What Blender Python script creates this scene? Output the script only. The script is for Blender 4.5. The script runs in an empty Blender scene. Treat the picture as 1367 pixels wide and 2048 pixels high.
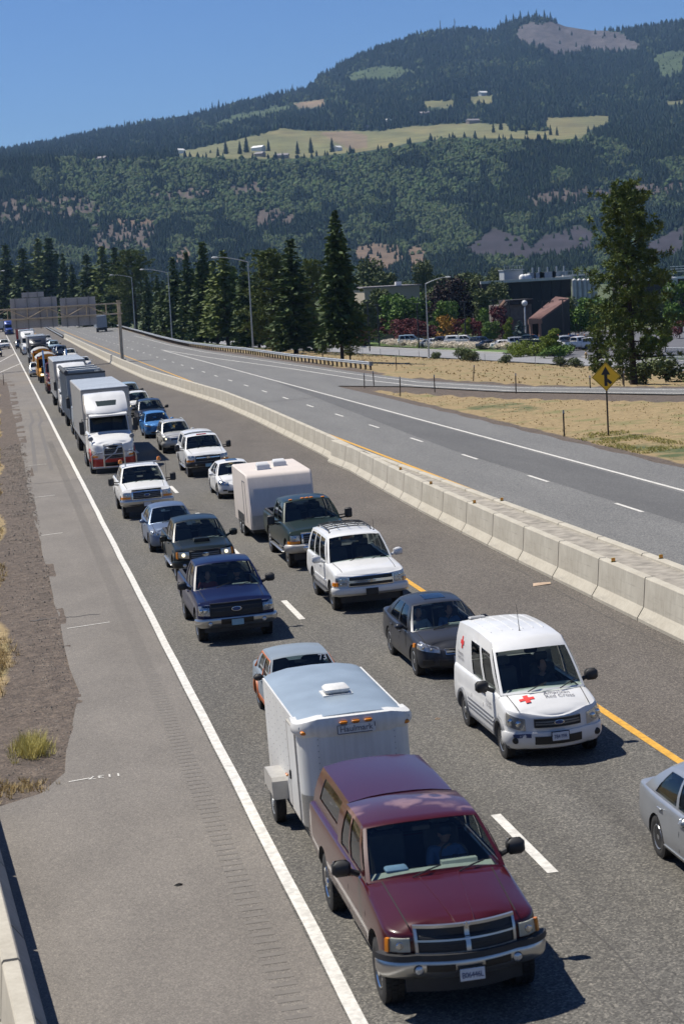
import bpy, bmesh, math, random
import numpy as np
from mathutils import Vector, Matrix
S = bpy.context.scene
COL = S.collection
rad = math.radians

# ------------------------------------------------------------------ camera
CAMZ = 9.148
FPX, PITCH, YAW, ROLL = 3965.65, 0.11873, 0.165268, -0.055
def cam_axes(pitch, yaw, roll):
    cy, sy, cp, sp = math.cos(yaw), math.sin(yaw), math.cos(pitch), math.sin(pitch)
    F = Vector((sy*cp, cy*cp, -sp)); R = Vector((cy, -sy, 0)); U = R.cross(F)
    c, s = math.cos(roll), math.sin(roll)
    return c*R+s*U, -s*R+c*U, F
CR, CU, CF = cam_axes(PITCH, YAW, ROLL)
CPOS = Vector((0, 0, CAMZ))
cam = bpy.data.cameras.new("camera"); camo = bpy.data.objects.new("camera", cam); COL.objects.link(camo)
camo.matrix_world = Matrix(((CR.x, CU.x, -CF.x, 0), (CR.y, CU.y, -CF.y, 0), (CR.z, CU.z, -CF.z, CAMZ), (0, 0, 0, 1)))
cam.sensor_fit = 'VERTICAL'; cam.sensor_height = 36; cam.sensor_width = 24
cam.lens = FPX/2048*36; cam.clip_start = 1; cam.clip_end = 40000
cam.dof.use_dof = True; cam.dof.focus_distance = 60; cam.dof.aperture_fstop = 3.0
S.camera = camo

# ------------------------------------------------------------------ light
SUN = Vector((0.396, -0.321, -0.860)).normalized()      # direction the light travels
w = bpy.data.worlds.new("World"); S.world = w; w.use_nodes = True
nt = w.node_tree; nt.nodes.clear()
sky = nt.nodes.new('ShaderNodeTexSky'); sky.sky_type = 'NISHITA'; sky.sun_disc = False
sky.sun_elevation = math.asin(-SUN.z); sky.sun_rotation = math.atan2(-SUN.x, -SUN.y)
sky.altitude = 300; sky.air_density = 1.0; sky.dust_density = 0.0; sky.ozone_density = 6.0
bg = nt.nodes.new('ShaderNodeBackground'); bg.inputs[1].default_value = 0.05
wo = nt.nodes.new('ShaderNodeOutputWorld')
tint = nt.nodes.new('ShaderNodeMix'); tint.data_type = 'RGBA'; tint.blend_type = 'MULTIPLY'; tint.inputs[0].default_value = 1; tint.inputs[7].default_value = (.74, .92, 1.25, 1)
nt.links.new(sky.outputs[0], tint.inputs[6]); nt.links.new(tint.outputs[2], bg.inputs[0]); nt.links.new(bg.outputs[0], wo.inputs[0])
sl = bpy.data.lights.new("sun", 'SUN'); sl.energy = 4.6; sl.angle = rad(0.5); sl.color = (1, .945, .85)
so = bpy.data.objects.new("sun", sl); COL.objects.link(so)
so.rotation_mode = 'QUATERNION'; so.rotation_quaternion = SUN.to_track_quat('-Z', 'Y')
so.location = (-50, 40, 120)
S.view_settings.view_transform = 'Standard'; S.view_settings.look = 'None'
S.view_settings.exposure = 0.5; S.view_settings.gamma = 1

# ------------------------------------------------------------------ frames
# the carriageways are banked: road coordinates (x right, y away, z off the road) -> world
RM3 = Matrix(((0.99962438, -0.00322872, -0.02721520), (0.00335221, 0.99998429, 0.00449318), (0.02720027, -0.00458272, 0.99961950)))
def road(x, y, z=0.0): return RM3 @ (Vector((x, y, z))-CPOS)+CPOS
def road_mat(x, y, z=0, rz=0): return Matrix.Translation(road(x, y, z)) @ RM3.to_4x4() @ Matrix.Rotation(rz, 4, 'Z')
def plane_z(x, y):     # world height of the road plane over world x,y
    n = RM3.col[2]; p0 = road(0, 0, 0)
    return p0.z-((x-p0.x)*n.x+(y-p0.y)*n.y)/n.z
def ray(u, v): return CF+CR*((u-683.5)/FPX)-CU*((v-1024)/FPX)
def horizon(u): return (CF.z+CR.z*(u-683.5)/FPX)/CU.z*FPX+1024

# ------------------------------------------------------------------ materials
MATS = {}
def nodes(name):
    m = bpy.data.materials.new(name); m.use_nodes = True
    return m, m.node_tree, m.node_tree.nodes['Principled BSDF']
def N(t, kind, **kw):
    n = t.nodes.new(kind)
    for k, v in kw.items():
        if k in n.inputs: n.inputs[k].default_value = v
        else: setattr(n, k, v)
    return n
def ramp(t, fac, stops):
    r = t.nodes.new('ShaderNodeValToRGB'); e = r.color_ramp.elements
    while len(e) < len(stops): e.new(.5)
    for i, (p, c) in enumerate(stops):
        e[i].position = p; e[i].color = (*c, 1) if len(c) == 3 else c
    t.links.new(fac, r.inputs[0]); return r.outputs[0]
def mixc(t, f, a, b, mode='MIX'):
    m = t.nodes.new('ShaderNodeMix'); m.data_type = 'RGBA'; m.blend_type = mode
    for inp, val in ((m.inputs[0], f), (m.inputs[6], a), (m.inputs[7], b)):
        if hasattr(val, 'links'): t.links.new(val, inp)
        elif isinstance(val, (int, float)): inp.default_value = val
        else: inp.default_value = (*val, 1)
    return m.outputs[2]
def texco(t, sc=(1, 1, 1)):
    c = t.nodes.new('ShaderNodeTexCoord'); mp = t.nodes.new('ShaderNodeMapping'); mp.inputs['Scale'].default_value = sc
    t.links.new(c.outputs['Object'], mp.inputs[0]); return mp.outputs[0]
def noise(t, co, scale, detail=4, rough=.55):
    n = N(t, 'ShaderNodeTexNoise', Scale=scale, Detail=detail, Roughness=rough); t.links.new(co, n.inputs['Vector']); return n.outputs['Fac']
def bump(t, b, h, strength, dist):
    n = N(t, 'ShaderNodeBump', Strength=strength, Distance=dist); t.links.new(h, n.inputs['Height']); t.links.new(n.outputs[0], b.inputs['Normal'])
def pm(name, col, rough=.5, metal=0, coat=0, var=.12, vs=6.0, emit=None):
    """a plain material with slight procedural variation"""
    if name in MATS: return MATS[name]
    m, t, b = nodes(name)
    co = texco(t); n1 = noise(t, co, vs, 5)
    lo = tuple(max(0, c*(1-var)) for c in col); hi = tuple(min(1, c*(1+var)) for c in col)
    t.links.new(ramp(t, n1, [(.3, lo), (.7, hi)]), b.inputs['Base Color'])
    b.inputs['Roughness'].default_value = rough; b.inputs['Metallic'].default_value = metal
    b.inputs['Coat Weight'].default_value = coat; b.inputs['Coat Roughness'].default_value = .05
    if emit:
        b.inputs['Emission Color'].default_value = (*col, 1); b.inputs['Emission Strength'].default_value = emit
    MATS[name] = m; return m
def paint(name, col, metal=.0, rough=.32, dust=.25):
    """car paint: clear coat, fine dust low on the body"""
    if name in MATS: return MATS[name]
    m, t, b = nodes(name)
    co = texco(t); sep = N(t, 'ShaderNodeSeparateXYZ'); t.links.new(co, sep.inputs[0])
    n1 = noise(t, co, 3.5, 6, .6)
    mr = N(t, 'ShaderNodeMapRange'); t.links.new(sep.outputs[2], mr.inputs[0])
    mr.inputs[1].default_value = .95; mr.inputs[2].default_value = .3; mr.inputs[3].default_value = 0.01; mr.inputs[4].default_value = dust*.6
    mu = N(t, 'ShaderNodeMath', operation='MULTIPLY'); t.links.new(mr.outputs[0], mu.inputs[0]); t.links.new(n1, mu.inputs[1])
    lo = tuple(c*.93 for c in col); hi = tuple(min(1, c*1.05) for c in col)
    base = ramp(t, noise(t, co, 1.3, 3), [(.35, lo), (.65, hi)])
    t.links.new(mixc(t, mu.outputs[0], base, (.30, .26, .21)), b.inputs['Base Color'])
    rr = N(t, 'ShaderNodeMath', operation='MULTIPLY_ADD'); t.links.new(mu.outputs[0], rr.inputs[0]); rr.inputs[1].default_value = .6; rr.inputs[2].default_value = rough
    t.links.new(rr.outputs[0], b.inputs['Roughness'])
    b.inputs['Metallic'].default_value = metal
    b.inputs['Coat Weight'].default_value = .45 if max(col) > .3 else .17; b.inputs['Coat Roughness'].default_value = .05; b.inputs['Specular IOR Level'].default_value = .15
    MATS[name] = m; return m
def glassmat(name, tint, refl=.04):
    if name in MATS: return MATS[name]
    m = bpy.data.materials.new(name); m.use_nodes = True; t = m.node_tree; t.nodes.clear()
    o = t.nodes.new('ShaderNodeOutputMaterial'); tr = N(t, 'ShaderNodeBsdfTransparent'); tr.inputs[0].default_value = (*tint, 1)
    g = N(t, 'ShaderNodeBsdfGlossy'); g.inputs['Roughness'].default_value = .03; g.inputs['Color'].default_value = (.9, .95, 1, 1)
    f = N(t, 'ShaderNodeLayerWeight', Blend=.5); p5 = N(t, 'ShaderNodeMath', operation='POWER'); p5.inputs[1].default_value = 5; t.links.new(f.outputs['Facing'], p5.inputs[0])
    a = N(t, 'ShaderNodeMath', operation='MULTIPLY_ADD'); a.inputs[1].default_value = .9; a.inputs[2].default_value = refl; t.links.new(p5.outputs[0], a.inputs[0])
    mx = N(t, 'ShaderNodeMixShader'); t.links.new(a.outputs[0], mx.inputs[0]); t.links.new(tr.outputs[0], mx.inputs[1]); t.links.new(g.outputs[0], mx.inputs[2])
    t.links.new(mx.outputs[0], o.inputs[0]); MATS[name] = m; return m

def asphalt(name, c0, c1, speck, fine=38.0, stretch=.15, crack=True):
    m, t, b = nodes(name); co = texco(t)
    big = noise(t, texco(t, (1, stretch, 1)), .55, 6, .6)
    base = ramp(t, big, [(.3, c0), (.72, c1)])
    v = N(t, 'ShaderNodeTexVoronoi', Scale=fine); t.links.new(co, v.inputs['Vector'])
    sp = N(t, 'ShaderNodeSeparateColor'); t.links.new(v.outputs['Color'], sp.inputs[0])
    gr = ramp(t, sp.outputs[0], [(0, (.35, .35, .35)), (.5, (.9, .9, .88)), (.8, (1.25, 1.24, 1.2)), (1, (2.2, 2.15, 2.0))])
    c = mixc(t, speck, base, gr, 'MULTIPLY')
    md = noise(t, co, 9, 5, .65)
    c = mixc(t, .55, c, ramp(t, md, [(.3, (.82, .82, .82)), (.7, (1.12, 1.12, 1.1))]), 'MULTIPLY')
    if name == 'lane_asphalt':     # polished wheel paths and the oily strip between them
        sx = N(t, 'ShaderNodeSeparateXYZ'); t.links.new(co, sx.inputs[0]); f1 = N(t, 'ShaderNodeMath', operation='MULTIPLY_ADD'); t.links.new(sx.outputs[0], f1.inputs[0]); f1.inputs[1].default_value = 1/3.85; f1.inputs[2].default_value = -3.58/3.85
        f2 = N(t, 'ShaderNodeMath', operation='FRACT'); t.links.new(f1.outputs[0], f2.inputs[0])
        c = mixc(t, ramp(t, noise(t, texco(t, (1, .06, 1)), .9, 4), [(.3, (.25, .25, .25)), (.7, (1, 1, 1))]), c, mixc(t, 1.0, c, ramp(t, f2.outputs[0], [(0, (1, 1, 1)), (.14, (1, 1, 1)), (.25, (1.10, 1.09, 1.07)), (.36, (1, 1, 1)), (.5, (.76, .75, .74)), (.64, (1, 1, 1)), (.75, (1.10, 1.09, 1.07)), (.86, (1, 1, 1))]), 'MULTIPLY'))
    t.links.new(c, b.inputs['Base Color']); b.inputs['Roughness'].default_value = .88
    b.inputs['Specular IOR Level'].default_value = .3
    bump(t, b, sp.outputs[0], .35, .012)
    MATS[name] = m; return m
asphalt('lane_asphalt', (.094, .089, .081), (.128, .122, .112), .82, 38)
asphalt('far_asphalt', (.135, .135, .135), (.165, .165, .163), .6, 30)
asphalt('dark_asphalt', (.095, .095, .096), (.118, .118, .118), .4, 30)
asphalt('shoulder_asphalt', (.145, .132, .119), (.19, .173, .155), .45, 60, .5)
asphalt('median_asphalt', (.096, .085, .076), (.124, .111, .099), .8, 40, .3)

def paintmark(name, col):
    m, t, b = nodes(name); co = texco(t)
    n1 = noise(t, co, 7, 6, .7); n2 = noise(t, co, 60, 2)
    c = mixc(t, ramp(t, n1, [(.42, (0, 0, 0)), (.62, (1, 1, 1))]), col, tuple(x*.72 for x in col))
    c = mixc(t, ramp(t, n2, [(.62, (0, 0, 0)), (.7, (1, 1, 1))]), c, tuple(x*.5 for x in col))
    t.links.new(c, b.inputs['Base Color']); b.inputs['Roughness'].default_value = .75; MATS[name] = m
paintmark('white_line', (.62, .60, .55)); paintmark('yellow_line', (.62, .33, .035))

def ground_mat():
    m, t, b = nodes('roadside_ground'); co = texco(t)
    at = N(t, 'ShaderNodeAttribute', attribute_name='cover'); sp = N(t, 'ShaderNodeSeparateColor'); t.links.new(at.outputs['Color'], sp.inputs[0])
    n1 = noise(t, co, .35, 6, .65); n2 = noise(t, co, 3.0, 6, .7); n3 = noise(t, co, 30, 3, .6)
    straw = ramp(t, n2, [(.25, (.135, .095, .042)), (.5, (.255, .185, .088)), (.75, (.36, .275, .14))])
    straw = mixc(t, ramp(t, n1, [(.52, (0, 0, 0)), (.66, (1, 1, 1))]), straw, (.16, .15, .055))
    grav = ramp(t, n2, [(.25, (.046, .034, .026)), (.5, (.090, .069, .053)), (.8, (.155, .122, .092))])
    v = N(t, 'ShaderNodeTexVoronoi', Scale=26); t.links.new(co, v.inputs['Vector'])
    sv = N(t, 'ShaderNodeSeparateColor'); t.links.new(v.outputs['Color'], sv.inputs[0])
    grav = mixc(t, .7, grav, ramp(t, sv.outputs[0], [(0, (.45, .45, .45)), (.6, (1, 1, 1)), (1, (1.9, 1.85, 1.8))]), 'MULTIPLY')
    green = ramp(t, n2, [(.3, (.035, .055, .016)), (.7, (.085, .105, .034))])
    nn = N(t, 'ShaderNodeMath', operation='MULTIPLY_ADD'); t.links.new(n1, nn.inputs[0]); nn.inputs[1].default_value = 1.1; nn.inputs[2].default_value = -.55
    def soft(o):
        a = N(t, 'ShaderNodeMath', operation='ADD'); t.links.new(o, a.inputs[0]); t.links.new(nn.outputs[0], a.inputs[1])
        return ramp(t, a.outputs[0], [(.38, (0, 0, 0)), (.62, (1, 1, 1))])
    c = mixc(t, soft(sp.outputs[0]), straw, grav); c = mixc(t, soft(sp.outputs[1]), c, green)
    t.links.new(c, b.inputs['Base Color']); b.inputs['Roughness'].default_value = .95
    bump(t, b, n2, .5, .15); MATS['roadside_ground'] = m
ground_mat()
def grimy(name, col, amt=.35):
    m, t, b = nodes(name); co = texco(t); c = ramp(t, noise(t, co, 1.1, 4), [(.3, tuple(x*.93 for x in col)), (.7, col)])
    c = mixc(t, amt, c, ramp(t, noise(t, texco(t, (7, 7, .5)), 1.6, 6, .7), [(.32, (.62, .60, .56)), (.6, (1.03, 1.03, 1.03))]), 'MULTIPLY')
    s = N(t, 'ShaderNodeSeparateXYZ'); t.links.new(co, s.inputs[0]); mr = N(t, 'ShaderNodeMapRange'); t.links.new(s.outputs[2], mr.inputs[0]); mr.inputs[1].default_value = 1.2; mr.inputs[2].default_value = .4; mr.inputs[4].default_value = .35
    c = mixc(t, mr.outputs[0], c, (.34, .30, .25)); t.links.new(c, b.inputs['Base Color']); b.inputs['Roughness'].default_value = .5; MATS[name] = m
def vcol_mat(name, rough=.8, nscale=0, namt=.3, trans=0):
    m, t, b = nodes(name); at = N(t, 'ShaderNodeAttribute', attribute_name='tint'); c = at.outputs['Color']
    if nscale:
        c = mixc(t, namt, c, ramp(t, noise(t, texco(t), nscale, 6, .65), [(.3, (.5, .5, .5)), (.7, (1.45, 1.45, 1.45))]), 'MULTIPLY')
    t.links.new(c, b.inputs['Base Color']); b.inputs['Roughness'].default_value = rough
    b.inputs['Specular IOR Level'].default_value = .25
    MATS[name] = m; return m
def leafmat(name, a, b2, bl, scale=1.2):
    m, t, b = nodes(name); co = texco(t)
    c = ramp(t, noise(t, co, scale, 4, .7), [(.3, a), (.5, b2), (.72, bl)])
    t.links.new(c, b.inputs['Base Color']); b.inputs['Roughness'].default_value = .65; b.inputs['Specular IOR Level'].default_value = .2
    MATS[name] = m; return m
leafmat('fir_needles', (.026, .050, .013), (.052, .084, .022), (.10, .138, .036))
leafmat('pine_needles', (.050, .078, .016), (.095, .13, .028), (.16, .185, .05))
leafmat('green_leaves', (.05, .10, .016), (.09, .165, .026), (.15, .23, .04), 2)
leafmat('olive_leaves', (.055, .075, .026), (.09, .115, .04), (.14, .165, .06), 1.5)
leafmat('lime_leaves', (.09, .13, .012), (.15, .2, .02), (.22, .26, .03), 2)
leafmat('maroon_leaves', (.05, .012, .016), (.11, .024, .028), (.18, .045, .045), 2)
leafmat('purple_leaves', (.014, .007, .008), (.024, .012, .012), (.04, .02, .016), 2)
leafmat('blue_needles', (.05, .085, .08), (.08, .12, .11), (.12, .16, .15), 2)
leafmat('orange_leaves', (.2, .10, .01), (.3, .16, .02), (.34, .24, .03), 2)
leafmat('bloom_petals', (.25, .25, .12), (.75, .66, .56), (.85, .8, .74), 3)
leafmat('dry_blades', (.30, .22, .10), (.40, .30, .14), (.50, .39, .2), .6)
leafmat('weed_blades', (.22, .22, .05), (.34, .31, .09), (.46, .38, .14), .8)
leafmat('tuft_blades', (.34, .31, .09), (.48, .42, .15), (.58, .5, .22), .8)
def bark():
    m, t, b = nodes('bark'); co = texco(t, (3, 3, .6))
    c = ramp(t, noise(t, co, 3, 6, .7), [(.3, (.022, .015, .010)), (.6, (.06, .04, .026)), (.8, (.11, .075, .05))])
    t.links.new(c, b.inputs['Base Color']); b.inputs['Roughness'].default_value = .95; MATS['bark'] = m
bark()
def concrete():
    m, t, b = nodes('barrier_concrete'); co = texco(t)
    n1 = noise(t, co, 1.1, 6, .65); n2 = noise(t, texco(t, (9, 9, .8)), 1.2, 5, .7); n3 = noise(t, co, 22, 3)
    c = ramp(t, n1, [(.3, (.36, .33, .27)), (.7, (.46, .43, .36))])
    c = mixc(t, .5, c, ramp(t, n2, [(.3, (.78, .76, .72)), (.6, (1.06, 1.05, 1.03))]), 'MULTIPLY')
    c = mixc(t, ramp(t, n3, [(.70, (0, 0, 0)), (.76, (.75, .75, .75))]), c, (.16, .15, .13))
    n4 = noise(t, texco(t, (1, .5, 7)), 1.1, 6, .7); c = mixc(t, ramp(t, n4, [(.56, (0, 0, 0)), (.72, (.55, .55, .55))]), c, (.20, .185, .16))
    t.links.new(c, b.inputs['Base Color']); b.inputs['Roughness'].default_value = .9; bump(t, b, n3, .25, .01); MATS['barrier_concrete'] = m
concrete()
pm('fill_concrete', (.27, .245, .205), .95, var=.35, vs=2.5)
pm('galvanized', (.42, .44, .45), .5, .55, var=.15, vs=2); pm('dark_galvanized', (.22, .23, .24), .6, .3)
pm('sign_back', (.36, .365, .38), .6, .25, var=.1); pm('gantry_tan', (.52, .42, .29), .7, var=.2, vs=2)
pm('wood_post', (.17, .11, .065), .9, var=.35, vs=4); pm('dark_wood_post', (.09, .06, .035), .9, var=.35)
pm('sign_yellow', (.85, .50, .015), .45, var=.06); pm('black_paint', (.012, .012, .013), .5)
pm('brown_post', (.10, .075, .05), .9, var=.3); pm('amber', (.75, .26, .02), .3, coat=.5); pm('red_lens', (.5, .02, .015), .3, coat=.5)
pm('dark_metal', (.03, .03, .032), .5, .3); pm('joint_dark', (.02, .019, .017), .95)

# ------------------------------------------------------------------ mesh helpers
class MB:
    def __init__(s): s.v = []; s.f = []; s.m = []
    def add(s, vs, fs, mi=0):
        o = len(s.v); s.v += [tuple(x) for x in vs]
        for f in fs: s.f.append(tuple(i+o for i in f)); s.m.append(mi)
    def box(s, c, d, mi=0, rz=0, M=None, ry=0, rx=0):
        x, y, z = d[0]/2, d[1]/2, d[2]/2
        vs = [Vector((a, b, e)) for e in (-z, z) for a, b in ((-x, -y), (x, -y), (x, y), (-x, y))]
        if rz or ry or rx:
            Rm = Matrix.Rotation(rz, 3, 'Z') @ Matrix.Rotation(ry, 3, 'Y') @ Matrix.Rotation(rx, 3, 'X'); vs = [Rm @ q for q in vs]
        vs = [q+Vector(c) for q in vs]
        s.add(vs, [(3, 2, 1, 0), (4, 5, 6, 7), (0, 1, 5, 4), (1, 2, 6, 5), (2, 3, 7, 6), (3, 0, 4, 7)], mi)
    def rbox(s, c, d, r, mi=0, M=None):
        """box with rounded edges (chamfer ring) along all sides"""
        x, y, z = d[0]/2, d[1]/2, d[2]/2; rows = []
        for zz, ins in ((-z, r), (-z+r, 0), (z-r, 0), (z, r)):
            ring = []
            for sx, sy in ((1, 1), (-1, 1), (-1, -1), (1, -1)):
                a = (x-ins, y-ins-r*.7) if sx*sy > 0 else (x-ins-r*.7, y-ins)
                b2 = (x-ins-r*.7, y-ins) if sx*sy > 0 else (x-ins, y-ins-r*.7)
                ring += [Vector((sx*a[0], sy*a[1], zz)), Vector((sx*b2[0], sy*b2[1], zz))]
            rows.append(ring)
        vs = [q for rw in rows for q in rw]
        if M is not None: vs = [M @ q for q in vs]
        vs = [q+Vector(c) for q in vs]
        fs = [tuple(range(7, -1, -1)), tuple(range(24, 32))]
        for k in range(3):
            for i in range(8): fs.append((k*8+i, k*8+(i+1) % 8, k*8+8+(i+1) % 8, k*8+8+i))
        s.add(vs, fs, mi)
    def tube(s, pts, r, n=8, mi=0, cap=True):
        pts = [Vector(q) for q in pts]; rs = r if isinstance(r, (list, tuple)) else [r]*len(pts); vs = []; fs = []
        ref = None
        for i, q in enumerate(pts):
            d = (pts[min(i+1, len(pts)-1)]-pts[max(i-1, 0)]).normalized()
            if ref is None: ref = Vector((0, 0, 1)) if abs(d.z) < .9 else Vector((1, 0, 0))
            a = d.cross(ref).normalized(); b2 = d.cross(a).normalized()
            for k in range(n):
                t = 2*math.pi*k/n; vs.append(q+(a*math.cos(t)+b2*math.sin(t))*rs[i])
        for i in range(len(pts)-1):
            for k in range(n): fs.append((i*n+k, i*n+(k+1) % n, (i+1)*n+(k+1) % n, (i+1)*n+k))
        if cap: fs += [tuple(range(n-1, -1, -1)), tuple(range((len(pts)-1)*n, len(pts)*n))]
        s.add(vs, fs, mi)
    def lathe(s, prof, c=(0, 0, 0), axis='X', n=24, mi=0):
        """prof: (axial, radius) list revolved about the axis"""
        vs = []; fs = []
        for a, r in prof:
            for k in range(n):
                t = 2*math.pi*k/n; p = (a, r*math.cos(t), r*math.sin(t))
                if axis == 'Z': p = (p[1], p[2], p[0])
                if axis == 'Y': p = (p[2], p[0], p[1])
                vs.append((p[0]+c[0], p[1]+c[1], p[2]+c[2]))
        for i in range(len(prof)-1):
            for k in range(n): fs.append((i*n+k, i*n+(k+1) % n, (i+1)*n+(k+1) % n, (i+1)*n+k))
        if prof[0][1] > 1e-4: fs.append(tuple(range(n-1, -1, -1)))
        if prof[-1][1] > 1e-4: fs.append(tuple(range((len(prof)-1)*n, len(prof)*n)))
        s.add(vs, fs, mi)
    def loft(s, rings, mi=0, cap=True):
        n = len(rings[0]); vs = [q for r in rings for q in r]; fs = []
        for i in range(len(rings)-1):
            for k in range(n): fs.append((i*n+k, i*n+(k+1) % n, (i+1)*n+(k+1) % n, (i+1)*n+k))
        if cap: fs += [tuple(range(n-1, -1, -1)), tuple(range((len(rings)-1)*n, len(rings)*n))]
        s.add(vs, fs, mi)
    def grid(s, P, us, vs, mi=0, hole=None, flip=False):
        nu, nv = len(us), len(vs); V = [P(u, v) for v in vs for u in us]; fs = []
        for j in range(nv-1):
            for i in range(nu-1):
                if hole and hole(i, j): continue
                f = (j*nu+i, j*nu+i+1, (j+1)*nu+i+1, (j+1)*nu+i); fs.append(f[::-1] if flip else f)
        s.add(V, fs, mi)
    def slab(s, P, us, vs, thick, mi=0):
        """closed plate: P(u,v,off) evaluated at off and off-thick"""
        nu, nv = len(us), len(vs)
        V = [P(u, v, 0) for v in vs for u in us]+[P(u, v, -thick) for v in vs for u in us]; o = nu*nv; fs = []
        for j in range(nv-1):
            for i in range(nu-1):
                f = (j*nu+i, j*nu+i+1, (j+1)*nu+i+1, (j+1)*nu+i); fs += [f, tuple(q+o for q in f[::-1])]
        bd = [i for i in range(nu)]+[j*nu+nu-1 for j in range(1, nv)]+[(nv-1)*nu+i for i in range(nu-2, -1, -1)]+[j*nu for j in range(nv-2, 0, -1)]
        for a, b2 in zip(bd, bd[1:]+bd[:1]): fs.append((b2, a, a+o, b2+o))
        s.add(V, fs, mi)
    def mesh(s, name, mats, smooth=None, weld=0):
        me = bpy.data.meshes.new(name); me.from_pydata([tuple(q) for q in s.v], [], s.f)
        for m in (mats if isinstance(mats, (list, tuple)) else [mats]): me.materials.append(MATS[m] if isinstance(m, str) else m)
        me.polygons.foreach_set('material_index', s.m)
        bm = bmesh.new(); bm.from_mesh(me)
        if weld: bmesh.ops.remove_doubles(bm, verts=bm.verts, dist=weld)
        bmesh.ops.recalc_face_normals(bm, faces=bm.faces)
        bm.to_mesh(me); bm.free()
        if smooth:
            me.polygons.foreach_set('use_smooth', [True]*len(me.polygons)); me.set_sharp_from_angle(angle=rad(smooth))
        return me
    def build(s, name, mats, parent=None, smooth=None, weld=0):
        return link(name, s.mesh(name, mats, smooth, weld), parent)
def link(name, me, parent=None):
    o = bpy.data.objects.new(name, me); COL.objects.link(o)
    if parent is not None: o.parent = parent
    return o
def tag(o, label=None, cat=None, group=None, kind=None):
    if label: o['label'] = label
    if cat: o['category'] = cat
    if group: o['group'] = group
    if kind: o['kind'] = kind
    return o
def empty(name, M=None):
    o = bpy.data.objects.new(name, None); o.empty_display_size = .3; COL.objects.link(o)
    if M is not None: o.matrix_world = M
    return o
def copy_tree(o, parent=None):
    c = o.copy(); COL.objects.link(c)
    if parent is not None: c.parent = parent
    for ch in list(o.children): copy_tree(ch, c)
    return c
def raw_mesh(name, V, F, mats, fmat=None, vcol=None, smooth=False):
    """numpy verts and equal-size faces"""
    me = bpy.data.meshes.new(name); V = np.asarray(V, np.float32); F = np.asarray(F, np.int32); k = F.shape[1]
    me.vertices.add(len(V)); me.vertices.foreach_set('co', V.ravel())
    me.loops.add(F.size); me.loops.foreach_set('vertex_index', F.ravel())
    me.polygons.add(len(F)); me.polygons.foreach_set('loop_start', np.arange(0, F.size, k, dtype=np.int32)); me.polygons.foreach_set('loop_total', np.full(len(F), k, np.int32))
    for m in mats: me.materials.append(MATS[m] if isinstance(m, str) else m)
    if fmat is not None: me.polygons.foreach_set('material_index', np.asarray(fmat, np.int32))
    me.update(calc_edges=True)
    if vcol is not None:
        nm, arr = vcol; a = me.color_attributes.new(nm, 'FLOAT_COLOR', 'POINT')
        a.data.foreach_set('color', np.concatenate([arr, np.ones((len(arr), 1))], 1).astype(np.float32).ravel())
    me.polygons.foreach_set('use_smooth', np.full(len(F), smooth))
    return me
_rs = np.random.RandomState(5); _tab = _rs.rand(256, 256)
def vnoise(x, y, octs=4):
    x = np.asarray(x, float); y = np.asarray(y, float); out = 0; amp = 1; tot = 0
    for _ in range(octs):
        xi = np.floor(x).astype(int); yi = np.floor(y).astype(int); fx = x-xi; fy = y-yi; fx = fx*fx*(3-2*fx); fy = fy*fy*(3-2*fy)
        g = lambda a, b2: _tab[a % 256, b2 % 256]
        out = out+amp*((g(xi, yi)*(1-fx)+g(xi+1, yi)*fx)*(1-fy)+(g(xi, yi+1)*(1-fx)+g(xi+1, yi+1)*fx)*fy); tot += amp
        amp *= .5; x = x*2.03+17; y = y*2.03+31
    return out/tot
def text_mesh(body, size, mats, extrude=.004, align='CENTER', spacing=1.0):
    cu = bpy.data.curves.new('lettering', 'FONT'); cu.body = body; cu.size = size; cu.extrude = extrude; cu.align_x = align; cu.align_y = 'CENTER'
    cu.space_line = .85; cu.space_character = spacing; cu.resolution_u = 3
    o = bpy.data.objects.new('lettering', cu); COL.objects.link(o)
    dg = bpy.context.evaluated_depsgraph_get(); me = bpy.data.meshes.new_from_object(o.evaluated_get(dg))
    bpy.data.objects.remove(o); me.materials.clear(); me.materials.append(MATS[mats]); me.name = 'lettering'
    return me
# ================================================================== setting: ground and roads
def at_y(u, v, y):
    d = ray(u, v); return CPOS+d*(y/d.y)
RE = [(0, 150), (75, 85), (60, 100), (43.6, 123.5), (37.3, 140.5), (34.4, 158), (33.2, 180), (32.0, 218), (29.9, 280), (29.2, 330), (29.6, 368), (31, 435), (32.3, 513), (33.3, 592), (36, 700), (45, 900)]
def right_edge(y):       # outer edge of the paved right side, road x
    ys = [b for _, b in RE[1:]]; xs = [a for a, _ in RE[1:]]
    return np.interp(y, ys, xs)
BARX = ([5, 61, 73, 81, 101, 130, 152, 170, 207, 246, 300, 363, 447, 700], [14.95, 15.05, 15.2, 15.4, 16.0, 16.45, 16.5, 16.0, 15.0, 14.8, 14.9, 15.1, 15.4, 16])
def bar_x(y): return float(np.interp(y, *BARX))
def left_edge(y):
    return np.interp(y, [0, 35.6, 36.8, 38.2, 42, 46, 52, 90, 130, 230, 260, 330, 420, 700], [-5, -1.6, .0, .55, .78, 1.1, 1.0, .92, 1.0, 1.0, -.5, -5, -9, -14])
def frontage_x(y): return np.maximum(44, 72.9+(241-np.asarray(y, float))*.172)
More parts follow.
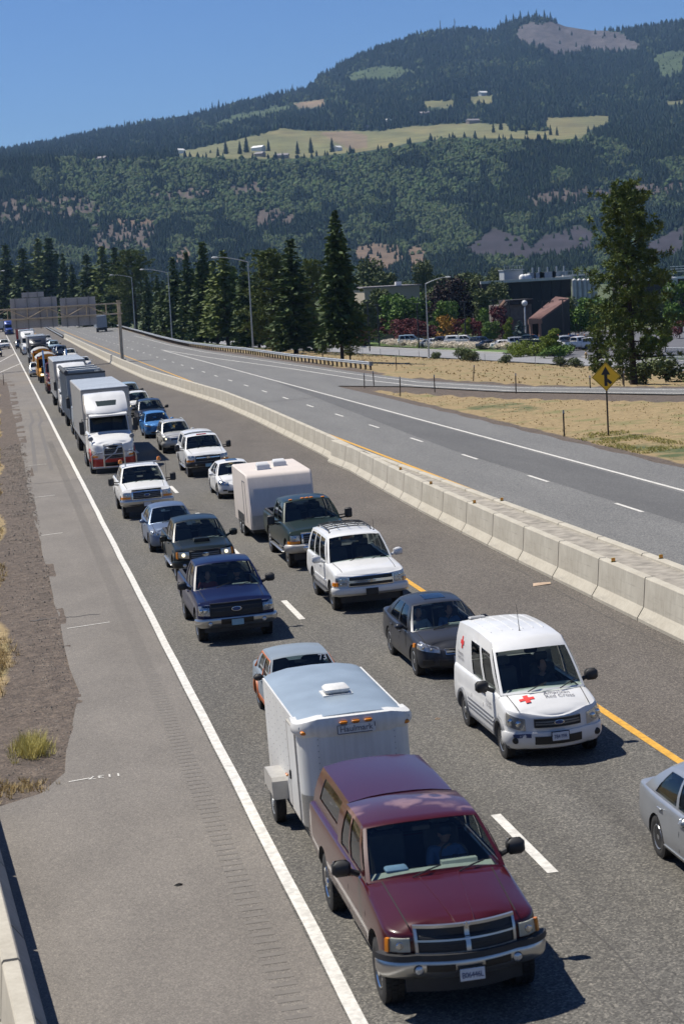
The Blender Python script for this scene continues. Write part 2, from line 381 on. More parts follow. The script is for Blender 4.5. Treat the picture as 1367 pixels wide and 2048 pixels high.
def ground_z(x, y):
    x = np.asarray(x, float); y = np.asarray(y, float); zp = plane_z(x, y)
    xr = right_edge(y)+1.2; xf = frontage_x(y)-2.5; xf = np.maximum(xf, xr+6)
    t = np.clip((x-xr)/(xf-xr), 0, 1); t = np.where(y < 60, np.clip((x-80)/40, 0, 1), t)
    low = -4.0-np.clip((y-500)/700, 0, 1)*2
    z = zp*(1-t)+low*t
    z = z+(np.clip((-2.5-x)/14, 0, 1))*3.2*np.clip((y-30)/12, 0, 1)*np.clip((300-y)/100, 0, 1)
    far = np.clip((y-640)/300, 0, 1); z = z*(1-far)+low*far
    off = ((x > left_edge(y)+.3) & (x < xr-1.3)) | (y < 36)
    n = (vnoise(x*.6+40, y*.6, 4)-.5)*.16*np.where(off, 0, 1)*np.where(x > xr+1, 2.2, 1)
    return z+n-np.where(off, .07, .012)
def axis(a, b, step, grow, lo, hi):
    c = list(np.arange(a, b+1e-6, step)); s = step
    while c[-1] < hi: s *= grow; c.append(c[-1]+s)
    s = step
    while c[0] > lo: s *= grow; c.insert(0, c[0]-s)
    return np.array(c)
gx = np.concatenate([axis(-6, 4, .25, 1.4, -900, 0), axis(4.8, 100, .8, 1.35, 4, 1100)[1:]]); gx = np.unique(np.round(gx, 3))
gy = np.concatenate([axis(20, 64, .4, 1.3, -80, 64), axis(65, 320, 1.3, 1.05, 65, 1500)]); gy = np.unique(np.round(gy, 3))
GX, GY = np.meshgrid(gx, gy); GZ = ground_z(GX, GY)
V = np.stack([GX, GY, GZ], -1).reshape(-1, 3); nx, ny = len(gx), len(gy)
I = (np.arange(ny-1)[:, None]*nx+np.arange(nx-1)[None, :]).ravel(); F = np.stack([I, I+1, I+nx+1, I+nx], 1)
xr = right_edge(GY)
grav = np.where(GX < 4, np.clip((GX+1.1+.5*np.sin(GY*.21))/.6, 0, 1), 0)
grav = np.maximum(grav, np.where((GX > 26) & (GX < 28.35) & (GY < 165), 1, 0))
dl = GX-(np.interp(GY, [80, 98, 112, 131, 145, 158], [58, 46, 40.5, 33.2, 30, 28]))
grav = np.maximum(grav, np.where((dl > 0) & (GX < xr+1) & (GY < 165), 1, 0))
grav = np.maximum(grav, np.where((GX > xr-1) & (GX < xr+.8) & (GY > 175), 1, 0))
grn = np.where((GX > 28.6) & (GX < 31.5) & (GY < 100), .46, 0)+np.where((GX > 29) & (GX < 33) & (GY > 118) & (GY < 128), .5, 0)
grn = np.where(GX > frontage_x(GY)+10, 1, grn); grn = np.where((GX < 1) & (GY < 45), .35*vnoise(GX*2, GY*2), grn)
grn = np.where((GX > xr+2) & (GY > 300), .7, grn)
me = raw_mesh('ground', V, F, ['roadside_ground'], vcol=('cover', np.stack([grav.ravel(), grn.ravel(), 0*grn.ravel()], 1)), smooth=True)
tag(link('ground', me), kind='structure')

def sheet(name, mat, ys, xl, xr, z=0.0, nx=1):
    """a strip lying on the banked road plane between two x(y) curves"""
    vs = []; 
    for y in ys:
        a = xl(y) if callable(xl) else xl; b2 = xr(y) if callable(xr) else xr
        for i in range(nx+1): vs.append(road(a+(b2-a)*i/nx, y, z))
    k = nx+1; fs = [(j*k+i, j*k+i+1, (j+1)*k+i+1, (j+1)*k+i) for j in range(len(ys)-1) for i in range(nx)]
    me = bpy.data.meshes.new(name); me.from_pydata(vs, [], fs); me.materials.append(MATS[mat])
    return tag(link(name, me), kind='structure')
YS = [5]+list(range(20, 30, 4))+[30, 33, 35, 35.6, 36.2, 36.8, 37.5, 38.2, 40, 42, 44, 46, 49, 52]+list(range(54, 130, 2))+list(range(130, 260, 10))+list(range(260, 900, 20))
jag = lambda y: float(left_edge(y))+.22*(float(vnoise(y*.3, 7.3, 2))-.5)
sheet('left_shoulder', 'shoulder_asphalt', YS, jag, 3.45)
sheet('near_lanes', 'lane_asphalt', YS, 3.45, 11.45)
sheet('median_shoulder', 'median_asphalt', YS, 11.45, lambda y: bar_x(y)+.5)
sheet('far_shoulder', 'far_asphalt', YS, lambda y: bar_x(y)+.5, 18.75)
sheet('far_carriageway', 'far_asphalt', YS, 18.75, 25.2)
sheet('far_edge_pavement', 'far_asphalt', [y for y in YS if y <= 160]+[163], 25.2, lambda y: 27.6+.12*math.sin(y*.9))
sheet('ramp_taper', 'far_asphalt', [163]+[y for y in YS if y > 165], 25.2, lambda y: float(right_edge(y)))
sheet('resurfaced_lane', 'dark_asphalt', [5, 30, 60, 80, 96, 107, 118, 130, 150, 180], lambda y: 21.95+2.8*max(0, (y-98)/82), lambda y: 24.75, .004)
# on-ramp that peels off to the right
ri = [(33.2, 180), (34.4, 158), (37.3, 140.5), (43.6, 123.5), (60, 100), (75, 85), (95, 70)]
le = [(27.8, 163), (31.6, 153.5), (35.0, 136.8), (41.4, 119.2), (57, 95.5), (72, 80), (92, 65)]
vs = [road(*q, .006) for q in le]+[road(*q, .006) for q in ri]; k = len(le)
me = bpy.data.meshes.new('entry_ramp'); me.from_pydata(vs, [], [(i, i+1, k+i+1, k+i) for i in range(k-1)]); me.materials.append(MATS['far_asphalt'])
tag(link('entry_ramp', me), kind='structure')

# painted lines: one sheet of each colour
def lines(name, mat, segs, z=.009):
    vs = []; fs = []
    for pts, wd in segs:
        o = len(vs)
        for i, (x, y) in enumerate(pts):
            a = Vector(pts[max(i-1, 0)]); b2 = Vector(pts[min(i+1, len(pts)-1)]); d = (b2-a).normalized(); n = Vector((-d.y, d.x))*wd/2
            vs += [road(x+n.x, y+n.y, z), road(x-n.x, y-n.y, z)]
        fs += [(o+2*i, o+2*i+1, o+2*i+3, o+2*i+2) for i in range(len(pts)-1)]
    me = bpy.data.meshes.new(name); me.from_pydata(vs, [], fs); me.materials.append(MATS[mat])
    return tag(link(name, me), kind='structure')
rr = random.Random(3)
W = [([(3.58+.012*rr.uniform(-1, 1), y) for y in list(range(6, 120, 3))+list(range(120, 620, 20))], .19)]
for k in range(-1, 50): W.append(([(7.42, 28.05+12.2*k), (7.42, 31.5+12.2*k)], .17))
for k in range(60): W.append(([(21.8, 42.4+12.1*k), (21.8, 45.5+12.1*k)], .14))
W.append(([(25.0, y) for y in range(10, 310, 10)], .16))
W.append(([(25.0, 306), (27.0, 254), (29.7, 202), (30.9, 169), (32.4, 152.5), (36, 135), (42.4, 118.5), (58, 95)], .16))
W.append(([(29.0, 420), (28.3, 330), (28.7, 280), (30.9, 218), (32.2, 180), (33.4, 158), (36.6, 140), (43, 122.6), (59, 99)], .13))
for k in range(34): W.append(([(25.3, 320+12.2*k), (25.3, 323+12.2*k)], .13))
W.append(([(-2.5, 240), (.3, 267.4), (3.8, 301.7)], .18)); W.append(([(-4, 268), (.6, 317.1), (3.7, 362.4)], .18))
W.append(([(1.05, 78), (1.9, 78.2)], .09)); W.append(([(1.15, 93.5), (2.1, 93.7)], .09)); W.append(([(1.2, 112), (2.2, 112)], .09)); W.append(([(1.2, 55.2), (2.4, 55.5)], .07))
W.append(([(.55, 37.4), (.95, 37.5)], .05))
lines('white_road_markings', 'white_line', W)
lines('yellow_road_markings', 'yellow_line', [([(11.3, y) for y in range(10, 620, 6)], .17), ([(18.55+.9*max(0, (y-300)/300)**1.5, y) for y in range(10, 640, 10)], .17)])
# spray-painted survey number on the shoulder: reads upside down from here
me = text_mesh('1137', .42, 'white_line', 0)
o = link('painted_number', me); o.matrix_world = road_mat(1.25, 37.5, .010, math.pi) @ Matrix.Diagonal((.8, .75, 1, 1)); tag(o, kind='structure')
# milled rumble strip in the shoulder
mb = MB()
for y in np.arange(12, 130, .30): mb.v += [road(a, b2, .004) for a, b2 in ((2.7, y), (3.05, y), (3.05, y+.14), (2.7, y+.14))]; n = len(mb.v); mb.f.append((n-4, n-3, n-2, n-1)); mb.m.append(0)
pm('rumble', (.147, .134, .119), .95); tag(mb.build('rumble_strip', 'rumble'), kind='structure')
# tar-sealed transverse cracks and tyre marks
pm('crack_seal', (.06, .056, .052), .8); pm('tyre_rubber_mark', (.115, .105, .095), .85)
mb = MB()
def crack(pts, wd, z=.006, mi=0):
    o = len(mb.v)
    for i, (x, y) in enumerate(pts):
        d = (Vector(pts[min(i+1, len(pts)-1)])-Vector(pts[max(i-1, 0)])).normalized()
        mb.v += [road(x-d.y*wd/2, y+d.x*wd/2, z), road(x+d.y*wd/2, y-d.x*wd/2, z)]
    for i in range(len(pts)-1): mb.f.append((o+2*i, o+2*i+1, o+2*i+3, o+2*i+2)); mb.m.append(mi)
for y0, x0, x1 in ((100.5, .2, 4.1), (57.2, .2, 2.2), (205, .3, 3.4), (150, 16.8, 24), (238, 11, 14.5), (170, 8.5, 15.2)):
    crack([(x0+(x1-x0)*i/14, y0+rr.uniform(-.12, .12)) for i in range(15)], .09 if y0 < 150 else .2)
for x0 in (7.2, 14.6, 21.4): crack([(x0+rr.uniform(-.05, .05), y) for y in np.arange(20, 60, 1.5)], .02)
for x0, dx in ((1.5, 1.1), (2.35, .7)): crack([(x0+dx*math.sin(i/12*1.6)*.5+(.3 if i > 8 else 0), 108+i*5) for i in range(13)], .22, .005, 1)
tag(mb.build('crack_sealing', ['crack_seal', 'tyre_rubber_mark']), kind='structure')
# frontage road, parking area and lawn on the low ground
def flat(name, mat, pts, z):
    me = bpy.data.meshes.new(name); me.from_pydata([(x, y, z) for x, y in pts], [], [tuple(range(len(pts)))]); me.materials.append(MATS[mat]); return tag(link(name, me), kind='structure')
pm('pale_asphalt', (.21, .21, .215), .9, var=.15, vs=.4); pm('lot_asphalt', (.10, .10, .11), .9, var=.15, vs=.4); pm('kerb_concrete', (.45, .44, .41), .9); pm('lawn', (.085, .14, .03), .95, var=.3, vs=.8)
fy = list(range(150, 480, 15))
me = bpy.data.meshes.new('frontage_road'); vs = [(float(frontage_x(y))+d, y, -3.86) for y in fy for d in (0, 9.5)]
me.from_pydata(vs, [], [(2*i, 2*i+1, 2*i+3, 2*i+2) for i in range(len(fy)-1)]); me.materials.append(MATS['pale_asphalt']); tag(link('frontage_road', me), kind='structure')
mb = MB()
for a, b2 in ((290, 470), (150, 262)):
    for y in range(a, b2, 6): mb.box((float(frontage_x(y+3))+9.75, y+3, -3.82), (.35, 6.05, .28), rz=math.atan(.172))
tag(mb.build('kerb', 'kerb_concrete'), kind='structure')
flat('car_park', 'lot_asphalt', [(float(frontage_x(255))+16, 255), (130, 255), (125, 360), (float(frontage_x(360))+15, 360)], -3.83)
flat('lot_entrance', 'lot_asphalt', [(float(frontage_x(262))+9, 262), (float(frontage_x(262))+17, 262), (float(frontage_x(288))+17, 288), (float(frontage_x(288))+9, 288)], -3.84)
flat('lawn_strip', 'lawn', [(float(frontage_x(290))+10.2, 290), (float(frontage_x(290))+15, 290), (float(frontage_x(460))+15, 460), (float(frontage_x(460))+10.2, 460)], -3.80)

# ================================================================== concrete barriers
def jersey(L, tall=1.07):
    b2 = .38; prof = [(-b2, 0), (-b2, .08), (-.20, .33), (-.115, tall-.03), (-.09, tall), (.09, tall), (.115, tall-.03), (.20, .33), (b2, .08), (b2, 0)]
    mb = MB(); g = .03
    mb.loft([[(x*s, y, z) for x, z in prof] for y, s in ((g, .985), (g+.03, 1), (L-g-.03, 1), (L-g, .985))])
    mb.box((0, L/2, .03), (.55, .6, .04)); return mb.mesh('barrier_segment', 'barrier_concrete', 25)
SEG = 3.84; jm = jersey(SEG)
y = 20.0; first = True
while y < 452:
    x0, x1 = bar_x(y)+.38, bar_x(y+SEG)+.38
    o = link('barrier_segment', jm); o.matrix_world = road_mat(x0, y, 0, -math.atan2(x1-x0, SEG)); y += SEG
    tag(o, 'pale concrete barrier segment in the long median row between the carriageways', 'barrier', 'concrete barrier segments along the median')
far_row = lambda y: 16.62-.013*max(0, y-50)
y = 20.0
while y < 96:
    o = link('barrier_segment', jm); o.matrix_world = road_mat(far_row(y), y, 0, math.atan((far_row(y)-far_row(y+SEG))/SEG)); y += SEG
    tag(o, 'concrete barrier segment of the second row behind the dirt-filled gap', 'barrier', 'second row of concrete barrier segments')
sheet('median_fill', 'fill_concrete', [16]+list(range(20, 100, 4)), lambda y: bar_x(y)+.46, lambda y: max(bar_x(y)+.5, far_row(y)-.06), .99, 1)
jl = jersey(3.81)
for k in range(7):
    o = link('barrier_segment', jl); y = 8.9+k*3.84; x = -.815-.065*(y-28)
    o.matrix_world = road_mat(x, y, 0, .065)
    tag(o, 'concrete barrier segment beside the left shoulder, in the bottom left corner', 'barrier', 'concrete barrier segments by the left shoulder')
# reflectors on the barriers
mb = MB(); mb.box((0, 0, .05), (.10, .03, .10), 0); mb.box((0, 0, -.005), (.13, .07, .012), 1); mb.box((0, -.018, .055), (.08, .006, .07), 2); pm('reflector_yellow', (.50, .36, .03), .4)
rm = mb.mesh('barrier_reflector', ['reflector_yellow', 'dark_metal', 'amber'])
for x, y in ((15.36, 49.8), (15.45, 65.4), (15.72, 72.6), (15.7, 79.0)):
    o = link('barrier_reflector', rm); o.matrix_world = road_mat(bar_x(y)+.38, y, 1.08); tag(o, 'small yellow reflector on top of the front barrier row', 'reflector', 'reflectors on the front barrier row')
for y in (49.5, 65.3):
    o = link('barrier_reflector', rm); o.matrix_world = road_mat(far_row(y), y, 1.08); tag(o, 'small yellow reflector on top of the second barrier row', 'reflector', 'reflectors on the second barrier row')

# ================================================================== guardrail
gr = empty('guardrail'); tag(gr, 'long galvanised guardrail on dark posts along the far side of the road', 'guardrail')
gp = [(35.2, 178), (34.6, 184), (33.6, 200), (32.6, 220), (31.9, 256), (30.4, 283), (29.6, 310), (29.6, 330), (30.0, 368), (31.3, 435), (32.6, 513), (33.6, 592), (36.6, 700)]
gxs = [a for a, _ in gp]; gys = [b2 for _, b2 in gp]
prof = [(.06, .48), (.0, .53), (.0, .57), (.055, .61), (.055, .65), (.0, .69), (.0, .74), (.06, .79), (.075, .79), (.02, .74), (.02, .69), (.075, .65), (.075, .61), (.02, .57), (.02, .53), (.075, .48)]
mb = MB(); mb.loft([[road(float(np.interp(y, gys, gxs))+a, y, z) for a, z in prof] for y in list(np.arange(184, 330, 4))+list(np.arange(330, 701, 10))]); mb.build('rail', 'galvanized', gr, 30)
mb = MB(); mb.lathe([(-.2, .18), (-.2, .2), (.2, .2), (.2, .18)], road(34.62, 184, .62), 'Z', 12); mb.build('rail_end', 'dark_galvanized', gr, 30)
pmb = MB(); pmb.box((0, 0, .36), (.16, .2, .86)); pmb.box((-.09, 0, .62), (.1, .16, .36)); pme = pmb.mesh('post', 'dark_wood_post')
for k in range(100):
    y = 185+k*1.95; o = link('post', pme, gr); o.matrix_world = road_mat(float(np.interp(y, gys, gxs))+.2, y)
pmb = MB()
for k in range(150):
    y = 185+195+k*1.95; q = road(float(np.interp(y, gys, gxs))+.2, y); pmb.box((q.x, q.y, q.z+.36), (.16, .2, .86))
tag(pmb.build('post', 'dark_wood_post', gr), kind='stuff')
# guardrail at the far end of the median
g2 = empty('guardrail'); tag(g2, 'short guardrail continuing from the far end of the concrete median', 'guardrail')
mb = MB(); mb.loft([[road(15.3+(y-450)*.006-a, y, z) for a, z in prof] for y in range(452, 640, 12)]); mb.build('rail', 'galvanized', g2, 30)
for k in range(48):
    o = link('post', pme, g2); o.matrix_world = road_mat(15.5+k*3.9*.006, 453+k*3.9)

# ================================================================== sign gantry
gt = empty('sign_gantry', Matrix.Translation((0, 267.5, 0))); tag(gt, 'tan truss sign gantry over the queue, seen from behind', 'sign gantry')
mb = MB(); mb.box((16.0, 0, 3.2), (.42, .5, 8.1)); mb.box((16.0, 0, 7.35), (.5, 1.1, .12)); mb.box((16.0, 0, -.65), (.9, .9, .5)); mb.build('post', 'gantry_tan', gt)
mb = MB(); mb.box((-14, 0, 3), (.42, .5, 8.0)); mb.build('post', 'gantry_tan', gt)
for nm, z in (('top_chord', 7.05), ('bottom_chord', 5.68)):
    mb = MB()
    for yy in (-.45, .45): mb.box((1.2, yy, z), (30.4, .2, .17))
    mb.build(nm, 'gantry_tan', gt)
mb = MB()
for k in range(12):
    x = 14.3-k*2.6
    for yy in (-.45, .45):
        mb.tube([(x, yy, 5.7), (x, yy, 7.0)], .06, 6)
        d = 1 if k % 2 else -1
        mb.tube([(x, yy, 5.75 if d < 0 else 7.0), (x-2.6, yy, 7.0 if d < 0 else 5.75)], .05, 6)
mb.build('bracing', 'gantry_tan', gt)
def panel(nm, x0, x1, z0, z1, posts, rows):
    mb = MB(); n = rows; h = (z1-z0)/n
    for k in range(n): mb.box(((x0+x1)/2, .85, z0+h*(k+.5)), (x1-x0, .05, h-.045))
    mb.box(((x0+x1)/2, .89, (z0+z1)/2), (x1-x0-.02, .03, z1-z0-.02))
    o = mb.build(nm, 'sign_back', gt); mb = MB()
    for x in posts: mb.box((x, .72, (z0+z1)/2), (.12, .16, z1-z0+.25))
    mb.build('stiffener', 'dark_galvanized', o)
panel('sign_panel', 1.75, 7.9, 4.4, 8.42, (2.4, 4.0, 5.6, 7.2), 12)
panel('exit_panel', 3.34, 6.25, 8.47, 9.15, (4.2, 5.4), 2)
panel('sign_panel', 8.3, 13.0, 4.35, 8.14, (9.1, 10.6, 12.1), 11)

# ================================================================== lamps, sign, posts
def lamp(label, x, y, h, arm, z=None, bent=-1, dark=False, group='street lamps along the highway'):
    z = float(plane_z(x, y)) if z is None else z
    t = empty('street_lamp', Matrix.Translation((x, y, z))); tag(t, label, 'street lamp', group)
    mb = MB(); mb.tube([(0, 0, -1.2), (0, 0, .5), (0, 0, h)], [.13, .12, .065], 10); mb.lathe([(-.1, .24), (.02, .24), (.05, .2)], (0, 0, .05), 'Z', 10); mb.build('pole', 'galvanized', t, 40)
    mb = MB(); pts = [(bent*arm*s, 0, h-.1+.85*math.sin(s*1.5)) for s in (0, .2, .4, .6, .8, 1)]
    mb.tube(pts, [.07, .065, .06, .055, .05, .05], 8); mb.build('arm', 'galvanized', t, 40)
    e = Vector(pts[-1]); mb = MB(); mb.loft([[(e.x+bent*a+0*c, e.y+.14*b2*math.cos(c), e.z+.11*b2*math.sin(c)) for c in [k*math.pi/4 for k in range(8)]] for a, b2 in ((-.1, .5), (.05, .9), (.4, 1.1), (.65, .7), (.72, .3))]); mb.build('lamp_head', 'lamp_white', t, 40)
    return t
pm('lamp_white', (.62, .64, .64), .4)
P = road(34.6, 269.6); lamp('tallest galvanised street lamp, nearest of the row behind the guardrail', P.x, P.y, 12.0, 4.2, P.z)
P = road(32.2, 366); lamp('second street lamp behind the guardrail, right of the gap in the pines', P.x, P.y, 12.2, 4.4, P.z)
P = road(34.2, 489); lamp('third street lamp of the row, just right of the gantry post', P.x, P.y, 12.8, 4.6, P.z)
q = at_y(8, 545, 520); lamp('street lamp head reaching in at the left edge before the dark firs', q.x-4.6, 520, q.z+1.7, 4.2, -2, 1)
lamp('old street lamp at the frontage road before the flower hedge', 63.42, 293, 11.2, 3.2, -3.95, 1, group='street lamps on the frontage road')
q = at_y(634, 572, 330); lamp('street lamp half hidden behind the tall firs beyond the guardrail', q.x-2.6, 330, q.z+3.4, 2.4, -4, 1, group='street lamps on the frontage road')

def delineator(label, x, y, h=1.15, lean=0):
    t = empty('delineator_post', Matrix.Translation(road(x, y)) @ Matrix.Rotation(lean, 4, 'Y')); tag(t, label, 'post', 'roadside delineator posts')
    mb = MB(); mb.box((0, 0, h/2-.1), (.075, .045, h+.2)); mb.box((0, -.03, h/2), (.02, .03, h)); mb.build('post', 'brown_post', t)
    mb = MB(); mb.box((0, -.03, h-.09), (.085, .012, .16)); mb.build('reflector', 'lamp_white', t)
for l, x, y, h, ln in (('delineator post nearest the warning sign, in the green grass edge', 28.4, 98.8, 1.3, 0), ('delineator post standing beside the entry ramp above the gravel', 35.4, 134.5, 1.35, 0.02),
        ('first of the paired delineator posts at the tip of the dry grass', 28.9, 157.3, 1.15, .03), ('second of the paired posts at the grass tip, right of its twin', 29.9, 158.4, 1.2, -.02),
        ('delineator post low at the grass tip, closest to the highway edge line', 28.9, 143, 1.4, .02), ('delineator post on the near side of the ramp bend', 31.7, 143.9, 1.25, 0),
        ('leaning delineator post in the dry grass beyond the ramp', 37.0, 153.5, 1.2, .10), ('short pale-topped post before the pine, left of the warning sign', 39.9, 131.6, .9, 0), ('dark post right of the warning sign under the pine', 41.8, 130, 1.1, .02),
        ('delineator post beyond the ramp near the guardrail end', 37.2, 184.9, 1.2, 0), ('dark delineator post at the left gravel shoulder far down the road', .6, 225.9, 1.3, 0)):
    delineator(l, x, y, h, ln)
P = road(30.2, 97); ws = empty('warning_sign', Matrix.Translation(P) @ Matrix.Rotation(-.28, 4, 'Z')); tag(ws, 'yellow diamond merge sign on a rusty brown post in dry grass', 'road sign')
mb = MB(); mb.box((0, .04, 1.7), (.09, .06, 3.9)); mb.build('post', 'brown_post', ws)
def rounded_diamond(s, r, y, n=4):
    pts = []
    for a in range(4):
        c = Vector((0, 0, 0)); an = a*math.pi/2; c = Vector((math.sin(an), 0, math.cos(an)))*(s-r*1.414)
        for k in range(-n, n+1): t = an+k/n*math.pi/4; pts.append((c.x+r*math.sin(t), y, c.z+r*math.cos(t)))
    return pts
zc = 2.92; S2 = .735
mb = MB(); R0 = [(x, y, z+zc) for x, y, z in rounded_diamond(S2, .05, 0)]; mb.loft([[(x, .004, z) for x, _, z in R0], [(x, -.008, z) for x, _, z in R0]]); pl = mb.build('sign_plate', 'sign_yellow', ws)
mb = MB(); A = [(x, -.011, z+zc) for x, y, z in rounded_diamond(S2-.03, .05, 0)]; B = [(x, -.011, z+zc) for x, y, z in rounded_diamond(S2-.055, .045, 0)]; n = len(A)
mb.add(A+B, [(i, (i+1) % n, n+(i+1) % n, n+i) for i in range(n)])
def poly(pts): mb.add([(x, -.0115, z+zc) for x, z in pts], [tuple(range(len(pts)))])
poly([(-.10, -.47), (.06, -.47), (.06, .12), (-.10, .12)]); poly([(-.25, .10), (.21, .10), (-.02, .52)]); poly([(.062, -.08), (.062, -.27), (.19, -.40), (.31, -.29), (.19, -.19)])
mb.build('merge_symbol', 'black_paint', pl)
# ================================================================== hills
SKYV = ([-60, 0, 100, 200, 300, 370, 440, 500, 560, 610, 640, 684, 740, 790, 840, 880, 930, 980, 1005, 1030, 1070, 1100, 1130, 1180, 1240, 1300, 1367, 1430],
        [316, 302, 285, 264, 244, 238, 217, 202, 188, 180, 152, 127, 102, 86, 68, 63, 58, 65, 52, 42, 36, 41, 53, 61, 61, 53, 43, 36])
RIMV = ([-60, 0, 120, 270, 350, 440, 560, 620, 690, 750, 830, 930, 1020, 1100, 1170, 1230, 1367, 1430], [345, 337, 320, 324, 322, 314, 320, 319, 311, 301, 291, 277, 277, 279, 276, 290, 300, 300])
BACKV = ([-60, 0, 260, 350, 420, 500, 560, 640, 720, 830, 920, 1000, 1090, 1220, 1367, 1430], [330, 322, 314, 302, 291, 271, 259, 262, 258, 250, 248, 240, 235, 233, 230, 228])
RK = np.array([1250, 1700, 1950, 2300, 2650, 2800, 3500, 4100, 4700, 5300, 5700, 7000.])
def prof_v(u):
    h = horizon(u); s = np.interp(u, *SKYV); r = np.interp(u, *RIMV); b2 = np.interp(u, *BACKV); b2 = np.maximum(b2, s+14)
    r = np.maximum(r, b2+5)
    return np.array([h+3966*16/1250, h+3966*13/1700, h-4, h-4-(h-r)*.26, r+(h-r)*.27, r, b2, s+(b2-s)*.62, s+(b2-s)*.30, s, s+10, s+130])
US = np.linspace(-70, 1437, 300); WS = np.concatenate([np.linspace(0, 9, 200), np.linspace(9.2, 11, 8)])
def hill_pt(u, wv):
    """u, wv arrays -> world points of the hillside; wv walks through the profile rows"""
    k = np.arange(12); r = np.interp(wv, k, RK)
    PV = np.stack([prof_v(x) for x in np.atleast_1d(u)]) if np.ndim(u) else prof_v(u)[None]
    i = np.clip(wv.astype(int), 0, 10); f = wv-i; f2 = np.where((i == 5) | (i == 4), f, f)
    ar = np.arange(len(wv)); v = PV[ar, i]*(1-f2)+PV[ar, i+1]*f2
    sx = r*np.asarray(u)/3966; nz = (vnoise(sx/210+5, r/330, 4)-.5); n2 = (vnoise(sx/60+9, r/75, 3)-.5)
    amp = np.interp(wv, [0, 2, 3, 4.5, 5, 6, 7, 8.6, 9, 10], [0, 6, 22, 16, 3, 3, 16, 9, 0, 0])
    v2 = v+nz*amp+n2*amp*.35
    dx = CF.x+CR.x*(u-683.5)/FPX-CU.x*(v2-1024)/FPX; dy = CF.y+CR.y*(u-683.5)/FPX-CU.y*(v2-1024)/FPX; dz = CF.z+CR.z*(u-683.5)/FPX-CU.z*(v2-1024)/FPX
    t = r/np.hypot(dx, dy)
    return np.stack([dx*t, dy*t, CAMZ+dz*t], -1), v2
def inpoly(u, v, P):
    c = np.zeros(np.shape(u), bool); n = len(P)
    for i in range(n):
        x0, y0 = P[i]; x1, y1 = P[(i+1) % n]
        if y0 == y1: continue
        c ^= ((y0 > v) != (y1 > v)) & (u < (x1-x0)*(v-y0)/(y1-y0)+x0)
    return c
FIELDS = [[(345, 306), (420, 292), (490, 275), (560, 258), (640, 262), (760, 262), (830, 252), (930, 247), (1015, 248), (1018, 262), (1090, 262), (1092, 236), (1218, 232), (1218, 242), (1178, 260), (1165, 276), (1100, 279), (1000, 277), (900, 274), (830, 285), (740, 301), (690, 306), (620, 314), (560, 318), (450, 317), (370, 312)],
          [(585, 207), (648, 198), (652, 212), (600, 217)], [(845, 203), (905, 200), (908, 214), (852, 216)], [(938, 194), (986, 190), (984, 206), (945, 207)], [(1327, 203), (1367, 200), (1367, 207), (1330, 209)]]
PINKF = [[(640, 264), (700, 262), (735, 272), (735, 296), (700, 298), (660, 280)], [(585, 207), (648, 198), (652, 212), (600, 217)]]
CLEAR = [(1030, 62), (1058, 44), (1130, 46), (1200, 58), (1245, 70), (1282, 94), (1232, 104), (1180, 97), (1132, 107), (1108, 113), (1085, 96), (1040, 84)]
MEADOW = [[(430, 247), (480, 228), (560, 212), (590, 213), (560, 228), (490, 245), (440, 256)], [(1305, 112), (1367, 98), (1367, 150), (1320, 162)], [(690, 150), (760, 132), (830, 142), (800, 158), (700, 168)]]
CLIFFS = [[(0, 398), (90, 385), (190, 395), (205, 425), (120, 440), (0, 452)], [(175, 448), (240, 438), (318, 436), (310, 450), (300, 500), (190, 510)], [(508, 425), (560, 414), (590, 430), (578, 452), (515, 455)], [(290, 385), (420, 372), (425, 395), (300, 402)], [(1050, 388), (1120, 378), (1205, 372), (1367, 362), (1367, 386), (1240, 392), (1160, 408), (1060, 412)], [(455, 372), (520, 362), (540, 385), (470, 392)]]
TALUS = [[(925, 502), (985, 455), (1038, 470), (1075, 505), (1060, 520), (960, 510)], [(1050, 500), (1090, 470), (1160, 450), (1190, 470), (1180, 500), (1080, 512)], [(1290, 490), (1367, 450), (1367, 500), (1300, 520)]]
TAN = [[(705, 492), (760, 486), (802, 492), (808, 520), (770, 545), (715, 520)], [(815, 495), (845, 490), (852, 525), (820, 540)], [(350, 500), (378, 492), (385, 520), (352, 528)], [(225, 440), (318, 434), (310, 447), (240, 450)]]
def cover(u, v):
    """0 forest, 1 field, 2 clear-cut, 3 meadow, 4 cliff, 5 talus, 6 tan slope, 7 brushy bench face"""
    c = np.zeros(np.shape(u), int); j = (vnoise(u/9, v/5, 3)-.5)*16; j2 = (vnoise(u/11+40, v/6+9, 3)-.5)*9
    un, vn = u+j, v+j2
    rim = np.interp(u, *RIMV)
    c[(v > rim+2) & (v < rim+115) & (u > 120) & (u < 960) & (vnoise(u/60, v/30, 3) > .36)] = 7
    for P in MEADOW: c[inpoly(un, vn, P)] = 3
    for P in CLIFFS: c[inpoly(un, vn, P) & (vnoise(u/10+3, v/6, 3) > .40)] = 4
    for P in TALUS: c[inpoly(un, vn, P)] = 5
    for P in TAN: c[inpoly(un, vn, P)] = 6
    for P in FIELDS: c[inpoly(u+j*.6, v+j2*.45, P)] = 1
    c[inpoly(un, vn, CLEAR)] = 2
    return c
UU, WW = np.meshgrid(US, WS); Ph, Vh = hill_pt(UU.ravel(), WW.ravel()); cov = cover(UU.ravel(), Vh)
base = np.array([(.020, .038, .014), (.135, .135, .056), (.078, .069, .068), (.052, .076, .026), (.078, .062, .052), (.030, .026, .032), (.13, .092, .06), (.05, .075, .024)])
colr = base[cov]; uv = UU.ravel(); vv = Vh
for P in PINKF: colr[inpoly(uv, vv, P)] = (.165, .125, .075)
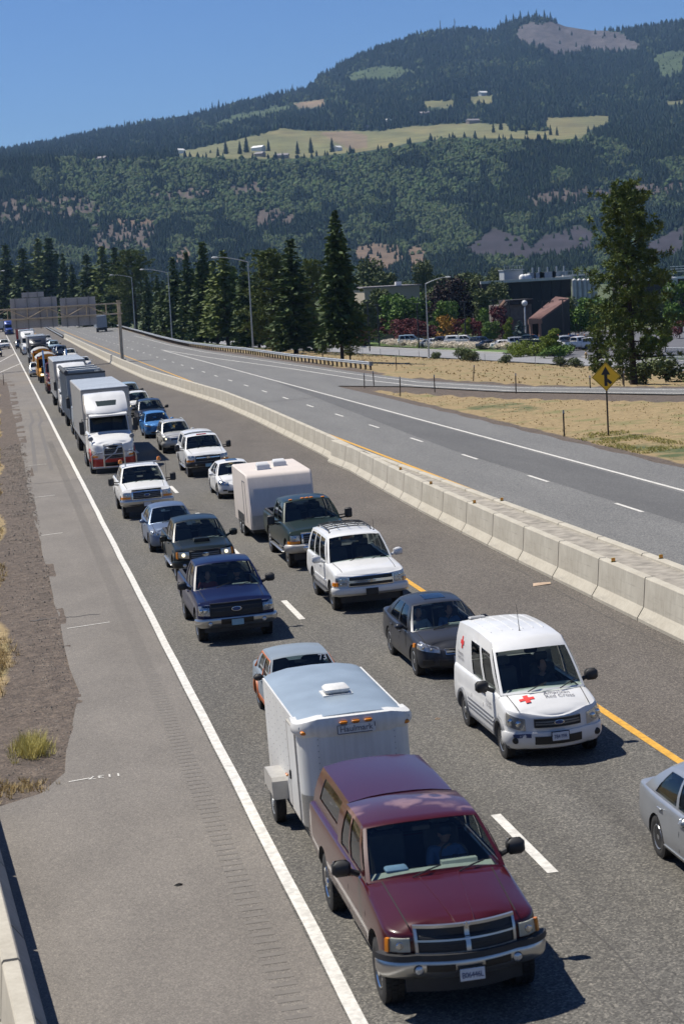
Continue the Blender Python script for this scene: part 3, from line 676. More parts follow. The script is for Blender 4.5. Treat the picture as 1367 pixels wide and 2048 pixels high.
fld = cov == 1; g1 = vnoise(uv/38, vv/5, 3); colr[fld] = colr[fld]*(.75+.5*g1[fld, None])+np.outer(np.clip(vnoise(uv/70+7, vv/12, 2)-.5, 0, 1)[fld], (.10, .05, .02))
cl = cov == 2; colr[cl] *= (.55+.9*vnoise(uv/5+.4*vv, vv/3, 3)[cl, None])
ck = cov == 4; colr[ck] *= (.35+1.4*vnoise(uv/4, vv/7, 3)[ck, None])
ot = (cov != 1); colr[ot] *= (.7+.6*vnoise(uv/14+9, vv/9, 3)[ot, None])
nu, nv = len(US), len(WS); I = (np.arange(nv-1)[:, None]*nu+np.arange(nu-1)[None, :]).ravel()
me = raw_mesh('hills', Ph, np.stack([I, I+1, I+nu+1, I+nu], 1), [vcol_mat('hillside', .95, .02, .6)], vcol=('tint', colr), smooth=True)
tag(link('hills', me), kind='structure')
# far woods: one mass of thousands of simple trees
R = np.random.RandomState(11)
def woods(n):
    u = R.uniform(-60, 1427, n*2); wv = np.empty(n*2)
    lo, hi = .1, 9.0
    q = R.uniform(0, 1, n*2)
    # spread evenly over the picture height of the profile
    grid = np.linspace(lo, hi, 60)
    PVs = np.stack([prof_v(x) for x in u]); k = np.arange(12)
    vals = np.stack([np.interp(g, k, np.arange(12)) for g in grid])
    i = grid.astype(int).clip(0, 10); f = grid-i; cum = PVs[:, i]*(1-f)+PVs[:, np.minimum(i+1, 11)]*f     # v along grid
    tgt = cum[:, :1]+(cum[:, -1:]-cum[:, :1])*q[:, None]
    idx = (cum > tgt).sum(1).clip(1, 59)
    a = cum[np.arange(len(u)), idx-1]; b2 = cum[np.arange(len(u)), np.minimum(idx, 59)]
    wv = grid[idx-1]+(grid[np.minimum(idx, 59)]-grid[idx-1])*np.clip((a-tgt[:, 0])/np.maximum(a-b2, 1e-6), 0, 1)
    p, v = hill_pt(u, wv); c = cover(u, v)
    dens = np.array([1, .012, .03, .10, .16, .03, .12, .55])[c]
    keep = R.rand(len(u)) < dens; return u[keep][:n], v[keep][:n], wv[keep][:n], p[keep][:n], c[keep][:n]
u, v, wv, p, c = woods(105000); n = len(u)
mixn = vnoise(u/45+3, v/22, 3); dec = ((c == 7) & (R.rand(n) < .8)) | ((mixn > .56) & (R.rand(n) < .75) & (v > np.interp(u, *RIMV))) | ((mixn > .62) & (R.rand(n) < .5))
r = np.hypot(p[:, 0], p[:, 1]); ht = np.where(dec, R.uniform(5, 10, n), R.uniform(7.5, 16, n))*np.interp(wv, [2, 4, 6, 9], [.72, .82, 1.0, .95])*np.interp(r, [1900, 2700, 5300], [.8, .95, 1.15])
ht = np.where((c == 1) | (c == 3), ht*.5, ht)
hp = ht*3966/r; c2 = cover(u, v-hp*.8); c3 = cover(u, v-hp*.4); rk = R.rand(n)
drop = ((c2 == 1) | (c3 == 1)) & (rk < .93) | (np.isin(c2, (2, 4, 5, 6)) | np.isin(c3, (2, 4, 5, 6))) & (rk < .62)
ht = np.where(drop, ht*.08, ht)
wd = np.where(dec, ht*R.uniform(.42, .6, n), ht*R.uniform(.19, .30, n))
K = 6; ang = np.arange(K)*2*math.pi/K; VV = []; FF = []
tiers_c = [(.0, .55), (.12, 1.0), (.42, .62), (.44, .78), (.72, .34), (1.0, .0)]; tiers_d = [(0, .5), (.2, .95), (.5, 1.0), (.75, .75), (.92, .4), (1.0, .0)]
rows = []
for (hc, rc), (hd, rd) in zip(tiers_c, tiers_d):
    hh = np.where(dec, hd, hc)*ht; rr_ = np.where(dec, rd, rc)*wd
    a = ang[None, :]+R.uniform(0, 6.28, (n, 1))*(len(rows) == 0)+(0 if not rows else .3); jit = R.uniform(.62, 1.25, (n, K))
    rows.append(np.stack([p[:, 0:1]+np.cos(a)*rr_[:, None]*jit, p[:, 1:2]+np.sin(a)*rr_[:, None]*jit, p[:, 2:3]-1.2+hh[:, None]+(R.uniform(-.06, .06, (n, K))*ht[:, None] if 0 < len(rows) < 5 else np.zeros((n, K)))], -1))
VV = np.stack(rows, 1).reshape(-1, 3); nr = len(rows); tpl = []
for j in range(nr-1):
    for k in range(K): tpl.append((j*K+k, j*K+(k+1) % K, (j+1)*K+(k+1) % K, (j+1)*K+k))
FF = (np.array(tpl)[None]+(np.arange(n)*nr*K)[:, None, None]).reshape(-1, 4)
tn = np.where(dec[:, None], np.array([(.048, .074, .021)]), np.array([(.016, .035, .013)]))*R.uniform(.75, 1.25, (n, 1))*(1+R.uniform(-.12, .12, (n, 3)))
tn = np.where(((c == 7) & dec)[:, None], tn*1.15, tn)
me = raw_mesh('forest', VV, FF, [vcol_mat('forest_foliage', .85)], vcol=('tint', np.repeat(tn, nr*K, 0)))
tag(link('forest', me), kind='stuff')

# ================================================================== trees one can tell apart
def leaf_quads(cen, dirs, L, Wd, rng, curl=.0):
    """one rhomb per entry: centre, direction, length, width"""
    n = len(cen); d = dirs/np.linalg.norm(dirs, axis=1, keepdims=True); q = rng.normal(size=(n, 3)); s = np.cross(d, q); s /= np.linalg.norm(s, axis=1, keepdims=True)
    L = np.broadcast_to(L, n)[:, None]; Wd = np.broadcast_to(Wd, n)[:, None]
    V = np.stack([cen-d*L*.5, cen+s*Wd*.5, cen+d*L*.5, cen-s*Wd*.5], 1).reshape(-1, 3)
    return V, np.arange(n*4).reshape(-1, 4)
def fir(seed, H=15.0, R0=2.6, levels=46, bare=.06, mat='fir_needles', droop=.25, ragged=.3, spread=1.0, dens=1.0):
    g = np.random.RandomState(seed); C = []; D = []; Ls = []
    mb = MB(); mb.tube([(0, 0, -1.5), (0, 0, .3), (g.uniform(-.1, .1), g.uniform(-.1, .1), H*.5), (0, 0, H*.97)], [.27, .22, .12, .02], 8)
    for k in range(levels):
        t = k/levels; h = H*(bare+(1-bare)*t); rad0 = R0*(1-t)**.72*(.72+.28*math.sin(min(1, t*5+.25)*math.pi/2))
        nb = max(4, int((13 if t < .7 else 9)*dens))
        for b2 in range(nb):
            a = g.uniform(0, 2*math.pi); ln = rad0*g.uniform(1-ragged*1.6, 1+ragged*.5)
            if g.rand() < .06: ln *= 1.25
            lift = g.uniform(.0, .35) if t > .6 else g.uniform(-.15, .2)
            if k % 3 == 0 and b2 < 3 and t < .8: mb.tube([(0, 0, h), (math.cos(a)*ln*.5, math.sin(a)*ln*.5, h+lift*ln*.4), (math.cos(a)*ln*.9, math.sin(a)*ln*.9, h+lift*ln-droop*ln*.6)], [.05, .035, .012], 4, cap=False)
            ns = max(3, int(ln/.23))
            for q in range(ns):
                f = (q+g.uniform(.2, 1))/ns; x = ln*f
                if f < .25 and g.rand() < .5: continue
                wob = .28*(1-f*.4)
                C.append((math.cos(a)*x+g.uniform(-wob, wob), math.sin(a)*x+g.uniform(-wob, wob), h+lift*x-droop*f*x+g.uniform(-.16, .12)))
                D.append((math.cos(a)*.8+g.uniform(-.6, .6), math.sin(a)*.8+g.uniform(-.6, .6), g.uniform(-.5, .25))); Ls.append(g.uniform(.5, 1.0)*(1.0 if t < .8 else .7))
    C = np.array(C); D = np.array(D); Ls = np.array(Ls)
    V, F = leaf_quads(C, D, Ls, Ls*g.uniform(.36, .6, len(Ls)), g)
    return raw_mesh('crown', V, F, [mat]), mb.mesh('trunk', 'bark', 40), H
def pine(seed, H=14.5, R0=2.9, mat='pine_needles', bare=.14, nb=95, lean=0):
    g = np.random.RandomState(seed); C = []; D = []; Ls = []; mb = MB()
    mb.tube([(0, 0, -1.5), (0, 0, .4), (g.uniform(-.15, .15), .1, H*.45), (.1, 0, H*.96)], [.34, .27, .15, .03], 9)
    for k in range(nb):
        t = (k+g.rand())/nb; t = t**.9; h = H*(bare+(1-bare)*t*.97); a = k*2.4+g.uniform(-.5, .5)
        pr = np.interp(t, [0, .12, .35, .55, .8, .93, 1], [.80, 1.0, .95, .82, .62, .45, .2]); ln = R0*pr*g.uniform(.5, 1.12)
        up = np.interp(t, [0, .5, 1], [-.02, .22, .8])+g.uniform(-.12, .12)
        e = Vector((math.cos(a)*ln, math.sin(a)*ln, up*ln))
        if k % 2 == 0: mb.tube([(0, 0, h), tuple(e*.5+Vector((0, 0, h-.05*ln))), tuple(e+Vector((0, 0, h)))], [.06, .04, .012], 4, cap=False)
        nt = int(3+ln*3.6)
        for q in range(nt):
            f = min(1, .3+.75*(q+g.rand())/nt); o = g.normal(size=3)*(.20+.16*ln*f*.6)
            tc = np.array(e)*f+o*np.array([1, 1, .55])+np.array([0, 0, h])
            for s in range(26):
                d = g.normal(size=3)+np.array([math.cos(a)*.5, math.sin(a)*.5, .55]); d /= np.linalg.norm(d); L = g.uniform(.28, .5)
                C.append(tc+d*L*.5); D.append(d); Ls.append(L)
    C = np.array(C); D = np.array(D); Ls = np.array(Ls); V, F = leaf_quads(C, D, Ls, .085, g)
    return raw_mesh('crown', V, F, [mat]), mb.mesh('trunk', 'bark', 40), H
def broad(seed, H=8., R0=3., mat='green_leaves', n=4200, lobes=16, bare=.12, leaf=.48, col=.9):
    g = np.random.RandomState(seed); mb = MB(); mb.tube([(0, 0, -.6), (0, 0, H*.3), (0, 0, H*.7)], [.2*H/8, .15*H/8, .04], 7); C = []; D = []
    L = []
    for k in range(lobes):
        t = g.rand(); h = H*(bare+(1-bare)*(.12+.76*t)); rr0 = R0*math.sin(math.pi*min(.93, .22+.68*t))**.7*g.uniform(.25, .72); a = g.uniform(0, 6.28); L.append((rr0*math.cos(a), rr0*math.sin(a), h, R0*g.uniform(.30, .52)))
        mb.tube([(0, 0, H*.25), (rr0*math.cos(a)*.5, rr0*math.sin(a)*.5, h*.75), (rr0*math.cos(a), rr0*math.sin(a), h)], [.06, .04, .01], 4, cap=False)
    for k in range(n):
        x, y, z, q = L[g.randint(lobes)]; d = g.normal(size=3); d /= np.linalg.norm(d); s = q*g.uniform(.55, 1.08); C.append((x+d[0]*s, y+d[1]*s, max(.1, z+d[2]*s*.85))); D.append(g.normal(size=3)+d*.4+np.array([0, 0, -.2]))
    C = np.array(C); D = np.array(D); Ls = g.uniform(.6, 1.25, n)*leaf
    V, F = leaf_quads(C, D, Ls, Ls*.62, g); return raw_mesh('crown', V, F, [mat]), mb.mesh('trunk', 'bark', 40), H
def tree(name, label, cat, group, kind, x, y, h, wide=1.0, rz=0, z=None):
    cm, tm, H = kind; s = h/H; z = float(ground_z(x, y)) if z is None else z
    t = empty(name, Matrix.Translation((x, y, z)) @ Matrix.Rotation(rz, 4, 'Z') @ Matrix.Diagonal((s*wide, s*wide, s, 1))); tag(t, label, cat, group)
    link('trunk', tm, t); link('crown', cm, t); return t
FIRS = [fir(1), fir(2, R0=2.9, ragged=.38, levels=42), fir(3, R0=2.2, ragged=.25), fir(4, R0=3.0, ragged=.45, mat='pine_needles', levels=38, bare=.14)]
PINES = [pine(21), pine(22, R0=3.3, nb=80)]
BIGFIR = fir(9, H=16.4, R0=3.05, levels=58, bare=.12, ragged=.34, dens=1.25); BIGPINE = pine(33, H=14.4, R0=3.3, nb=108, bare=.08)
rt = random.Random(8)
def tree_at(u, vtop, y, dz, kind, label, wide=1.0, x=None, cat='pine tree', name='pine_tree', group='conifers along the highway'):
    q = at_y(u, vtop, y); z = dz if dz is not None else float(ground_z(q.x, y))
    return tree(name, label, cat, group, kind, q.x, y, q.z-z, wide, rt.uniform(0, 6.28), z)
T = [ # u, top v, y, ground z, kind, label, width
 (10, 487, 700, -4, 0, 'dark fir at the left edge behind the gantry signs', 1.0), (44, 495, 690, -4, 1, 'dense fir above the large sign panel, second from the left edge', 1.1), (75, 475, 720, -4, 3, 'tall open fir above the small exit panel', 1.0), (97, 474, 710, -4, 0, 'tallest fir of the left clump, right of its twin', 1.15),
 (125, 505, 650, -3, 2, 'narrow pointed fir left of the second sign panel', .8), (143, 528, 640, -3, 2, 'short narrow fir above the second sign panel', .95), (172, 507, 600, -3, 1, 'rounded fir behind the second sign panel', 1.1), (203, 491, 570, -2.6, 3, 'tall loose fir just left of the gantry post', 1.05), (229, 493, 545, -2.4, 0, 'dark fir directly above the gantry post', 1.0), (262, 503, 510, -2.4, 5, 'broad flat-topped pine with a leafy crown beside the third lamp', 1.15),
 (292, 551, 470, -2.4, 2, 'small slim fir left of the gap in the trees', .9), (313, 549, 450, -2.2, 2, 'small slim fir at the gap in the trees under the hill', .8), (344, 512, 385, -2, 1, 'rounded fir behind the second lamp', .9), (371, 503, 372, -2, 0, 'tall fir between the second lamp and the tallest lamp', .85), (402, 481, 352, -2, 0, 'pointed fir, tallest left of the tallest lamp', .95),
 (425, 520, 345, -2, 3, 'shaggy shorter fir in the row left of the tallest lamp', .9), (445, 499, 322, -1.6, 3, 'yellow-green shaggy pine left of the tallest lamp', 1.1), (485, 512, 312, -1.6, 1, 'fir partly behind the tallest lamp pole', .85), (537, 500, 283, -1.3, 4, 'loose pine right of the tallest lamp', 1.15), (579, 476, 262, -.9, 0, 'dark layered fir left of the large fir', 1.2), (622, 522, 275, -1.3, 5, 'short pine squeezed left of the large fir', .95), (603, 540, 300, -1.8, 1, 'half hidden fir behind the dark layered fir', .9),
 (465, 530, 370, -2.4, 1, 'shadowed fir deep in the row behind the tallest lamp', 1.0), (385, 540, 400, -2.4, 3, 'shadowed fir deep in the row left of the pointed fir', 1.1), (240, 530, 600, -3, 1, 'shadowed fir behind the gantry post top', 1.2), (190, 540, 640, -3, 0, 'shadowed fir low behind the second sign panel', 1.3), (25, 530, 760, -4, 3, 'shadowed fir low at the left edge', 1.3), (70, 540, 750, -4, 1, 'shadowed fir behind the large sign panel', 1.3), (555, 545, 300, -1.6, 1, 'shadowed fir filling the gap right of the tallest lamp', 1.0), (325, 560, 430, -2.2, 1, 'low dark fir right of the gap in the trees', 1.0), (510, 548, 318, -1.8, 0, 'low dark fir directly right of the tallest lamp pole', 1.1)]
KS = FIRS+PINES
for u, vt, y, z, k, lab, wdt in T: tree_at(u, vt, y, z, KS[k], lab, wdt*1.3)
tree_at(668, 420, 216, -.1, BIGFIR, 'largest dark fir standing alone at the guardrail end', 1.0)
P = road(46.3, 141.5); tree('pine_tree', 'big ponderosa pine standing alone in the dry grass at the right', 'pine tree', 'conifers along the highway', BIGPINE, P.x, P.y, 14.1, 1.0, .6, P.z-.1)
# broad-leaved trees, maples and shrubs round the car park
G1, G2, G3 = broad(41), broad(42, H=9, R0=2.4, mat='lime_leaves'), broad(43, H=10, R0=4.4, mat='purple_leaves', n=4200, lobes=20)
G4, G5, G6 = broad(44, H=9, R0=3, mat='olive_leaves'), broad(45, H=3.4, R0=2.1, mat='maroon_leaves', n=1500, leaf=.24, lobes=10), broad(46, H=2, R0=1.5, mat='lime_leaves', n=1300, leaf=.2, lobes=9, bare=0)
G7, G8, G9, G10 = broad(47, H=3.5, R0=1.8, mat='orange_leaves', n=1200, leaf=.25, lobes=9), fir(48, H=5, R0=1.6, levels=18, mat='blue_needles', bare=.04), broad(49, H=1.3, R0=1.4, mat='bloom_petals', n=1300, leaf=.15, lobes=9, bare=0), broad(50, H=12, R0=3.6, mat='olive_leaves', n=3600, lobes=18)
G12 = broad(52, H=1.8, R0=1.5, mat='olive_leaves', n=1300, leaf=.26, lobes=9, bare=0)
G11 = broad(51, H=1.5, R0=1.3, mat='green_leaves', n=1100, leaf=.2, lobes=8, bare=0)
def shrub_px(u, vb, vt, y, kind, name, label, cat, group, wide=1.0, z=-3.9):
    if name == 'maple_tree' and y < 350: y += 24
    if vb >= 680 and name != 'maple_tree': d_ = ray(u, vb); y = d_.y*(z-CAMZ)/d_.z
    q = at_y(u, vb, y); d = (at_y(u, vt, y).z-q.z); zz = at_y(u, vb, y).z
    return tree(name, label, cat, group, kind, q.x, y, max(.8, d+max(0, zz-z)), wide, rt.uniform(0, 6.28), z)
B = [ # u, base v, top v, y, kind, name, label, wide
 (905, 655, 553, 385, G3, 'maple_tree', 'large dark purple maple left of the black warehouse', 1.05), (950, 650, 545, 395, G10, 'birch_tree', 'tall olive tree before the left end of the black warehouse', .95), (985, 640, 548, 405, G10, 'birch_tree', 'pale weeping tree against the warehouse wall', .75), (893, 665, 597, 360, G1, 'leafy_tree', 'bright green tree before the purple maple', .95), (968, 668, 613, 350, G1, 'leafy_tree', 'upright green tree before the warehouse wall', .75),
 (790, 660, 583, 370, G1, 'leafy_tree', 'light green tree right of the large fir', 1.15), (812, 662, 590, 365, G1, 'leafy_tree', 'broad light green tree left of the frontage lamp', 1.1), (765, 655, 572, 385, G4, 'leafy_tree', 'olive tree before the tan building', 1.0), (735, 660, 595, 360, G4, 'leafy_tree', 'dull green tree at the right edge of the large fir', .9),
 (745, 600, 512, 480, G10, 'leafy_tree', 'tall grey-green poplar rising behind the tan building', 1.0), (775, 600, 538, 470, G4, 'leafy_tree', 'rounded dark tree behind the tan building', 1.0), (845, 600, 517, 480, G10, 'leafy_tree', 'tall leafy tree behind the frontage lamp top', .85), (870, 600, 545, 500, G4, 'leafy_tree', 'round tree just right of the frontage lamp top', 1.1), (1000, 600, 532, 520, G10, 'leafy_tree', 'tree rising behind the warehouse roof end', 1.0), (930, 600, 540, 520, G4, 'leafy_tree', 'light tree on the far side between maple and warehouse', 1.3),
 (757, 688, 640, 345, G5, 'maple_tree', 'dark red maple shrub left of the white van', 1.15), (800, 688, 642, 335, G5, 'maple_tree', 'wide dark red maple shrub right behind the white van', 1.25), (840, 690, 646, 325, G5, 'maple_tree', 'dark red maple shrub touching the frontage lamp', 1.1), (912, 680, 640, 330, G5, 'maple_tree', 'red maple between orange shrub and green shrub', 1.0), (960, 690, 650, 318, G5, 'maple_tree', 'narrow dark red maple left of the tall red maple', .8), (1000, 700, 630, 310, G5, 'maple_tree', 'tall red maple before the brown pavilion', .85), (1018, 690, 632, 322, G2, 'leafy_tree', 'yellow-green tree beside the tall red maple', .8), (1055, 692, 655, 315, G5, 'maple_tree', 'small red maple at the pavilion porch', .9), (1150, 680, 655, 320, G5, 'maple_tree', 'low red maple behind the parked pickups', 1.5),
 (886, 672, 631, 335, G7, 'orange_shrub', 'orange and gold shrub behind the red car', 1.1), (935, 682, 634, 325, G2, 'leafy_tree', 'lime green young tree left of the dark lamp pole', .95), (718, 690, 650, 350, G5, 'maple_tree', 'red maple shrub half behind the large fir', .8), (1040, 690, 640, 312, G8, 'blue_spruce', 'small blue spruce before the pavilion porch', 1.2),
 (1105, 713, 655, 290, G2, 'leafy_tree', 'tall lime green shrub right of the parked cars', 1.5), (1085, 708, 672, 300, G2, 'leafy_tree', 'lime green shrub left of the tall lime shrub', 1.1), (1052, 709, 680, 300, G6, 'round_shrub', 'round lime shrub at the left of the clipped row', 1.6), (1029, 706, 684, 305, G6, 'round_shrub', 'round lime shrub beside the white hood', 1.5), (1090, 710, 686, 290, G6, 'round_shrub', 'round dull green shrub in the middle of the clipped row', 1.5), (1122, 711, 688, 285, G11, 'round_shrub', 'dark clipped shrub at the lot entrance', 1.6),
 (1040, 714, 688, 300, G6, 'round_shrub', 'round lime shrub between the clipped row and the verge', 1.5), (1073, 712, 684, 300, G6, 'round_shrub', 'yellow-green shrub before the silver off-roader', 1.5), (1108, 716, 690, 300, G11, 'round_shrub', 'dense green shrub below the tall lime shrub', 1.6), (1003, 668, 560, 378, G10, 'leafy_tree', 'tall olive tree before the warehouse, left of the pavilion', 1.1), (972, 664, 572, 376, G4, 'leafy_tree', 'dull green tree before the left end of the warehouse', 1.1), (870, 680, 640, 330, G1, 'leafy_tree', 'bright green shrub right behind the frontage lamp', 1.3), (775, 680, 632, 330, G2, 'leafy_tree', 'lime shrub between the maroon shrubs at the left', 1.2), (730, 690, 660, 330, G11, 'round_shrub', 'green shrub right of the large fir foot', 1.6), (820, 684, 640, 330, G5, 'maple_tree', 'red maple shrub left of the frontage lamp', 1.4), (945, 690, 648, 330, G5, 'maple_tree', 'red maple in the middle of the car park', 1.3), (982, 688, 640, 330, G1, 'leafy_tree', 'fresh green tree left of the tall red maple', 1.2), (860, 690, 655, 325, G5, 'maple_tree', 'low red maple beside the orange shrub', 1.4), (1075, 680, 640, 318, G1, 'leafy_tree', 'green tree at the pavilion wall', 1.0), (1000, 668, 622, 345, G1, 'leafy_tree', 'green tree before the stone wall of the pavilion', 1.0), (1130, 668, 615, 338, G1, 'leafy_tree', 'dark green tree before the dark pavilion wall', 1.2), (842, 696, 682, 325, G6, 'round_shrub', 'low lime shrub at the foot of the frontage lamp', 1.0), (1180, 665, 590, 330, G1, 'leafy_tree', 'deep green tree left of the big pine', 1.2), (1135, 665, 592, 345, G10, 'leafy_tree', 'dark bushy tree before the silver tanks', 1.2), (1210, 660, 600, 350, G4, 'leafy_tree', 'green tree behind the big pine', 1.3), (1300, 712, 655, 250, G2, 'leafy_tree', 'yellow-green bush right of the big pine', 1.3), (1330, 705, 640, 270, G2, 'leafy_tree', 'taller yellow-green bush near the chain-link fence', 1.1), (1358, 690, 655, 280, G5, 'maple_tree', 'red maple bush at the right edge', 1.3), (1362, 660, 555, 330, G1, 'leafy_tree', 'tall green tree at the right edge', 1.0), (1310, 640, 585, 360, G4, 'leafy_tree', 'dark tree behind the big pine, right side', 1.6),
 (700, 718, 655, 225, PINES[0], 'young_pine', 'young pine growing at the foot of the large fir', 1.6), (645, 716, 665, 236, PINES[1], 'young_pine', 'young pine left of the large fir', 1.3), (1195, 740, 655, 150, PINES[0], 'young_pine', 'young pine leaning out left of the big pine', 1.2), (1245, 750, 700, 139, PINES[1], 'young_pine', 'low pine scrub at the foot of the big pine', 1.7)]
for k, (u, vt, y) in enumerate(((728, 575, 430), (752, 582, 440), (800, 560, 460), (822, 578, 420), (860, 575, 440), (878, 568, 470), (918, 560, 480), (940, 572, 450), (968, 556, 470), (1008, 590, 378), (1020, 598, 380), (1150, 612, 372), (1172, 600, 378), (1228, 596, 382), (1258, 600, 380), (1290, 600, 376), (1325, 604, 372), (1350, 600, 378))):
    q = at_y(u, vt, y); tree('background_tree', 'dark green tree in the belt of trees behind the car park', 'tree', 'belt of trees behind the car park', (G1, G4, G10)[k % 3], q.x, y, q.z+4.6, 1.25, k, -4.6)
for u, vb, vt, y, kind, nm, lab, wdt in B:
    z = None
    if nm == 'young_pine': q = at_y(u, vb, y); tree(nm, lab, 'pine tree', 'young pines', kind, q.x, y, at_y(u, vt, y).z-float(ground_z(q.x, y)), wdt, 1.0); continue
    shrub_px(u, vb, vt, y, kind, nm, lab, 'shrub' if nm in ('round_shrub', 'orange_shrub') else 'tree', 'trees and shrubs round the car park', wdt)
for k, (u, y) in enumerate(((828, 338), (846, 334), (868, 328), (884, 325), (902, 322), (920, 318), (937, 315), (952, 312), (968, 310), (984, 307), (1000, 304), (1016, 302), (812, 342), (795, 348), (778, 352))):
    q = at_y(u, 700, y); tree('hydrangea_shrub', 'low shrub with creamy flower heads in the hedge along the frontage lawn', 'shrub', 'flowering hedge shrubs', G9, q.x, y, 1.05, 1.9, k*1.3, -3.85)
for u, vb, vt, y, lab in ((925, 722, 700, 262, 'grey-green scrub bush on the dry bank, centre'), (945, 722, 704, 258, 'scrub bush right of the centre scrub bush'), (1010, 726, 712, 248, 'low scrub bush on the dry bank before the lime shrubs'), (1120, 732, 716, 232, 'scrub bush on the bank left of the hydrant'), (1150, 734, 718, 226, 'scrub bush on the bank under the hydrant'), (870, 715, 706, 280, 'tiny scrub bush at the foot of the frontage lamp'), (1330, 748, 722, 150, 'dark scrub right of the big pine trunk'), (1290, 752, 726, 146, 'scrub beside the big pine trunk')):
    q = at_y(u, vb, y); zz = float(ground_z(q.x, y)); tree('scrub_bush', lab, 'bush', 'scrub bushes on the dry bank', G12, q.x, y, max(.9, at_y(u, vt, y).z-zz), 1.3, y, zz)
# lone trees on the hill fields, skyline trees
def hill_at(u, v):
    ws_ = np.linspace(2.2, 8.99, 700); p, vs_ = hill_pt(np.full(700, float(u)), ws_); i = int(np.argmin(abs(vs_-v))); return p[i]
LT = FIRS[2]
for u, v, h, lab in ((436, 312, 14, 'lone fir on the hill field, left of the pair'), (452, 308, 22, 'fir of the pair on the hill field'), (480, 308, 20, 'fir left of the white barn on the hill'), (493, 305, 26, 'tall fir beside the white barn on the hill'), (537, 302, 18, 'fir right of the white barn on the hill'), (595, 308, 20, 'fir at the field edge left of the farm row'), (622, 306, 24, 'tall fir in the farm row'), (664, 304, 22, 'fir right of the farm row'), (517, 272, 16, 'round tree in the upper field'), (986, 265, 16, 'lone tree left of the three in the right field'), (1001, 260, 20, 'tallest of the lone trees in the right field'), (1030, 264, 12, 'small tree in the right field'), (1052, 269, 14, 'tree clump right of the small tree'), (1100, 270, 16, 'tree at the clump in the far right field'), (1113, 271, 14, 'second tree of the clump in the far right field')):
    q = hill_at(u, v); tree('hill_tree', lab+', far off', 'tree', 'lone trees on the hill fields', LT, q[0], q[1], h, 1.3, u, q[2]-1)
for u, h, lab in ((1000, 24, 'left'), (1012, 30, 'second'), (1026, 26, 'third'), (1040, 30, 'fourth'), (1056, 26, 'fifth'), (1072, 28, 'sixth'), (1088, 30, 'seventh'), (1100, 27, 'last')):
    q = hill_pt(np.array([float(u)]), np.array([8.98]))[0][0]; tree('skyline_fir', lab+' of the tall firs left standing on the summit above the clear-cut', 'tree', 'summit firs', LT, q[0], q[1], h, 1.15, u, q[2]-3)
for u, h in ((438, 22), (378, 18), (402, 16), (425, 20), (880, 16), (250, 15), (585, 18)):
    q = hill_pt(np.array([float(u)]), np.array([8.98]))[0][0]; tree('skyline_fir', 'single fir standing up on the ridge line of the hill', 'tree', 'ridge line firs', LT, q[0], q[1], h+6, 1.0, u, q[2]-3)
for u, lab in ((880, 'left radio mast on the hill skyline'), (909, 'right radio mast on the hill skyline')):
    q = hill_pt(np.array([float(u)]), np.array([8.95]))[0][0]; mb = MB()
    for a in range(3): mb.tube([(1.6*math.cos(a*2.1), 1.6*math.sin(a*2.1), -4), (.8*math.cos(a*2.1), .8*math.sin(a*2.1), 32)], .35, 5)
    for k in range(6): mb.box((0, 0, 3+k*5), (2.6-k*.22, 2.6-k*.22, .35))
    mb.box((1.4, 0, 24), (2.4, .6, 2.2)); o = mb.build('radio_mast', 'dark_galvanized'); o.location = q; tag(o, lab, 'mast', 'radio masts')
pm('barn_white', (.7, .7, .68), .6); pm('roof_grey', (.22, .2, .2), .8); pm('house_tan', (.3, .24, .18), .8)
for u, v, L, wd_, h, mt, lab in ((360, 307, 16, 10, 5, 'barn_white', 'small white barn at the left end of the hill field'), (517, 302, 20, 10, 5, 'barn_white', 'long white barn on the hill field'), (563, 316, 20, 9, 4, 'house_tan', 'low tan house on the bench rim'), (520, 313, 14, 9, 4, 'house_tan', 'small tan house on the bench rim below the barn'), (675, 302, 12, 8, 5, 'barn_white', 'white shed in the farm row'), (775, 246, 14, 9, 5, 'barn_white', 'white house at the back of the hill field'), (965, 191, 20, 11, 5, 'barn_white', 'pale roofed house high on the mountain side'), (848, 232, 20, 10, 5, 'house_tan', 'tan house in the woods above the field'), (945, 247, 22, 10, 5, 'house_tan', 'long house at the right field back'), (735, 258, 16, 9, 4, 'house_tan', 'house at the field back left of centre'), (160, 318, 14, 9, 5, 'house_tan', 'house on the wooded bench at the left'), (205, 322, 16, 9, 4, 'house_tan', 'second house on the wooded bench at the left')):
    q = hill_at(u, v); t = empty('farm_house', Matrix.Translation(q) @ Matrix.Rotation(.3+u*.01, 4, 'Z')); tag(t, lab+', far off', 'house', 'buildings on the hill')
    mb = MB(); mb.box((0, 0, h/2-1), (L, wd_, h+2)); mb.build('wall', mt, t)
    mb = MB(); mb.loft([[(x, -wd_*.56, h), (x, 0, h+wd_*.3), (x, wd_*.56, h), (x, wd_*.56, h-.3), (x, -wd_*.56, h-.3)] for x in (-L*.53, L*.53)]); mb.build('roof', 'barn_white' if mt == 'barn_white' else 'roof_grey', t)
# ================================================================== air
mz = bpy.data.materials.new('haze_air'); mz.use_nodes = True; t_ = mz.node_tree; t_.nodes.clear()
o_ = t_.nodes.new('ShaderNodeOutputMaterial'); pv = t_.nodes.new('ShaderNodeVolumePrincipled'); pv.inputs['Color'].default_value = (.36, .60, 1, 1); pv.inputs['Density'].default_value = 4.6e-5; pv.inputs['Anisotropy'].default_value = .1
t_.links.new(pv.outputs[0], o_.inputs['Volume'])
mb = MB(); mb.box((700, 3400, 340), (5400, 7600, 720)); me = mb.mesh('haze', []); me.materials.append(mz); hz_ = link('haze', me); tag(hz_, kind='stuff')
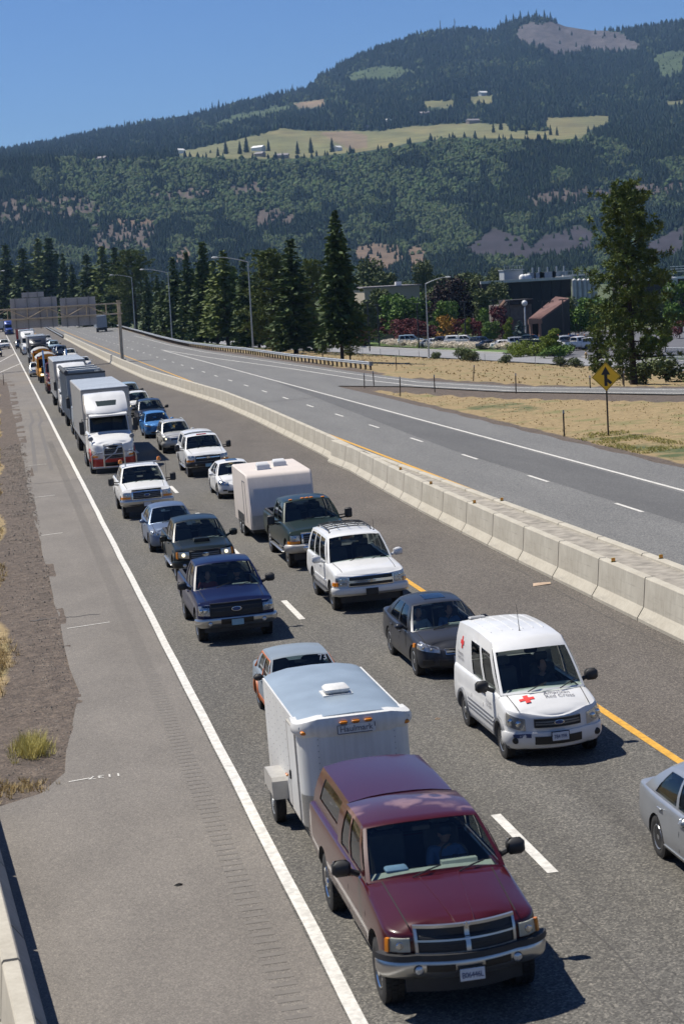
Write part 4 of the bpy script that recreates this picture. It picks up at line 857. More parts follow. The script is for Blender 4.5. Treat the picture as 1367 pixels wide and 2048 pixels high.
# ================================================================== vehicles
glassmat('windscreen', (.74, .81, .77), .045); glassmat('tinted_glass', (.26, .29, .27), .05); glassmat('lens_glass', (.9, .9, .9), .03)
pm('tyre_rubber', (.022, .021, .020), .85, var=.3, vs=9); pm('black_plastic', (.022, .022, .023), .6, var=.2); pm('grey_plastic', (.12, .125, .135), .6); pm('interior_dark', (.03, .03, .032), .85); pm('dash_grey', (.26, .285, .27), .8); pm('dash_tan', (.22, .19, .15), .8)
pm('seat_cloth', (.06, .058, .056), .9); pm('chrome', (.62, .63, .64), .16, 1.0, var=.05); pm('bumper_chrome', (.50, .50, .49), .28, .9, var=.12, vs=3); pm('alloy', (.42, .43, .44), .35, .8); pm('dark_alloy', (.16, .165, .17), .4, .7); pm('hub_dark', (.02, .02, .02), .7)
pm('lamp_reflector', (.50, .52, .54), .2, .6, coat=.6); pm('lamp_lit', (1, .86, .55), .3, emit=1.6); pm('amber_lens', (.62, .2, .015), .25, coat=.6); pm('grille_black', (.012, .012, .013), .5); pm('plate_white', (.55, .58, .62), .5); pm('plate_blue', (.22, .38, .46), .5); pm('plate_text', (.03, .05, .14), .6); pm('decal_red', (.62, .03, .025), .5); pm('decal_grey', (.10, .10, .13), .6); pm('decal_white', (.75, .75, .75), .6); pm('emblem_blue', (.02, .05, .16), .35); pm('seam_dark', (.012, .012, .012), .9)
SIDE_T = [(0, .10), (.05, .04), (.18, .005), (.42, 0), (.60, .012), (.80, .024), (.93, .038), (.975, .06), (1, .11)]
FRONT_T = [(0, .16), (.05, .08), (.2, .02), (.42, 0), (.6, .02), (.8, .035), (.93, .06), (.975, .10), (1, .17)]
BOX_T = [(0, .12), (.05, .06), (.2, .02), (.42, 0), (.6, .0), (.8, .008), (.93, .018), (.975, .032), (1, .07)]
def valance(z0=.28, z1=.52, a=.86, off=-.04):
    def f(root, bd, ws, rw, roof, S_): mb = MB(); bd.patch(mb, -a, a, z0, z1, off, .05); mb.build('valance', 'black_plastic', root, 40)
    return f
class Body:
    """lower body shell: plan outline x height rows; also evaluates points on its skin"""
    def __init__(s, W, fo, rear, zb, zt, sweep=.14, rcx=.30, rcy=.34, crown=None, rr=.18, taper=None, side=None, front=None, rearT=None, hoodflat=2.0):
        s.W, s.fo, s.rear, s.sweep, s.rcx, s.rcy, s.rr = W, fo, rear, sweep, rcx, rcy, rr
        s.zb = lambda y: float(np.interp(y, *zip(*zb))); s.zt = lambda y: float(np.interp(y, *zip(*zt)))
        s.cr = (lambda y: float(np.interp(y, *zip(*crown)))) if crown else (lambda y: .03)
        s.tp = (lambda y: float(np.interp(y, *zip(*taper)))) if taper else (lambda y: 1.0)
        s.st = side or SIDE_T; s.ft = front or FRONT_T; s.rt = rearT or s.ft; s.hf = hoodflat
        s.xf = W/2*s.tp(-fo)-rcx; s.ys0 = -fo+sweep+rcy
        o = [(s.xf*i/5, -fo+sweep*(i/5)**2, 0, -1) for i in range(5)]
        for i in range(6): t = i/5*math.pi/2; o.append((s.xf+rcx*math.sin(t), s.ys0-rcy*math.cos(t), math.sin(t), -math.cos(t)))
        y1 = rear-rr; n = max(6, int((y1-s.ys0)/.27))
        for i in range(1, n): y = s.ys0+(y1-s.ys0)*i/n; o.append((W/2*s.tp(y), y, 1, 0))
        for i in range(5): t = i/4*math.pi/2; wr = W/2*s.tp(rear); o.append((wr-rr+rr*math.cos(t), y1+rr*math.sin(t), math.cos(t), math.sin(t)))
        for i in (2, 1, 0): o.append(((W/2*s.tp(rear)-rr)*i/3, rear+.035*(1-i*i/9), 0, 1))
        s.o = o
    def d(s, nx, ny, t):
        tt = lambda T: float(np.interp(t, *zip(*T)))
        return nx*nx*tt(s.st)+ny*ny*tt(s.ft if ny < 0 else s.rt)
    def point(s, q, t, off=0):
        x, y, nx, ny = q; k = s.d(nx, ny, t)-off
        return Vector((x-k*nx, y-k*ny, s.zb(y)+t*(s.zt(y)-s.zb(y))))
    def mesh_into(s, mb, mi=0):
        N = len(s.o)-1; rows = [t for t, _ in s.st]; V = []; F = []; M = 10
        idx = {}
        for j, t in enumerate(rows):
            for i, q in enumerate(s.o):
                p = s.point(q, t); idx[(j, i, 1)] = len(V); V.append(p)
                if 0 < i < N: idx[(j, i, -1)] = len(V); V.append(Vector((-p.x, p.y, p.z)))
                else: idx[(j, i, -1)] = idx[(j, i, 1)]
        for j in range(len(rows)-1):
            for i in range(N):
                F.append((idx[(j, i, 1)], idx[(j, i+1, 1)], idx[(j+1, i+1, 1)], idx[(j+1, i, 1)]))
                F.append((idx[(j, i+1, -1)], idx[(j, i, -1)], idx[(j+1, i, -1)], idx[(j+1, i+1, -1)]))
        for j, cr, fl in ((0, False, True), (len(rows)-1, True, False)):
            cross = []
            for i in range(N+1):
                a = idx[(j, i, 1)]
                if i in (0, N): cross.append([a]); continue
                b2 = idx[(j, i, -1)]; ln = [b2]; P = V[a]
                for m in range(1, M):
                    x = P.x*(2*m/M-1); z = P.z+(s.hood_dz(x/P.x if P.x else 0, P.y) if cr else 0); ln.append(len(V)); V.append(Vector((x, P.y, z)))
                ln.append(a); cross.append(ln)
            for i in range(N):
                A, B = cross[i], cross[i+1]
                if len(A) == 1: fs = [(A[0], B[m], B[m+1]) for m in range(len(B)-1)]
                elif len(B) == 1: fs = [(A[m], B[0], A[m+1]) for m in range(len(A)-1)]
                else: fs = [(A[m], B[m], B[m+1], A[m+1]) for m in range(len(A)-1)]
                F += fs
        mb.add(V, F, mi)
    def hood_dz(s, q, y): return s.cr(y)*(1-abs(q)**s.hf)
    def top(s, x, y, off=0):
        w0 = s.W/2*s.tp(y)-s.d(1, 0, 1); q = max(-1, min(1, x/w0)); return Vector((x, y, s.zt(y)+s.hood_dz(q, y)+off))
    def skin(s, a, z, off=0):
        """a: signed arc distance from the middle of the nose along the outline"""
        sg = 1 if a >= 0 else -1; a = abs(a); arc = (s.rcx+s.rcy)/2*math.pi/2
        if a <= s.xf: q = (a, -s.fo+s.sweep*(a/s.xf)**2, .0, -1)
        elif a <= s.xf+arc: t = (a-s.xf)/arc*math.pi/2; q = (s.xf+s.rcx*math.sin(t), s.ys0-s.rcy*math.cos(t), math.sin(t), -math.cos(t))
        else: y = s.ys0+a-s.xf-arc; q = (s.W/2*s.tp(y), y, 1, 0)
        y = q[1]; t = (z-s.zb(y))/(s.zt(y)-s.zb(y)); p = s.point(q, min(1, max(0, t)), off); return Vector((sg*p.x, p.y, z))
    def side(s, y, z, off=0, sg=-1):
        t = min(1, max(0, (z-s.zb(y))/(s.zt(y)-s.zb(y)))); k = s.d(1, 0, t)-off; return Vector((sg*(s.W/2*s.tp(y)-k), y, z))
    def patch(s, mb, a0, a1, z0, z1, off=.012, thick=.03, mi=0, na=None, nz=3):
        f0 = z0 if callable(z0) else (lambda u: z0); f1 = z1 if callable(z1) else (lambda u: z1); na = na or max(2, int(abs(a1-a0)/.09))
        mb.slab(lambda u, v, o: s.skin(a0+(a1-a0)*u, f0(u)+(f1(u)-f0(u))*v, off+o), [i/na for i in range(na+1)], [i/nz for i in range(nz+1)], thick, mi)
    def sidestrip(s, mb, y0, y1, z0, z1, off=.008, thick=.02, mi=0, sg=-1, n=None):
        f0 = z0 if callable(z0) else (lambda u: z0); f1 = z1 if callable(z1) else (lambda u: z1); n = n or max(1, int(abs(y1-y0)/.3))
        mb.slab(lambda u, v, o: s.side(y0+(y1-y0)*u, f0(u)+(f1(u)-f0(u))*v, off+o, sg), [i/n for i in range(n+1)], [0, .5, 1], thick, mi)

def cut(mb, mats, cutters):
    """boolean-subtract cutter meshes (inner faces get material slot 1) -> MB with the result"""
    me = mb.mesh('work', mats, weld=1e-5); o = link('work', me); cs = []
    for c in cutters:
        cm = c.mesh('cutter', mats, weld=1e-5); co = link('cutter', cm); cs.append(co)
        m = o.modifiers.new('cut', 'BOOLEAN'); m.operation = 'DIFFERENCE'; m.object = co; m.solver = 'MANIFOLD'
    dg = bpy.context.evaluated_depsgraph_get(); r = bpy.data.meshes.new_from_object(o.evaluated_get(dg))
    out = MB(); out.v = [tuple(v.co) for v in r.vertices]; out.f = [tuple(p.vertices) for p in r.polygons]; out.m = [p.material_index for p in r.polygons]
    for c in cs+[o]: bpy.data.objects.remove(c)
    bpy.data.meshes.remove(r); return out

def cabin(mb, gl, sg_, P, mi=0):
    """greenhouse on a belt line. P: xb, xt (half widths), wb (windscreen base y), wt, rr (roof rear y), bl (backlight base y), zc (front base z), zbr (rear base z), zr (roof edge z), crown, side windows [(u0,u1)], bow
    mb body MB, gl dict of MBs: front, side, back"""
    xb, xt, bow, zr, cr = P['xb'], P['xt'], P.get('bow', .16), P['zr'], P.get('crown', .06); xbr, xtr = P.get('xbr', xb), P.get('xtr', xt)
    us = [-1, -.965, -.94, -.6, -.3, 0, .3, .6, .94, .965, 1]
    rz = lambda q: cr*(1-abs(q)**2.6)
    def bulge(v): return .035*math.sin(math.pi*v)
    def ws(u, v, o=0):
        x = (xb+(xt-xb)*v+bulge(v)*.3)*u; y = P['wb']+(P['wt']-P['wb'])*v-bow*(1-u*u)*(1-.35*v)
        z = P['zc']+(P.get('zcc', .03))*(1-u*u)*(1-v)+(zr-P['zc'])*v+rz(u)*v+P.get('wbulge', .02)*math.sin(math.pi*v); return Vector((x, y+o, z))
    def rw(u, v, o=0):
        x = (xbr+(xtr-xbr)*v+bulge(v)*.3)*u; bk = P.get('bowr', .05)
        y = P['bl']+(P['rr']-P['bl'])*v+bk*(1-u*u)*(1-.2*v); z = P['zbr']+(zr+P.get('zrr', 0)-P['zbr'])*v+rz(u)*v; return Vector((x, y-o, z))
    vs = [0, .035, .3, .6, P.get('wtop', .95), 1]
    H = lambda i, j: 2 <= i <= len(us)-4 and 1 <= j <= len(vs)-3
    mb.grid(lambda u, v: ws(u, v), us, vs, mi, H)
    gl['front'].grid(lambda u, v: ws(u, v, .012), us[2:-2], vs[1:-1])
    if P.get('backwin', True):
        b0, b1 = P.get('backv', (.12, .9)); vb = [0, b0, .5*(b0+b1), b1, 1]
        mb.grid(lambda u, v: rw(u, v), us, vb, mi, lambda i, j: 2 <= i <= len(us)-4 and 1 <= j <= 2, True); gl['back'].grid(lambda u, v: rw(u, v, .012), us[2:-2], vb[1:-1], 0, None, True)
    else: mb.grid(lambda u, v: rw(u, v), us, [0, .5, 1], mi, None, True)
    # roof
    nv = 10
    def roof(u, v):
        f, b2 = ws(u, 1), rw(u, 1); p = f.lerp(b2, v); arch = P.get('arch', .05)*math.sin(math.pi*v)
        return Vector((p.x, p.y, p.z+arch*(1-.35*abs(u)**3)))
    ru = sorted(set(us+[-.8, .8]))
    mb.grid(roof, us, [i/nv for i in range(nv+1)], mi)
    # sides
    bounds = sorted(set([0, 1]+[x for w_ in P['win'] for x in w_[:2]]))
    for sg in (-1, 1):
        def sd(u, v, o=0):
            a, b2 = ws(1, v), rw(1, v); p = a.lerp(b2, u); top_ = roof(1, u)
            z = p.z+(top_.z-(ws(1, 1).z*(1-u)+rw(1, 1).z*u))*v
            if v < 1: z += P.get('beltdip', 0)*math.sin(math.pi*u)*(1-v)
            return Vector((sg*(p.x+bulge(v)*.7-o), p.y, z))
        uu = sorted(set(bounds+[i/10 for i in range(11)])); s0, s1 = P.get('sidev', (.07, .90)); vv = [0, s0, .35, .65, s1, 1]
        inw = lambda i: any(a-1e-6 <= uu[i] and uu[i+1] <= b2+1e-6 for a, b2 in P['win'])
        mb.grid(sd, uu, vv, mi, lambda i, j: inw(i) and 1 <= j <= 3, sg < 0)
        for a, b2 in P['win']:
            g = [x for x in uu if a-1e-6 <= x <= b2+1e-6]
            gl['side'].append(MB()); gl['side'][-1].grid(lambda u, v: sd(u, v, .012), g, vv[1:5], 0, None, sg < 0)
    return ws, rw, roof

def wheel_meshes(R, wd_, rimR, style):
    k = ('wheel', R, wd_, rimR, style)
    if k in MATS: return MATS[k]
    h = wd_/2; t = MB(); rs = R-rimR
    t.lathe([(-h*.80, rimR), (-h*.98, rimR+rs*.35), (-h, rimR+rs*.6), (-h*.86, R*.985), (-h*.6, R), (h*.6, R), (h*.86, R*.985), (h, rimR+rs*.6), (h*.8, rimR)], n=28)
    for i in range(40):      # tread blocks
        a = i*math.pi/20
        for xx in (-.62, 0, .62): t.box((xx*h, (R+.002)*math.sin(a+xx*.08), (R+.002)*math.cos(a+xx*.08)), (h*.46, .055, .018), rx=-a)
    r = MB()
    r.lathe([(-h*.83, rimR*1.02), (-h*.86, rimR*.98), (-h*.70, rimR*.93), (-h*.3, rimR*.86), (-h*.3, .0)], n=24, mi=1)
    r.lathe([(-h*.80, rimR*1.035), (-h*.92, rimR*.99), (-h*.80, rimR*.90)], n=24)
    n = {'five': 5, 'six': 6, 'seven': 7, 'ten': 10, 'eight': 8, 'steel': 8}[style]
    if style in ('eight', 'steel'):
        r.lathe([(-h*.70, rimR*.90), (-h*.66, rimR*.72), (-h*.62, rimR*.36), (-h*.95, rimR*.32), (-h*1.0, rimR*.2), (-h*.98, 0)], n=24)
        for i in range(n): a = i*2*math.pi/n; r.lathe([(-h*.69, rimR*.13), (-h*.69, 0.0)], (0-.004, rimR*.66*math.sin(a), rimR*.66*math.cos(a)), n=8, mi=1)
    else:
        for i in range(n):
            a = i*2*math.pi/n; wq = rimR*(.30 if n <= 5 else .22 if n < 8 else .13)
            V = []
            for rr_, ww, xx in ((rimR*.12, wq*.8, -h*.72), (rimR*.5, wq*.62, -h*.78), (rimR*.94, wq*.9, -h*.76)):
                for s_, dx in ((-1, 0), (1, 0), (1, .05), (-1, .05)): V.append((xx+dx, rr_*math.sin(a)+s_*ww/2*math.cos(a), rr_*math.cos(a)-s_*ww/2*math.sin(a)))
            r.add(V, [(0, 1, 5, 4), (4, 5, 9, 8), (1, 2, 6, 5), (5, 6, 10, 9), (0, 4, 7, 3), (4, 8, 11, 7), (0, 3, 2, 1), (8, 9, 10, 11)])
        r.lathe([(-h*.70, rimR*.26), (-h*.84, rimR*.22), (-h*.86, 0)], n=14)
    tm = t.mesh('wheel', 'tyre_rubber', 40); MATS[k] = (tm, r); return MATS[k]
def add_wheels(root, places, R, wd_, rimR, style, rimmat, hw):
    tm, r = wheel_meshes(R, wd_, rimR, style); k = ('rim', R, wd_, rimR, style, rimmat)
    if k not in MATS: MATS[k] = r.mesh('rim', [rimmat, 'hub_dark'], 35)
    for y in places:
        for sg in (-1, 1):
            o = link('wheel', tm, root); o.location = (sg*hw, y, R); o.rotation_euler = (y*2.3+sg, 0, 0 if sg < 0 else math.pi)
            link('rim', MATS[k], o)
def plate(root, pos, mat='plate_white', txt=None, tilt=0, tcol='plate_text'):
    mb = MB(); mb.rbox((0, 0, 0), (.31, .012, .155), .006); o = mb.build('number_plate', mat, root); o.location = pos; o.rotation_euler = (tilt, 0, 0)
    mb = MB(); mb.box((0, .009, 0), (.34, .012, .185)); mb.build('plate_frame', 'black_plastic', o)
    if txt:
        me = text_mesh(txt, .10, tcol, .002, spacing=.92); l = link('lettering', me, o); l.rotation_euler = (math.pi/2, 0, 0); l.location = (0, -.009, -.008); l.scale = (.82, 1, 1)
def interior(root, P, W, seats=((-.40, 0), (.40, 0)), dash='dash_grey', wheel_x=.40, rear=True, floor=.62):
    """dashboard, steering wheel and seats seen through the glass; the driver sits at +x"""
    zc, wb = P['zc'], P['wb']; mb = MB(); hw = P['xb']-.10
    mb.loft([[(-hw, wb+.02, zc-.14), (-hw, wb+.06, zc-.03), (-hw, wb+.34, zc+.01), (-hw, wb+.52, zc-.06), (-hw, wb+.5, zc-.35)], [(0, wb-.10, zc-.14), (0, wb-.08, zc-.02), (0, wb+.30, zc+.03), (0, wb+.50, zc-.03), (0, wb+.5, zc-.35)], [(hw, wb+.02, zc-.14), (hw, wb+.06, zc-.03), (hw, wb+.34, zc+.01), (hw, wb+.52, zc-.06), (hw, wb+.5, zc-.35)]])
    mb.loft([[(x, wb+.28, zc-.02), (x, wb+.34, zc+.06), (x, wb+.46, zc+.05), (x, wb+.52, zc-.06)] for x in (wheel_x-.24, wheel_x+.24)])
    mb.build('dashboard', dash, root, 40)
    mb = MB(); c = Vector((wheel_x, wb+.66, zc+.02)); n = 20; pts = [c+Vector((.19*math.cos(t), -.075*math.sin(t)*-1, .17*math.sin(t))) for t in [i*2*math.pi/n for i in range(n+1)]]; mb.tube(pts, .016, 6, cap=False); mb.tube([c+Vector((-.18, 0, 0)), c, c+Vector((.18, 0, 0))], .014, 5); mb.tube([c, c+Vector((0, -.2, -.08))], .03, 6); mb.build('steering_wheel', 'black_plastic', root)
    zs = zc-.42
    rows = [(x, wb+1.22) for x in (-.38, .38)]
    if rear and P['bl']-P['wb'] > 2.0: rows += [(x, wb+2.02) for x in (-.40, .40)]
    for x, y in rows:
        if y > P['bl']-.15: continue
        mb = MB(); mb.rbox((x, y-.18, zs), (.5, .52, .16), .05); mb.rbox((x, y+.10, zs+.36), (.48, .14, .66), .05, M=Matrix.Rotation(-.18, 3, 'X')); mb.rbox((x, y+.19, min(zs+.80, P['zr']-.16)), (.26, .09, .17), .03); mb.build('seat', 'seat_cloth', root, 40)
    mb = MB(); mb.rbox((0, P['wt']-.02, P['zr']-.10), (.24, .03, .07), .012); mb.build('interior_mirror', 'black_plastic', root)
def mirror(root, x, y, z, kind, mat, sg):
    mb = MB(); bx = x+sg*.02
    if kind == 'tow':
        mb.tube([(bx, y, z+.0), (bx+sg*.22, y-.04, z+.02)], .025, 6); mb.tube([(bx, y, z-.1), (bx+sg*.22, y-.04, z-.07)], .025, 6); mb.rbox((bx+sg*.32, y-.05, z+.06), (.24, .13, .34), .045)
    elif kind == 'truck': mb.tube([(bx, y, z-.04), (bx+sg*.14, y-.03, z+.03)], [.045, .04], 7); mb.rbox((bx+sg*.23, y-.03, z+.07), (.25, .14, .22), .05)
    else: mb.tube([(bx-sg*.03, y, z-.04), (bx+sg*.08, y-.01, z+.02)], [.04, .035], 7); mb.rbox((bx+sg*.16, y-.0, z+.04), (.20, .15, .14), .05)
    o = mb.build('mirror', mat, root, 45)
    mb = MB(); w_ = {'tow': (.19, .28, .32, .06), 'truck': (.19, .16, .23, .07), 'car': (.15, .09, .16, .04)}[kind]; yb = {'tow': .02, 'truck': .045, 'car': .08}[kind]
    mb.box((bx+sg*w_[2], y+yb, z+w_[3]), (w_[0], .008, w_[1])); mb.build('mirror_glass', 'chrome', o)

def vehicle(name, label, cat, x, y, S_, group=None, place=True, rz=0):
    """S_ spec. origin: middle of the front axle on the ground, front towards -y"""
    W = S_['W']; R = S_['R']; fo, wb, ro = S_['fo'], S_['wb'], S_['ro']; rear = wb+ro; zg = S_['zg']; PAINT = S_['paint']
    bd = Body(W, fo, rear, S_['zb'], S_['zt'], S_.get('sweep', .14), S_.get('rcx', .3), S_.get('rcy', .34), S_.get('crown'), S_.get('rr', .16), S_.get('taper'), S_.get('side_t'), S_.get('front_t'), S_.get('rear_t'), S_.get('hoodflat', 2.2))
    root = empty(name); tag(root, label, cat, group)
    mb = MB(); bd.mesh_into(mb); P = S_['cab']; cs = []
    c = MB(); aw = R+S_.get('archgap', .06)
    for yy in (0, wb):
        for sg in (-1, 1):
            c.lathe([(-.5, aw), (.1, aw)] if sg > 0 else [(-.1, aw), (.5, aw)], (sg*(W/2), yy, R+S_.get('archlift', .02)), n=26, mi=1)
    cs.append(c)
    c = MB(); hw = P['xb']-.09; c.loft([[(sx*hw, yy, zz) for sx, yy in ((-1, P['wb']+.06), (1, P['wb']+.06), (1, P['bl']-.10), (-1, P['bl']-.10))] for zz in (zg+.28, 2.2)], 1); cs.append(c)
    if 'bed' in S_ and not S_.get('canopy'):
        b0, b1 = S_['bed']; hb = W/2-.16; c = MB(); c.loft([[(sx*hb, yy, zz) for sx, yy in ((-1, b0), (1, b0), (1, b1), (-1, b1))] for zz in (.78, 2.2)], 1); cs.append(c)
    mb = cut(mb, [PAINT, 'interior_dark'], cs)
    gl = dict(front=MB(), back=MB(), side=[])
    ws, rw, roof = cabin(mb, gl, None, P)
    for sg in (-1, 1):      # panel gaps
        for yy in S_.get('seams', ()): 
            zt0 = bd.zt(yy); bd.sidestrip(mb, yy, yy+.014, zg+.16, zt0-.03, .003, .006, 2, sg, 1)
    if S_.get('hoodseam', True):
        for sg in (-1, 1):
            xs = S_.get('hoodx', .80); y0, y1 = -fo+.25, P['wb']-.06
            mb.slab(lambda u, v, o: bd.top(sg*(W/2*(xs-.06+.05*u)+(v-.5)*.014), y0+(y1-y0)*u, .003+o), [i/8 for i in range(9)], [0, 1], .006, 2)
    body = mb.build('body', [PAINT, S_.get('inner', 'interior_dark'), 'seam_dark'], root, 38, weld=.0008)
    gl['front'].build('windscreen', S_.get('glass', 'windscreen'), root, 60)
    if gl['back'].v: gl['back'].build('rear_window', 'tinted_glass', root, 60)
    for g in gl['side']: g.build('side_window', S_.get('sideglass', 'tinted_glass'), root, 60)
    add_wheels(root, (0, wb), R, S_.get('tw', .25), S_.get('rimR', R*.6), S_.get('style', 'five'), S_.get('rim', 'alloy'), W/2-S_.get('tw', .25)/2-S_.get('inset', .02))
    mb = MB(); mb.rbox((0, wb/2+.1, zg+.02), (W-.62, wb+.9, .24), .04); mb.build('underbody', 'hub_dark', root)
    if S_.get('inside', True): interior(root, P, W, dash=S_.get('dash', 'dash_grey'))
    # wipers
    if S_.get('wipers', True):
        for xx in (-.34, .28):
            m2 = MB(); p0, p1 = ws(xx/P['xb'], .02, -.035), ws((xx+.40)/P['xb']*.98, .15, -.03); m2.tube([p0, p0.lerp(p1, .5)+Vector((0, -.02, .015)), p1], .011, 5); m2.build('wiper', 'black_plastic', root)
    zm = P['zc']+.06; ym = P['wb']+S_.get('mirror_y', .42)
    mk, mm = S_.get('mirror', ('car', PAINT)); fpos = (zm-P['zc'])/(P['zr']-P['zc'])
    for sg in (-1, 1): mirror(root, sg*(P['xb']+.0), ym, zm, mk, mm, sg)
    for yy in S_.get('handles', ()):
        for sg in (-1, 1):
            m2 = MB(); m2.rbox(bd.side(yy, bd.zt(yy)-.13, .022, sg), (.03, .19, .04), .01); m2.build('door_handle', S_.get('handlemat', PAINT), root, 40)
    if 'flare' in S_:
        fm, fw = S_['flare']
        for yy in (0, wb):
            for sg in (-1, 1):
                m2 = MB(); rows = []
                for k in range(17):
                    t = math.pi*(k/16)*1.12-.06*math.pi; cy, cz = math.cos(t), math.sin(t); ring = []
                    for rad_, off in ((aw-.01, .03), (aw+fw, .035), (aw+fw+.02, .0), (aw-.01, -.04)):
                        p = bd.side(yy+cy*rad_, max(.2, R+.02+cz*rad_), off, sg); ring.append(p)
                    rows.append(ring)
                m2.loft(rows); m2.build('wheel_arch', fm, root, 40)
    for f in S_.get('extra', ()): f(root, bd, ws, rw, roof, S_)
    if place: root.matrix_world = road_mat(x, y, 0, rz)
    return root, bd, ws, rw, roof

# ---- front-end features, each a function used in a spec's 'extra' list
def grille(a, z0, z1, frame='chrome', bars=3, mat='grille_black', vbars=0, barmat='dark_alloy', fr=.035, mid=False, off=.014, name='grille', inset=0):
    def f(root, bd, ws, rw, roof, S_):
        lo = z0 if callable(z0) else (lambda u: z0); hi = z1 if callable(z1) else (lambda u: z1)
        mb = MB(); bd.patch(mb, -a, a, lo, hi, off, .04); o = mb.build(name, mat, root, 30)
        mb = MB()
        if fr:
            bd.patch(mb, -a-fr, a+fr, lambda u: hi(u), lambda u: hi(u)+fr, off+.02, .05); bd.patch(mb, -a-fr, a+fr, lambda u: lo(u)-fr, lambda u: lo(u), off+.02, .05)
            for s_ in (-1, 1): bd.patch(mb, s_*(a+fr/2)-fr/2, s_*(a+fr/2)+fr/2, lambda u: lo(0 if s_ < 0 else 1), lambda u: hi(0 if s_ < 0 else 1), off+.02, .05)
        if mid: bd.patch(mb, -.03, .03, lo, hi, off+.026, .05)
        if mb.v: mb.build('grille_frame', frame, o, 35)
        mb = MB()
        for k in range(bars):
            q = (k+1)/(bars+1); bd.patch(mb, -a, a, lambda u, q=q: lo(u)+(hi(u)-lo(u))*q-.012, lambda u, q=q: lo(u)+(hi(u)-lo(u))*q+.012, off+.014, .02)
        for k in range(vbars): xx = -a+2*a*(k+1)/(vbars+1); bd.patch(mb, xx-.008, xx+.008, lo, hi, off+.01, .02, na=1)
        if mb.v: mb.build('grille_bar', barmat, o, 35)
    return f
def lamps(a0, a1, z0, z1, amber=None, lit=None, ins='lamp_reflector', bulbs=1, off=.016):
    """headlamps: a0..a1 arc range; z functions of u (0 inner, 1 outer); amber=(b0,b1) arc range of the indicator"""
    def f(root, bd, ws, rw, roof, S_):
        lo = z0 if callable(z0) else (lambda u: z0); hi = z1 if callable(z1) else (lambda u: z1)
        for sg in (-1, 1):
            mb = MB(); bd.patch(mb, sg*a0, sg*a1, lo, hi, off-.006, .03); h = mb.build('headlight', ins, root, 40)
            mb = MB()
            for b2 in range(bulbs):
                q = (b2+.5)/bulbs*.7+.12; am = sg*(a0+(a1-a0)*q); zz = .5*(lo(q)+hi(q)); p = bd.skin(am, zz, off+.002); r = .30*(hi(q)-lo(q)); r = min(r, .06)
                mb.lathe([(-.004, r), (-.014, r*.8), (-.018, 0)], p, 'Y', 12)
            mb.build('bulb', 'lamp_lit' if lit == 'both' or lit == sg else 'chrome', h, 40)
            mb = MB(); bd.patch(mb, sg*a0, sg*a1, lo, hi, off+.020, .004); mb.build('lens', 'lens_glass', h, 60)
            if amber:
                mb = MB(); b0, b1 = amber[:2]; zl = amber[2] if len(amber) > 2 else lo; zh = amber[3] if len(amber) > 3 else hi
                bd.patch(mb, sg*b0, sg*b1, zl, zh, off+.024, .04); mb.build('indicator', 'amber_lens', h, 40)
    return f
def bumper(amax, z0, z1, mat, off=.07, name='bumper', amin=None, thick=.12, cap=None):
    def f(root, bd, ws, rw, roof, S_):
        mb = MB(); lo = z0 if callable(z0) else (lambda u: z0); hi = z1 if callable(z1) else (lambda u: z1)
        def P(u, v, o):
            a = -amax+2*amax*u; z = lo(u)+(hi(u)-lo(u))*v; r = off*(1-.35*(2*v-1)**4)+o; return bd.skin(a, z, r)
        mb.slab(P, [i/28 for i in range(29)], [0, .12, .3, .6, .85, 1], thick); o = mb.build(name, mat, root, 40)
        if cap: mb = MB(); bd.patch(mb, -amax*.98, amax*.98, cap[0], cap[1], off+.012, .1, na=28); mb.build('bumper_cap', cap[2], o, 40)
    return f
def intake(a, z0, z1, off=.08, mat='grille_black', name='intake', sides=None):
    def f(root, bd, ws, rw, roof, S_):
        for c in (sides or (0,)):
            mb = MB(); bd.patch(mb, c-a, c+a, z0, z1, off, .03); mb.build(name, mat, root, 30)
    return f
def foglamps(a, z, r=.06, off=.085, mat='lamp_reflector'):
    def f(root, bd, ws, rw, roof, S_):
        for sg in (-1, 1):
            p = bd.skin(sg*a, z, off); mb = MB(); mb.lathe([(.03, r*1.15), (-.004, r*1.15), (-.004, r)], p, 'Y', 16); o = mb.build('fog_lamp', 'black_plastic', root, 40)
            mb = MB(); mb.lathe([(-.003, r), (-.014, r*.7), (-.018, 0)], p, 'Y', 16); mb.build('lens', mat, o, 40)
    return f
def numberplate(z, off=.10, mat='plate_white', txt=None, x=0):
    def f(root, bd, ws, rw, roof, S_): plate(root, bd.skin(x, z, off), mat, txt)
    return f
def oval_badge(z, rx, rz_, mat='emblem_blue', rim='chrome', off=.05, bar=False):
    def f(root, bd, ws, rw, roof, S_):
        p = bd.skin(0, z, off); n = 20; mb = MB()
        ring = lambda k, y: [(p.x+rx*k*math.cos(i*2*math.pi/n), p.y+y, p.z+rz_*k*math.sin(i*2*math.pi/n)) for i in range(n)]
        mb.loft([ring(1.15, .01), ring(1.15, -.006), ring(1.0, -.008)]); o = mb.build('badge', rim, root, 40)
        if not bar: mb = MB(); mb.loft([ring(.98, -.004), ring(.95, -.011)]); mb.build('badge_face', mat, o, 40)
    return f
